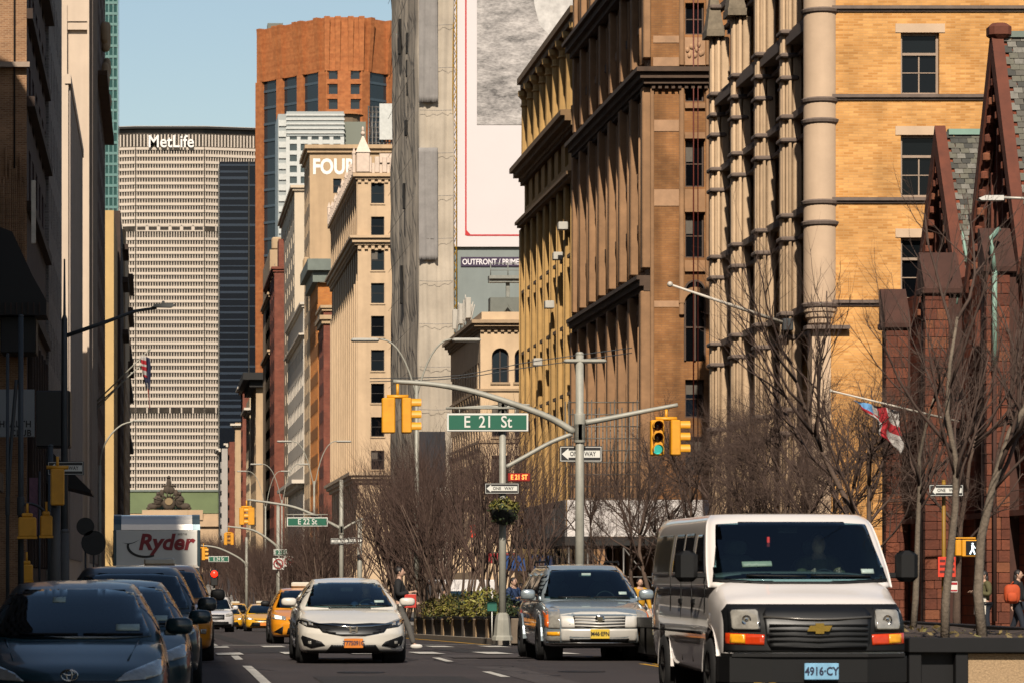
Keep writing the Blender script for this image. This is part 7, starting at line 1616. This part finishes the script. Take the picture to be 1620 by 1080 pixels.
# ---- sidewalk shed and scaffold by the brown block
YS_ = 170.0; YS_ = 168.0; sd_ = thing('sidewalk_shed', 'sidewalk shed with long white hoarding and dark legs at the brown block', 'scaffold', (22, 178, -1)); xa, xb = xu(897, YS_), 26.5
q = MB()
for k in range(3): w_ = (xb - xa)/3; q.cbox(xa + k*w_ + .01, xa + (k + 1)*w_ - .01, YS_, YS_ + .08, zv(848, YS_), zv(790, YS_), .01)
q.each('hoarding_panel', mat('hoarding white', (.74, .69, .66), .7, 0, .06, .6, grime=.15), sd_)
q = MB()
for k in range(8): q.cbox(xa - .1, xa - .02, YS_ + .02 + k*2.4, YS_ + 2.38 + k*2.4, zv(848, YS_), zv(790, YS_), .01)
q.each('side_hoarding', mat('hoarding grey', '#6d6a68', .8, 0, .2, 1), sd_)
q = MB(); q.box(xa - .1, xb, YS_ - .05, YS_ + 19, zv(862, YS_), zv(848.5, YS_)); q.build('deck', MC['black bay'], sd_)
q = MB()
for x in (xa + .1, xa + 1.0, xa + 2.7, xa + 4.4, xa + 6.2):
    for y in (YS_ + .1, YS_ + 6, YS_ + 12, YS_ + 18): q.tube([(x, y, -1.3), (x, y, zv(862, YS_))], .055, 5)
q.each('leg', MC['scaffold pipe'], sd_)
q = MB(); zc = zv(862, YS_)
for k in range(4): x = xa + 1.0 + k*1.7; q.tube([(x, YS_ + .1, zc - .1), (x + 1.7, YS_ + .1, zc - 2.3)], .035, 5)
for k in range(7): y = YS_ + .2 + k*2.5; q.tube([(xa + .1, y, zc - 1.6), (xa + .1, y + 2.5, zc - .1)], .04, 5); q.tube([(xa + .1, y, zc - .1), (xa + .1, y + 2.5, zc - 1.6)], .04, 5)
q.tube([(xa, YS_ + .05, zc - 1.5), (xb, YS_ + .05, zc - 1.5)], .035, 5); q.each('brace', MC['scaffold pipe'], sd_)
sf = thing('pipe_scaffold', 'grey pipe scaffold standing on the shed before the brown block', 'scaffold', (21.5, 176, 5)); q = MB(); y = YS_ + 2
for u in range(900, 1012, 12):
    for dy_ in (0, 1.5): q.tube([(xu(u, y), y + dy_, zv(788, y)), (xu(u, y), y + dy_, zv(632 + (u % 36), y))], .03, 4)
for v in range(636, 790, 19): q.tube([(xu(898, y), y, zv(v, y)), (xu(1012, y), y, zv(v, y))], .028, 4)
for u in range(900, 1000, 24): q.tube([(xu(u, y), y - .05, zv(v, y)), (xu(u + 24, y), y - .05, zv(700, y))], .022, 4)
kind(q.build('pipe', mat('scaffold pipe light', '#6f6a62', .5, .4), sf), 'stuff')
for nm, lb, u0, u1, v0, v1, Y, m in (('shop_awning', 'red shop awning under the arched window building', 772, 830, 874, 890, 255, mat('awning red', '#8d1418', .7)), ('shop_awning', 'blue shop awning beside the sidewalk shed', 797, 832, 878, 902, 222, mat('awning blue', '#123a70', .7)), ('hanging_banner', 'small orange red banner hanging on the cream building', 744, 757, 829, 849, 262, mat('banner orange red', '#d43a18', .7))):
    a, b_ = P3(u0, v1, Y), P3(u1, v0, Y); t = thing(nm, lb, nm.split('_')[1], (a + b_)/2)
    q = MB(); q.prism([(Y, a.z), (Y + 1.2 if 'awn' in nm else Y + .05, b_.z), (Y + 1.25 if 'awn' in nm else Y + .08, b_.z), (Y + .05, a.z - .02)], 'x', a.x, b_.x); q.build('cover', m, t)
    q = MB(); q.tube([(a.x, Y + 1.3, b_.z + .05), (b_.x, Y + 1.3, b_.z + .05)], .04, 5); q.build('rail', DKP, t)
sf2 = thing('shop_row', 'dark shop fronts at street level under the tan and brown blocks', 'shop', (23.7, 215, 0))
q = MB()
for k in range(11): y = 190 + k*3.7; q.box(23.3, 23.45, y, y + 3.6, -1.4, 3.4)
q.each('shop_window', GL[0], sf2); q = MB(); q.box(23.1, 23.29, 189, 231, 3.41, 4.4); q.build('fascia', MC['black bay'], sf2)
# ================================================================ bare trees
BARK = mat('bark brown', '#5d4b3f', .9, 0, .25, 6, .3, 20); BARKG = mat('bark grey', '#75685a', .9, 0, .3, 7, .3, 20); TWIG = mat('twig brown', '#4d3b32', .9, 0, .25, 3); TWIGR = mat('twig reddish', '#47332a', .9, 0, .25, 3)
def tree_mesh(seed, H, style):
    rnd = random.Random(seed); tr = MB(); cr = MB()
    V = lambda a, b: Vector((rnd.uniform(-a, a), rnd.uniform(-a, a), b))
    def limb(p, d, L, r, lv, mb, n):
        pts = [p.copy()]; rad = [r]; dirs = [d.copy()]
        up = {'wide': (.03, .09, .06, .03, .02), 'upright': (.06, .16, .12, .07, .03), 'stems': (.1, .13, .1, .06, .03)}[style][min(lv, 4)]
        for i in range(n):
            d = (d + Vector((rnd.gauss(0, .13), rnd.gauss(0, .13), rnd.gauss(0, .08) + up))).normalized(); p = p + d*(L/n); pts.append(p.copy()); rad.append(r*(1 - .72*(i+1)/n)); dirs.append(d.copy())
        mb.tube(pts, rad, (8, 6, 4, 3, 3)[lv], sm=lv < 3, caps=lv < 2)
        if lv >= (4 if style == 'wide' else 3): return
        k = {'wide': (10, 10, 8, 5), 'upright': (9, 7, 5, 3), 'stems': (6, 10, 8, 4)}[style][lv]
        for j in range(k):
            t = rnd.uniform(.3 if lv else .38, 1.0); i = min(n - 1, int(t*n)); f = t*n - i; q = pts[i].lerp(pts[i+1], f); dd = dirs[i+1]
            a = dd.orthogonal().normalized(); a = Matrix.Rotation(rnd.uniform(0, 6.283), 3, dd) @ a
            ang = {'wide': rnd.uniform(.5, .95), 'upright': rnd.uniform(.3, .7), 'stems': rnd.uniform(.25, .6)}[style]
            nd = (dd*math.cos(ang) + a*math.sin(ang)).normalized(); LL = L*rnd.uniform(.42, .68)*(1.1 - .35*t)
            limb(q, nd, LL, rad[i]*rnd.uniform(.48, .68) if lv else r*rnd.uniform(.3, .45), lv + 1, cr, max(3, 5 - lv))
    if style == 'stems':
        for s_ in range(rnd.randint(4, 6)):
            a = rnd.uniform(0, 6.28); limb(Vector((.1*math.cos(a), .1*math.sin(a), -.1)), Vector((.24*math.cos(a), .24*math.sin(a), 1)).normalized(), H*.66, .07, 1, tr, 6)
    else: limb(Vector((0, 0, -.15)), Vector((rnd.uniform(-.05, .05), rnd.uniform(-.05, .05), 1)).normalized(), H*(.62 if style == 'wide' else .8), H*.0125 if style == 'wide' else H*.0115, 0, tr, 7)
    return tr, cr
PROTO = {}
def tree(label, x, y, z, H, style, seed, mt, mc, rz=0, group=None):
    k = (style, seed, mt.name)
    if k not in PROTO:
        t, c = tree_mesh(seed, 10, style); zs = [v[2] for v in t.v + c.v]; PROTO[k] = (t.mesh('trunk', mt), c.mesh('branches', mc), max(zs))
    a, b, hh = PROTO[k]; r_ = thing({'wide': 'street_tree', 'upright': 'young_tree', 'stems': 'multi_stem_tree'}[style], label, 'tree', (x, y, z), rz, group)
    s = H/hh; r_.scale = (s, s, s); put('trunk', a, r_, False); put('branches', b, r_, False); return r_
# three in the near planter, upright and fine
tree('slender upright bare tree in the near planter, right behind the white van', 8.95, 40.2, .66, 5.6, 'upright', 1, BARKG, TWIG, .4)
tree('bare tree with mottled grey trunk at the right end of the near planter', 9.62, 41.2, .66, 6.4, 'upright', 2, BARKG, TWIG, 2)
tree('bare tree in the near planter farther behind the walking signal', 9.9, 47.5, .66, 6.1, 'upright', 3, BARK, TWIG, 1)
tree('thin pale trunked bare tree beside the van mirror', 11.0, 51.5, .66, 5.4, 'upright', 4, BARKG, TWIG, 3)
# street trees on the right pavement
for k, (x, y, h, sd_, lb) in enumerate(((20.7, 104, 9.0, 11, 'wide bare street tree nearest the church, its twigs over the flag'), (20.6, 113.5, 9.4, 12, 'big bare street tree before the yellow brick flank'), (20.4, 124, 9.4, 13, 'forking bare street tree below the corner turret'), (20.5, 134, 9.6, 11, 'bare street tree in front of the pale stone piers'), (20.4, 146, 9.8, 12, 'bare street tree between the green light and the stone piers'), (20.8, 92, 8.5, 13, 'bare street tree at the church front near the walking signal'), (20.9, 118.5, 8.6, 11, 'smaller bare street tree between the two big ones at the yellow flank'), (20.9, 129, 8.4, 13, 'smaller bare street tree in front of the corner turret pier'), (20.6, 152, 8.8, 11, 'bare street tree beside the white hoarding'), (21.6, 109, 8.4, 12, 'finely branched bare tree set back behind the flag'), (21.8, 116, 8.8, 13, 'finely branched bare tree close to the yellow flank wall'), (21.5, 126, 8.6, 12, 'finely branched bare tree close to the corner pier'), (21.7, 139, 8.9, 13, 'finely branched bare tree close to the second pale pier'), (21.6, 149, 8.7, 12, 'finely branched bare tree close to the farthest pale pier'), (20.2, 160, 8.2, 13, 'last bare street tree before the white hoarding'))):
    tree(lb, x, y, gz(x, y) + .13, h, 'wide', sd_, BARK, TWIG, k*1.3)
# planted median trees, block by block
random.seed(31)
GM_ = 'many stemmed bare trees on the planted median'
i = 0
for y0, y1, n, lb_ in ((104, 150, 17, 'first planted block behind the street sign'), (190, 228, 13, 'second planted block near the E 22 St sign'), (266, 318, 12, 'third planted block by the no turn signs'), (345, 400, 10, 'far fourth planted block')):
    for k in range(n):
        y = y0 + (y1 - y0)*(k + random.uniform(.1, .6))/n; x = random.choice((8.95, 9.9, 10.8)) + random.uniform(-.2, .3); i += 1
        tree('many stemmed bare tree on the ' + lb_, x, y, gz(x, y) + .45, random.uniform(6.6, 8.2), 'stems', 40 + i % 4, BARK, (TWIGR, TWIG)[0], random.uniform(0, 6), 'bare trees on the ' + lb_)
tree('many stemmed bare tree standing right beside the street sign pole', 9.9, 93, gz(9.9, 93) + .45, 5.2, 'stems', 41, BARK, TWIGR, 1)
tree('many stemmed bare tree behind the yellow green shrub', 9.4, 99, gz(9.4, 99) + .45, 6.4, 'stems', 42, BARK, TWIGR, 2.5)
# trees of the farther blocks read as one dark mass
q = MB(); 
far = []
for k in range(26):
    y = 430 + k*26 + random.uniform(-6, 6); far.append((random.choice((9.2, 10.4)) + random.uniform(-.4, .4), y))
    if k % 2: far.append((-4.5, y)); far.append((20.5, y))
t_, c_ = tree_mesh(44, 10, 'stems')
for (x, y) in far:
    a = random.uniform(0, 6.28); ca, sa = math.cos(a), math.sin(a); s = random.uniform(.85, 1.15); z = road_z(y)
    for mb in (t_, c_):
        o = len(q.v); q.v += [(x + s*(v[0]*ca - v[1]*sa)*1.3, y + s*(v[0]*sa + v[1]*ca)*1.3, z + s*v[2]) for v in mb.v]; q.f += [tuple(j + o for j in f) for f in mb.f]; q.m += mb.m; q.s += mb.s
o = q.build('far_avenue_trees', TWIGR); kind(o, 'stuff')
# ================================================================ people
SKIN = mat('skin', (.5, .3, .21), .6, 0, .06, 8); HAIR = mat('dark hair', '#1c130f', .6, 0, .2, 12); SHOE = mat('shoe black', '#15130f', .6); SHOEW = mat('shoe white', '#cfc9c0', .6)
def skin_obj(name, J, E, m, parent, sub=1):
    me = bpy.data.meshes.new(name); ks = list(J); me.from_pydata([J[k][0] for k in ks], [(ks.index(a), ks.index(b)) for a, b in E], []); me.materials.append(m)
    o = put(name, me, parent, False); md = o.modifiers.new('skin', 'SKIN'); md.use_smooth_shade = True
    for i, k in enumerate(ks):
        sv = me.skin_vertices[0].data[i]; r_ = J[k][1]; sv.radius = r_ if isinstance(r_, tuple) else (r_, r_); sv.use_root = (i == 0)
    s_ = o.modifiers.new('sub', 'SUBSURF'); s_.levels = sub; s_.render_levels = sub; return o
def person(label, x, y, z, rz, top, legs, H=1.7, stride=.25, arm=('down', 'down'), hair='long', shoes=SHOE, coat=False, extra=None):
    k = H/1.7; r_ = thing('person', label, 'person', (x, y, z), rz); st_ = stride
    hz, sz_ = .92*k, 1.40*k
    J = {'pelvis': ((0, 0, hz), (.13, .1)), 'chest': ((0, -.01, 1.2*k), (.14, .1)), 'neck0': ((0, 0, 1.42*k), .06), 'neck': ((0, -.01, 1.5*k), .05), 'head': ((0, -.02, 1.57*k), .075), 'head2': ((0, -.02, 1.66*k), .07)}
    E = [('pelvis', 'chest'), ('chest', 'neck0'), ('neck0', 'neck'), ('neck', 'head'), ('head', 'head2')]
    for s, ph in ((-1, 1), (1, -1)):
        n = 'lr'[s > 0]; fy = -st_*ph
        J[n+'hip'] = ((s*.09, 0, .86*k), .085); J[n+'knee'] = ((s*.1, fy*.55 - .03, .49*k), .06); J[n+'ank'] = ((s*.1, fy + (.05 if fy > 0 else 0), .09*k), .04); J[n+'toe'] = ((s*.11, fy - .14, .04), .035)
        E += [('pelvis', n+'hip'), (n+'hip', n+'knee'), (n+'knee', n+'ank'), (n+'ank', n+'toe')]
        J[n+'sh'] = ((s*.18, 0, sz_), .06); E += [('neck0', n+'sh')]
        a = arm[s > 0]
        el, ha = {'down': ((s*.23, -fy*.35 + .02, 1.12*k), (s*.24, -fy*.7 - .06, .88*k)), 'bent': ((s*.24, .0, 1.13*k), (s*.13, -.24, 1.18*k)), 'front': ((s*.22, -.1, 1.14*k), (s*.1, -.3, 1.02*k))}[a]
        J[n+'el'] = (el, .042); J[n+'wr'] = (ha, .03); dv = (Vector(ha) - Vector(el)).normalized(); J[n+'ha'] = (tuple(Vector(ha) + dv*.08), (.035, .022)); E += [(n+'sh', n+'el'), (n+'el', n+'wr'), (n+'wr', n+'ha')]
        side = dv.orthogonal().normalized()
        for f in range(4):
            b0 = Vector(ha) + dv*.09 + side*(f - 1.5)*.018; J[f'{n}f{f}'] = (tuple(b0 + dv*.05), .009); J[f'{n}g{f}'] = (tuple(b0 + dv*.08 + Vector((0, -.015, -.005))), .007); E += [(n+'ha', f'{n}f{f}'), (f'{n}f{f}', f'{n}g{f}')]
        J[n+'th'] = (tuple(Vector(ha) + dv*.05 + side*.045), .01); E += [(n+'wr', n+'th')]
    b = skin_obj('body', J, E, SKIN, r_)
    q = MB(); hc = (0, -.02, 1.6*k); q.blob((0, -.03, 1.6*k), (.078, .095, .115), 1, 12, 9); q.blob((0, -.128, 1.595*k), (.014, .02, .022), 1, 6, 5); [q.blob((s*.08, -.02, 1.6*k), (.012, .02, .03), 1, 6, 5) for s in (-1, 1)]; q.build('head', SKIN, r_, False)
    q = MB(); [q.blob((s*.03, -.118, 1.618*k), (.012, .008, .007), 1, 6, 4) for s in (-1, 1)]; q.box(-.022, .022, -.122, -.112, 1.545*k, 1.552*k); q.build('eyes_and_mouth', HAIR, r_, False)
    q = MB(); q.blob((0, .0, 1.635*k), (.092, .1, .1), 1, 12, 8)
    if hair == 'long': q.blob((0, .045, 1.53*k), (.09, .06, .15), 1, 10, 8)
    q.build('hair', HAIR, r_, False)
    def grow(ks, d): return {k_: (J[k_][0], tuple(v + d for v in (J[k_][1] if isinstance(J[k_][1], tuple) else (J[k_][1],)*2))) for k_ in ks}
    arms = [n + p for n in 'lr' for p in ('sh', 'el', 'wr')]
    skin_obj('jacket', grow(['chest', 'pelvis', 'neck0'] + arms, .028), [('pelvis', 'chest'), ('chest', 'neck0')] + [(a, c) for n in 'lr' for a, c in (('neck0', n+'sh'), (n+'sh', n+'el'), (n+'el', n+'wr'))], top, r_)
    lg = [n + p for n in 'lr' for p in ('hip', 'knee', 'ank')]
    skin_obj('trousers', grow(['pelvis'] + lg, .02), [('pelvis', 'lhip'), ('pelvis', 'rhip')] + [(n+'hip', n+'knee') for n in 'lr'] + [(n+'knee', n+'ank') for n in 'lr'], legs, r_)
    if coat: q = MB(); q.lathe([(.17, .98*k), (.2, .8*k), (.23, .58*k), (.22, .575*k), (.16, .9*k)], (0, 0, 0), 14); q.build('coat_skirt', top, r_, False)
    q = MB()
    for n in 'lr': t, a = J[n+'toe'][0], J[n+'ank'][0]; q.blob(((t[0]), (t[1] + a[1])/2 + .01, .05), (.05, .14, .055), .8, 10, 6)
    q.each('shoe', shoes, r_, False)
    if extra: extra(r_, k)
    return r_
OLV = mat('olive jacket', '#55502f', .85, 0, .2, 6); NVY = mat('dark navy cloth', '#10141f', .85, 0, .2, 6); JNS = mat('dark jeans', '#141b28', .85, 0, .2, 8); GRYT = mat('grey trousers', '#57534e', .85, 0, .15, 8); BLC = mat('black coat', '#100f11', .85, 0, .2, 6); BLU = mat('blue jacket', '#1c3358', .8, 0, .2, 6)
YW = 86.5
zW = gz(20, YW) + .13
person('woman in olive jacket with white tote bag, near the right edge', xu(1557, YW), YW, zW, R(-70), OLV, JNS, 1.66, .05, ('bent', 'bent'))
t = thing('tote_bag', 'white canvas tote bag on the shoulder of the woman in olive', 'bag', (xu(1548, YW), YW - .05, zW + .7)); q = MB(); x = xu(1548, YW)
q.add([(x - .13, YW - .2, zW + .62), (x + .13, YW - .2, zW + .62), (x + .14, YW - .02, zW + .62), (x - .12, YW - .02, zW + .62), (x - .11, YW - .17, zW + 1.05), (x + .15, YW - .17, zW + 1.05), (x + .15, YW - .06, zW + 1.05), (x - .11, YW - .06, zW + 1.05)], [(0,3,2,1),(0,1,5,4),(1,2,6,5),(2,3,7,6),(3,0,4,7),(4,5,6,7)]); q.build('bag_body', mat('tote canvas', '#cfc6b6', .9, 0, .08, 8), t)
q = MB(); q.tube(arc_pts((x - .05, YW - .12, zW + 1.05), (x + .08, YW - .1, zW + 1.7), (x + .2, YW - .1, zW + 1.05), 8), .012, 5); q.build('strap', MC['tote canvas'], t)
xb_ = xu(1606, YW)
person('person in black with an orange backpack at the right edge', xb_ + .06, YW, zW, R(60), BLC, JNS, 1.68, .2, ('down', 'down'))
t = thing('backpack', 'bright orange backpack worn by the person in black', 'bag', (xb_ - .14, YW - .12, zW + 1.1)); q = MB(); q.blob((xb_ - .12, YW - .17, zW + 1.12), (.2, .13, .24), .6, 12, 8); q.blob((xb_ - .14, YW - .29, zW + 1.04), (.13, .06, .12), .6, 10, 6); q.build('pack', mat('backpack orange', '#b8481a', .8, 0, .15, 9), t); q = MB(); q.tube(arc_pts((xb_ - .08, YW - .1, zW + 1.34), (xb_ - .1, YW - .35, zW + 1.5), (xb_ - .16, YW - .2, zW + 1.32), 6), .015, 5); q.build('strap', MC['backpack orange'], t)
YQ = 78.0
person('pedestrian in black jacket crossing behind the white saloon', xu(631, YQ), YQ, gz(5.4, YQ), R(80), BLC, GRYT, 1.78, .34, ('bent', 'front'), 'short', SHOEW)
t = thing('red_folder', 'red folder carried by the crossing pedestrian', 'folder', P3(649, 950, YQ)); q = MB(); c = P3(649, 950, YQ - .2); q.cbox(c.x - .13, c.x + .13, YQ - .24, YQ - .21, c.z - .15, c.z + .15, .01); q.build('cover', mat('folder red', '#c23324', .7), t); q = MB(); q.box(c.x - .12, c.x + .12, YQ - .209, YQ - .2, c.z - .14, c.z + .155); q.build('paper', SWH, t)
for u, y, tp, lg_, rz, lb in ((812, 95, BLU, JNS, 40, 'pedestrian in blue jacket behind the sign pole base'), (824, 110, BLC, NVY, -60, 'pedestrian in black between the pole and the silver suv'), (700, 130, OLV, JNS, 90, 'distant pedestrian among the median trees'), (1012, 97, mat('yellow jacket', '#b8860f', .8), JNS, 10, 'worker in yellow jacket between the silver suv and the van')):
    x = xu(u, y); person(lb, x, y, gz(x, y) + (.13 if x > 19.5 else 0), R(rz), tp, lg_, 1.72, .22, ('bent', 'down'), 'short')

def driver(label, car, sx, sy, sz, top, k=1.):
    L = car.root.location; r_ = thing('person', label, 'person', (L.x + sx, L.y + sy, L.z + sz))
    J = {'pelvis': ((0, 0, 0), (.13, .1)), 'chest': ((0, .0, .3), (.14, .1)), 'neck0': ((0, .02, .46), .06), 'neck': ((0, .01, .54), .05), 'head': ((0, -.01, .6), .075), 'head2': ((0, -.01, .68), .07)}
    E = [('pelvis', 'chest'), ('chest', 'neck0'), ('neck0', 'neck'), ('neck', 'head'), ('head', 'head2')]; arms = []
    for s, n in ((-1, 'l'), (1, 'r')):
        J[n+'sh'] = ((s*.18, .01, .43), .06); J[n+'el'] = ((s*.23, -.2, .25), .042); J[n+'wr'] = ((s*.15, -.42, .3), .03); J[n+'ha'] = ((s*.15, -.49, .33), (.033, .022)); E += [('neck0', n+'sh'), (n+'sh', n+'el'), (n+'el', n+'wr'), (n+'wr', n+'ha')]
        for f in range(4): J[f'{n}f{f}'] = ((s*.15 - s*.02, -.52 - .004*f, .36 - .02*f), .009); E.append((n+'ha', f'{n}f{f}'))
        J[n+'th'] = ((s*.11, -.47, .34), .01); E.append((n+'wr', n+'th')); E.append(('pelvis', n+'kn')); J[n+'kn'] = ((s*.14, -.42, -.02), .075)
    skin_obj('body', J, E, SKIN, r_)
    q = MB(); q.blob((0, -.02, .63), (.078, .095, .115), 1, 12, 9); q.blob((0, -.118, .625), (.014, .02, .022), 1, 6, 5); q.build('head', SKIN, r_, False)
    q = MB(); q.blob((0, .015, .665), (.09, .098, .095), 1, 12, 8); q.build('hair', HAIR, r_, False)
    d = lambda v: tuple(a + .025 for a in (v if isinstance(v, tuple) else (v, v))); ks = ['chest', 'pelvis', 'neck0'] + [n + p for n in 'lr' for p in ('sh', 'el', 'wr')]
    skin_obj('jacket', {a: (J[a][0], d(J[a][1])) for a in ks}, [('pelvis', 'chest'), ('chest', 'neck0')] + [(a, c) for n in 'lr' for a, c in (('neck0', n+'sh'), (n+'sh', n+'el'), (n+'el', n+'wr'))], top, r_)
driver('driver in dark top behind the wheel of the white saloon', civic, .36, 2.55, .60, BLU)
driver('driver behind the wheel of the white van', van, .44, 2.35, 1.13, OLV)
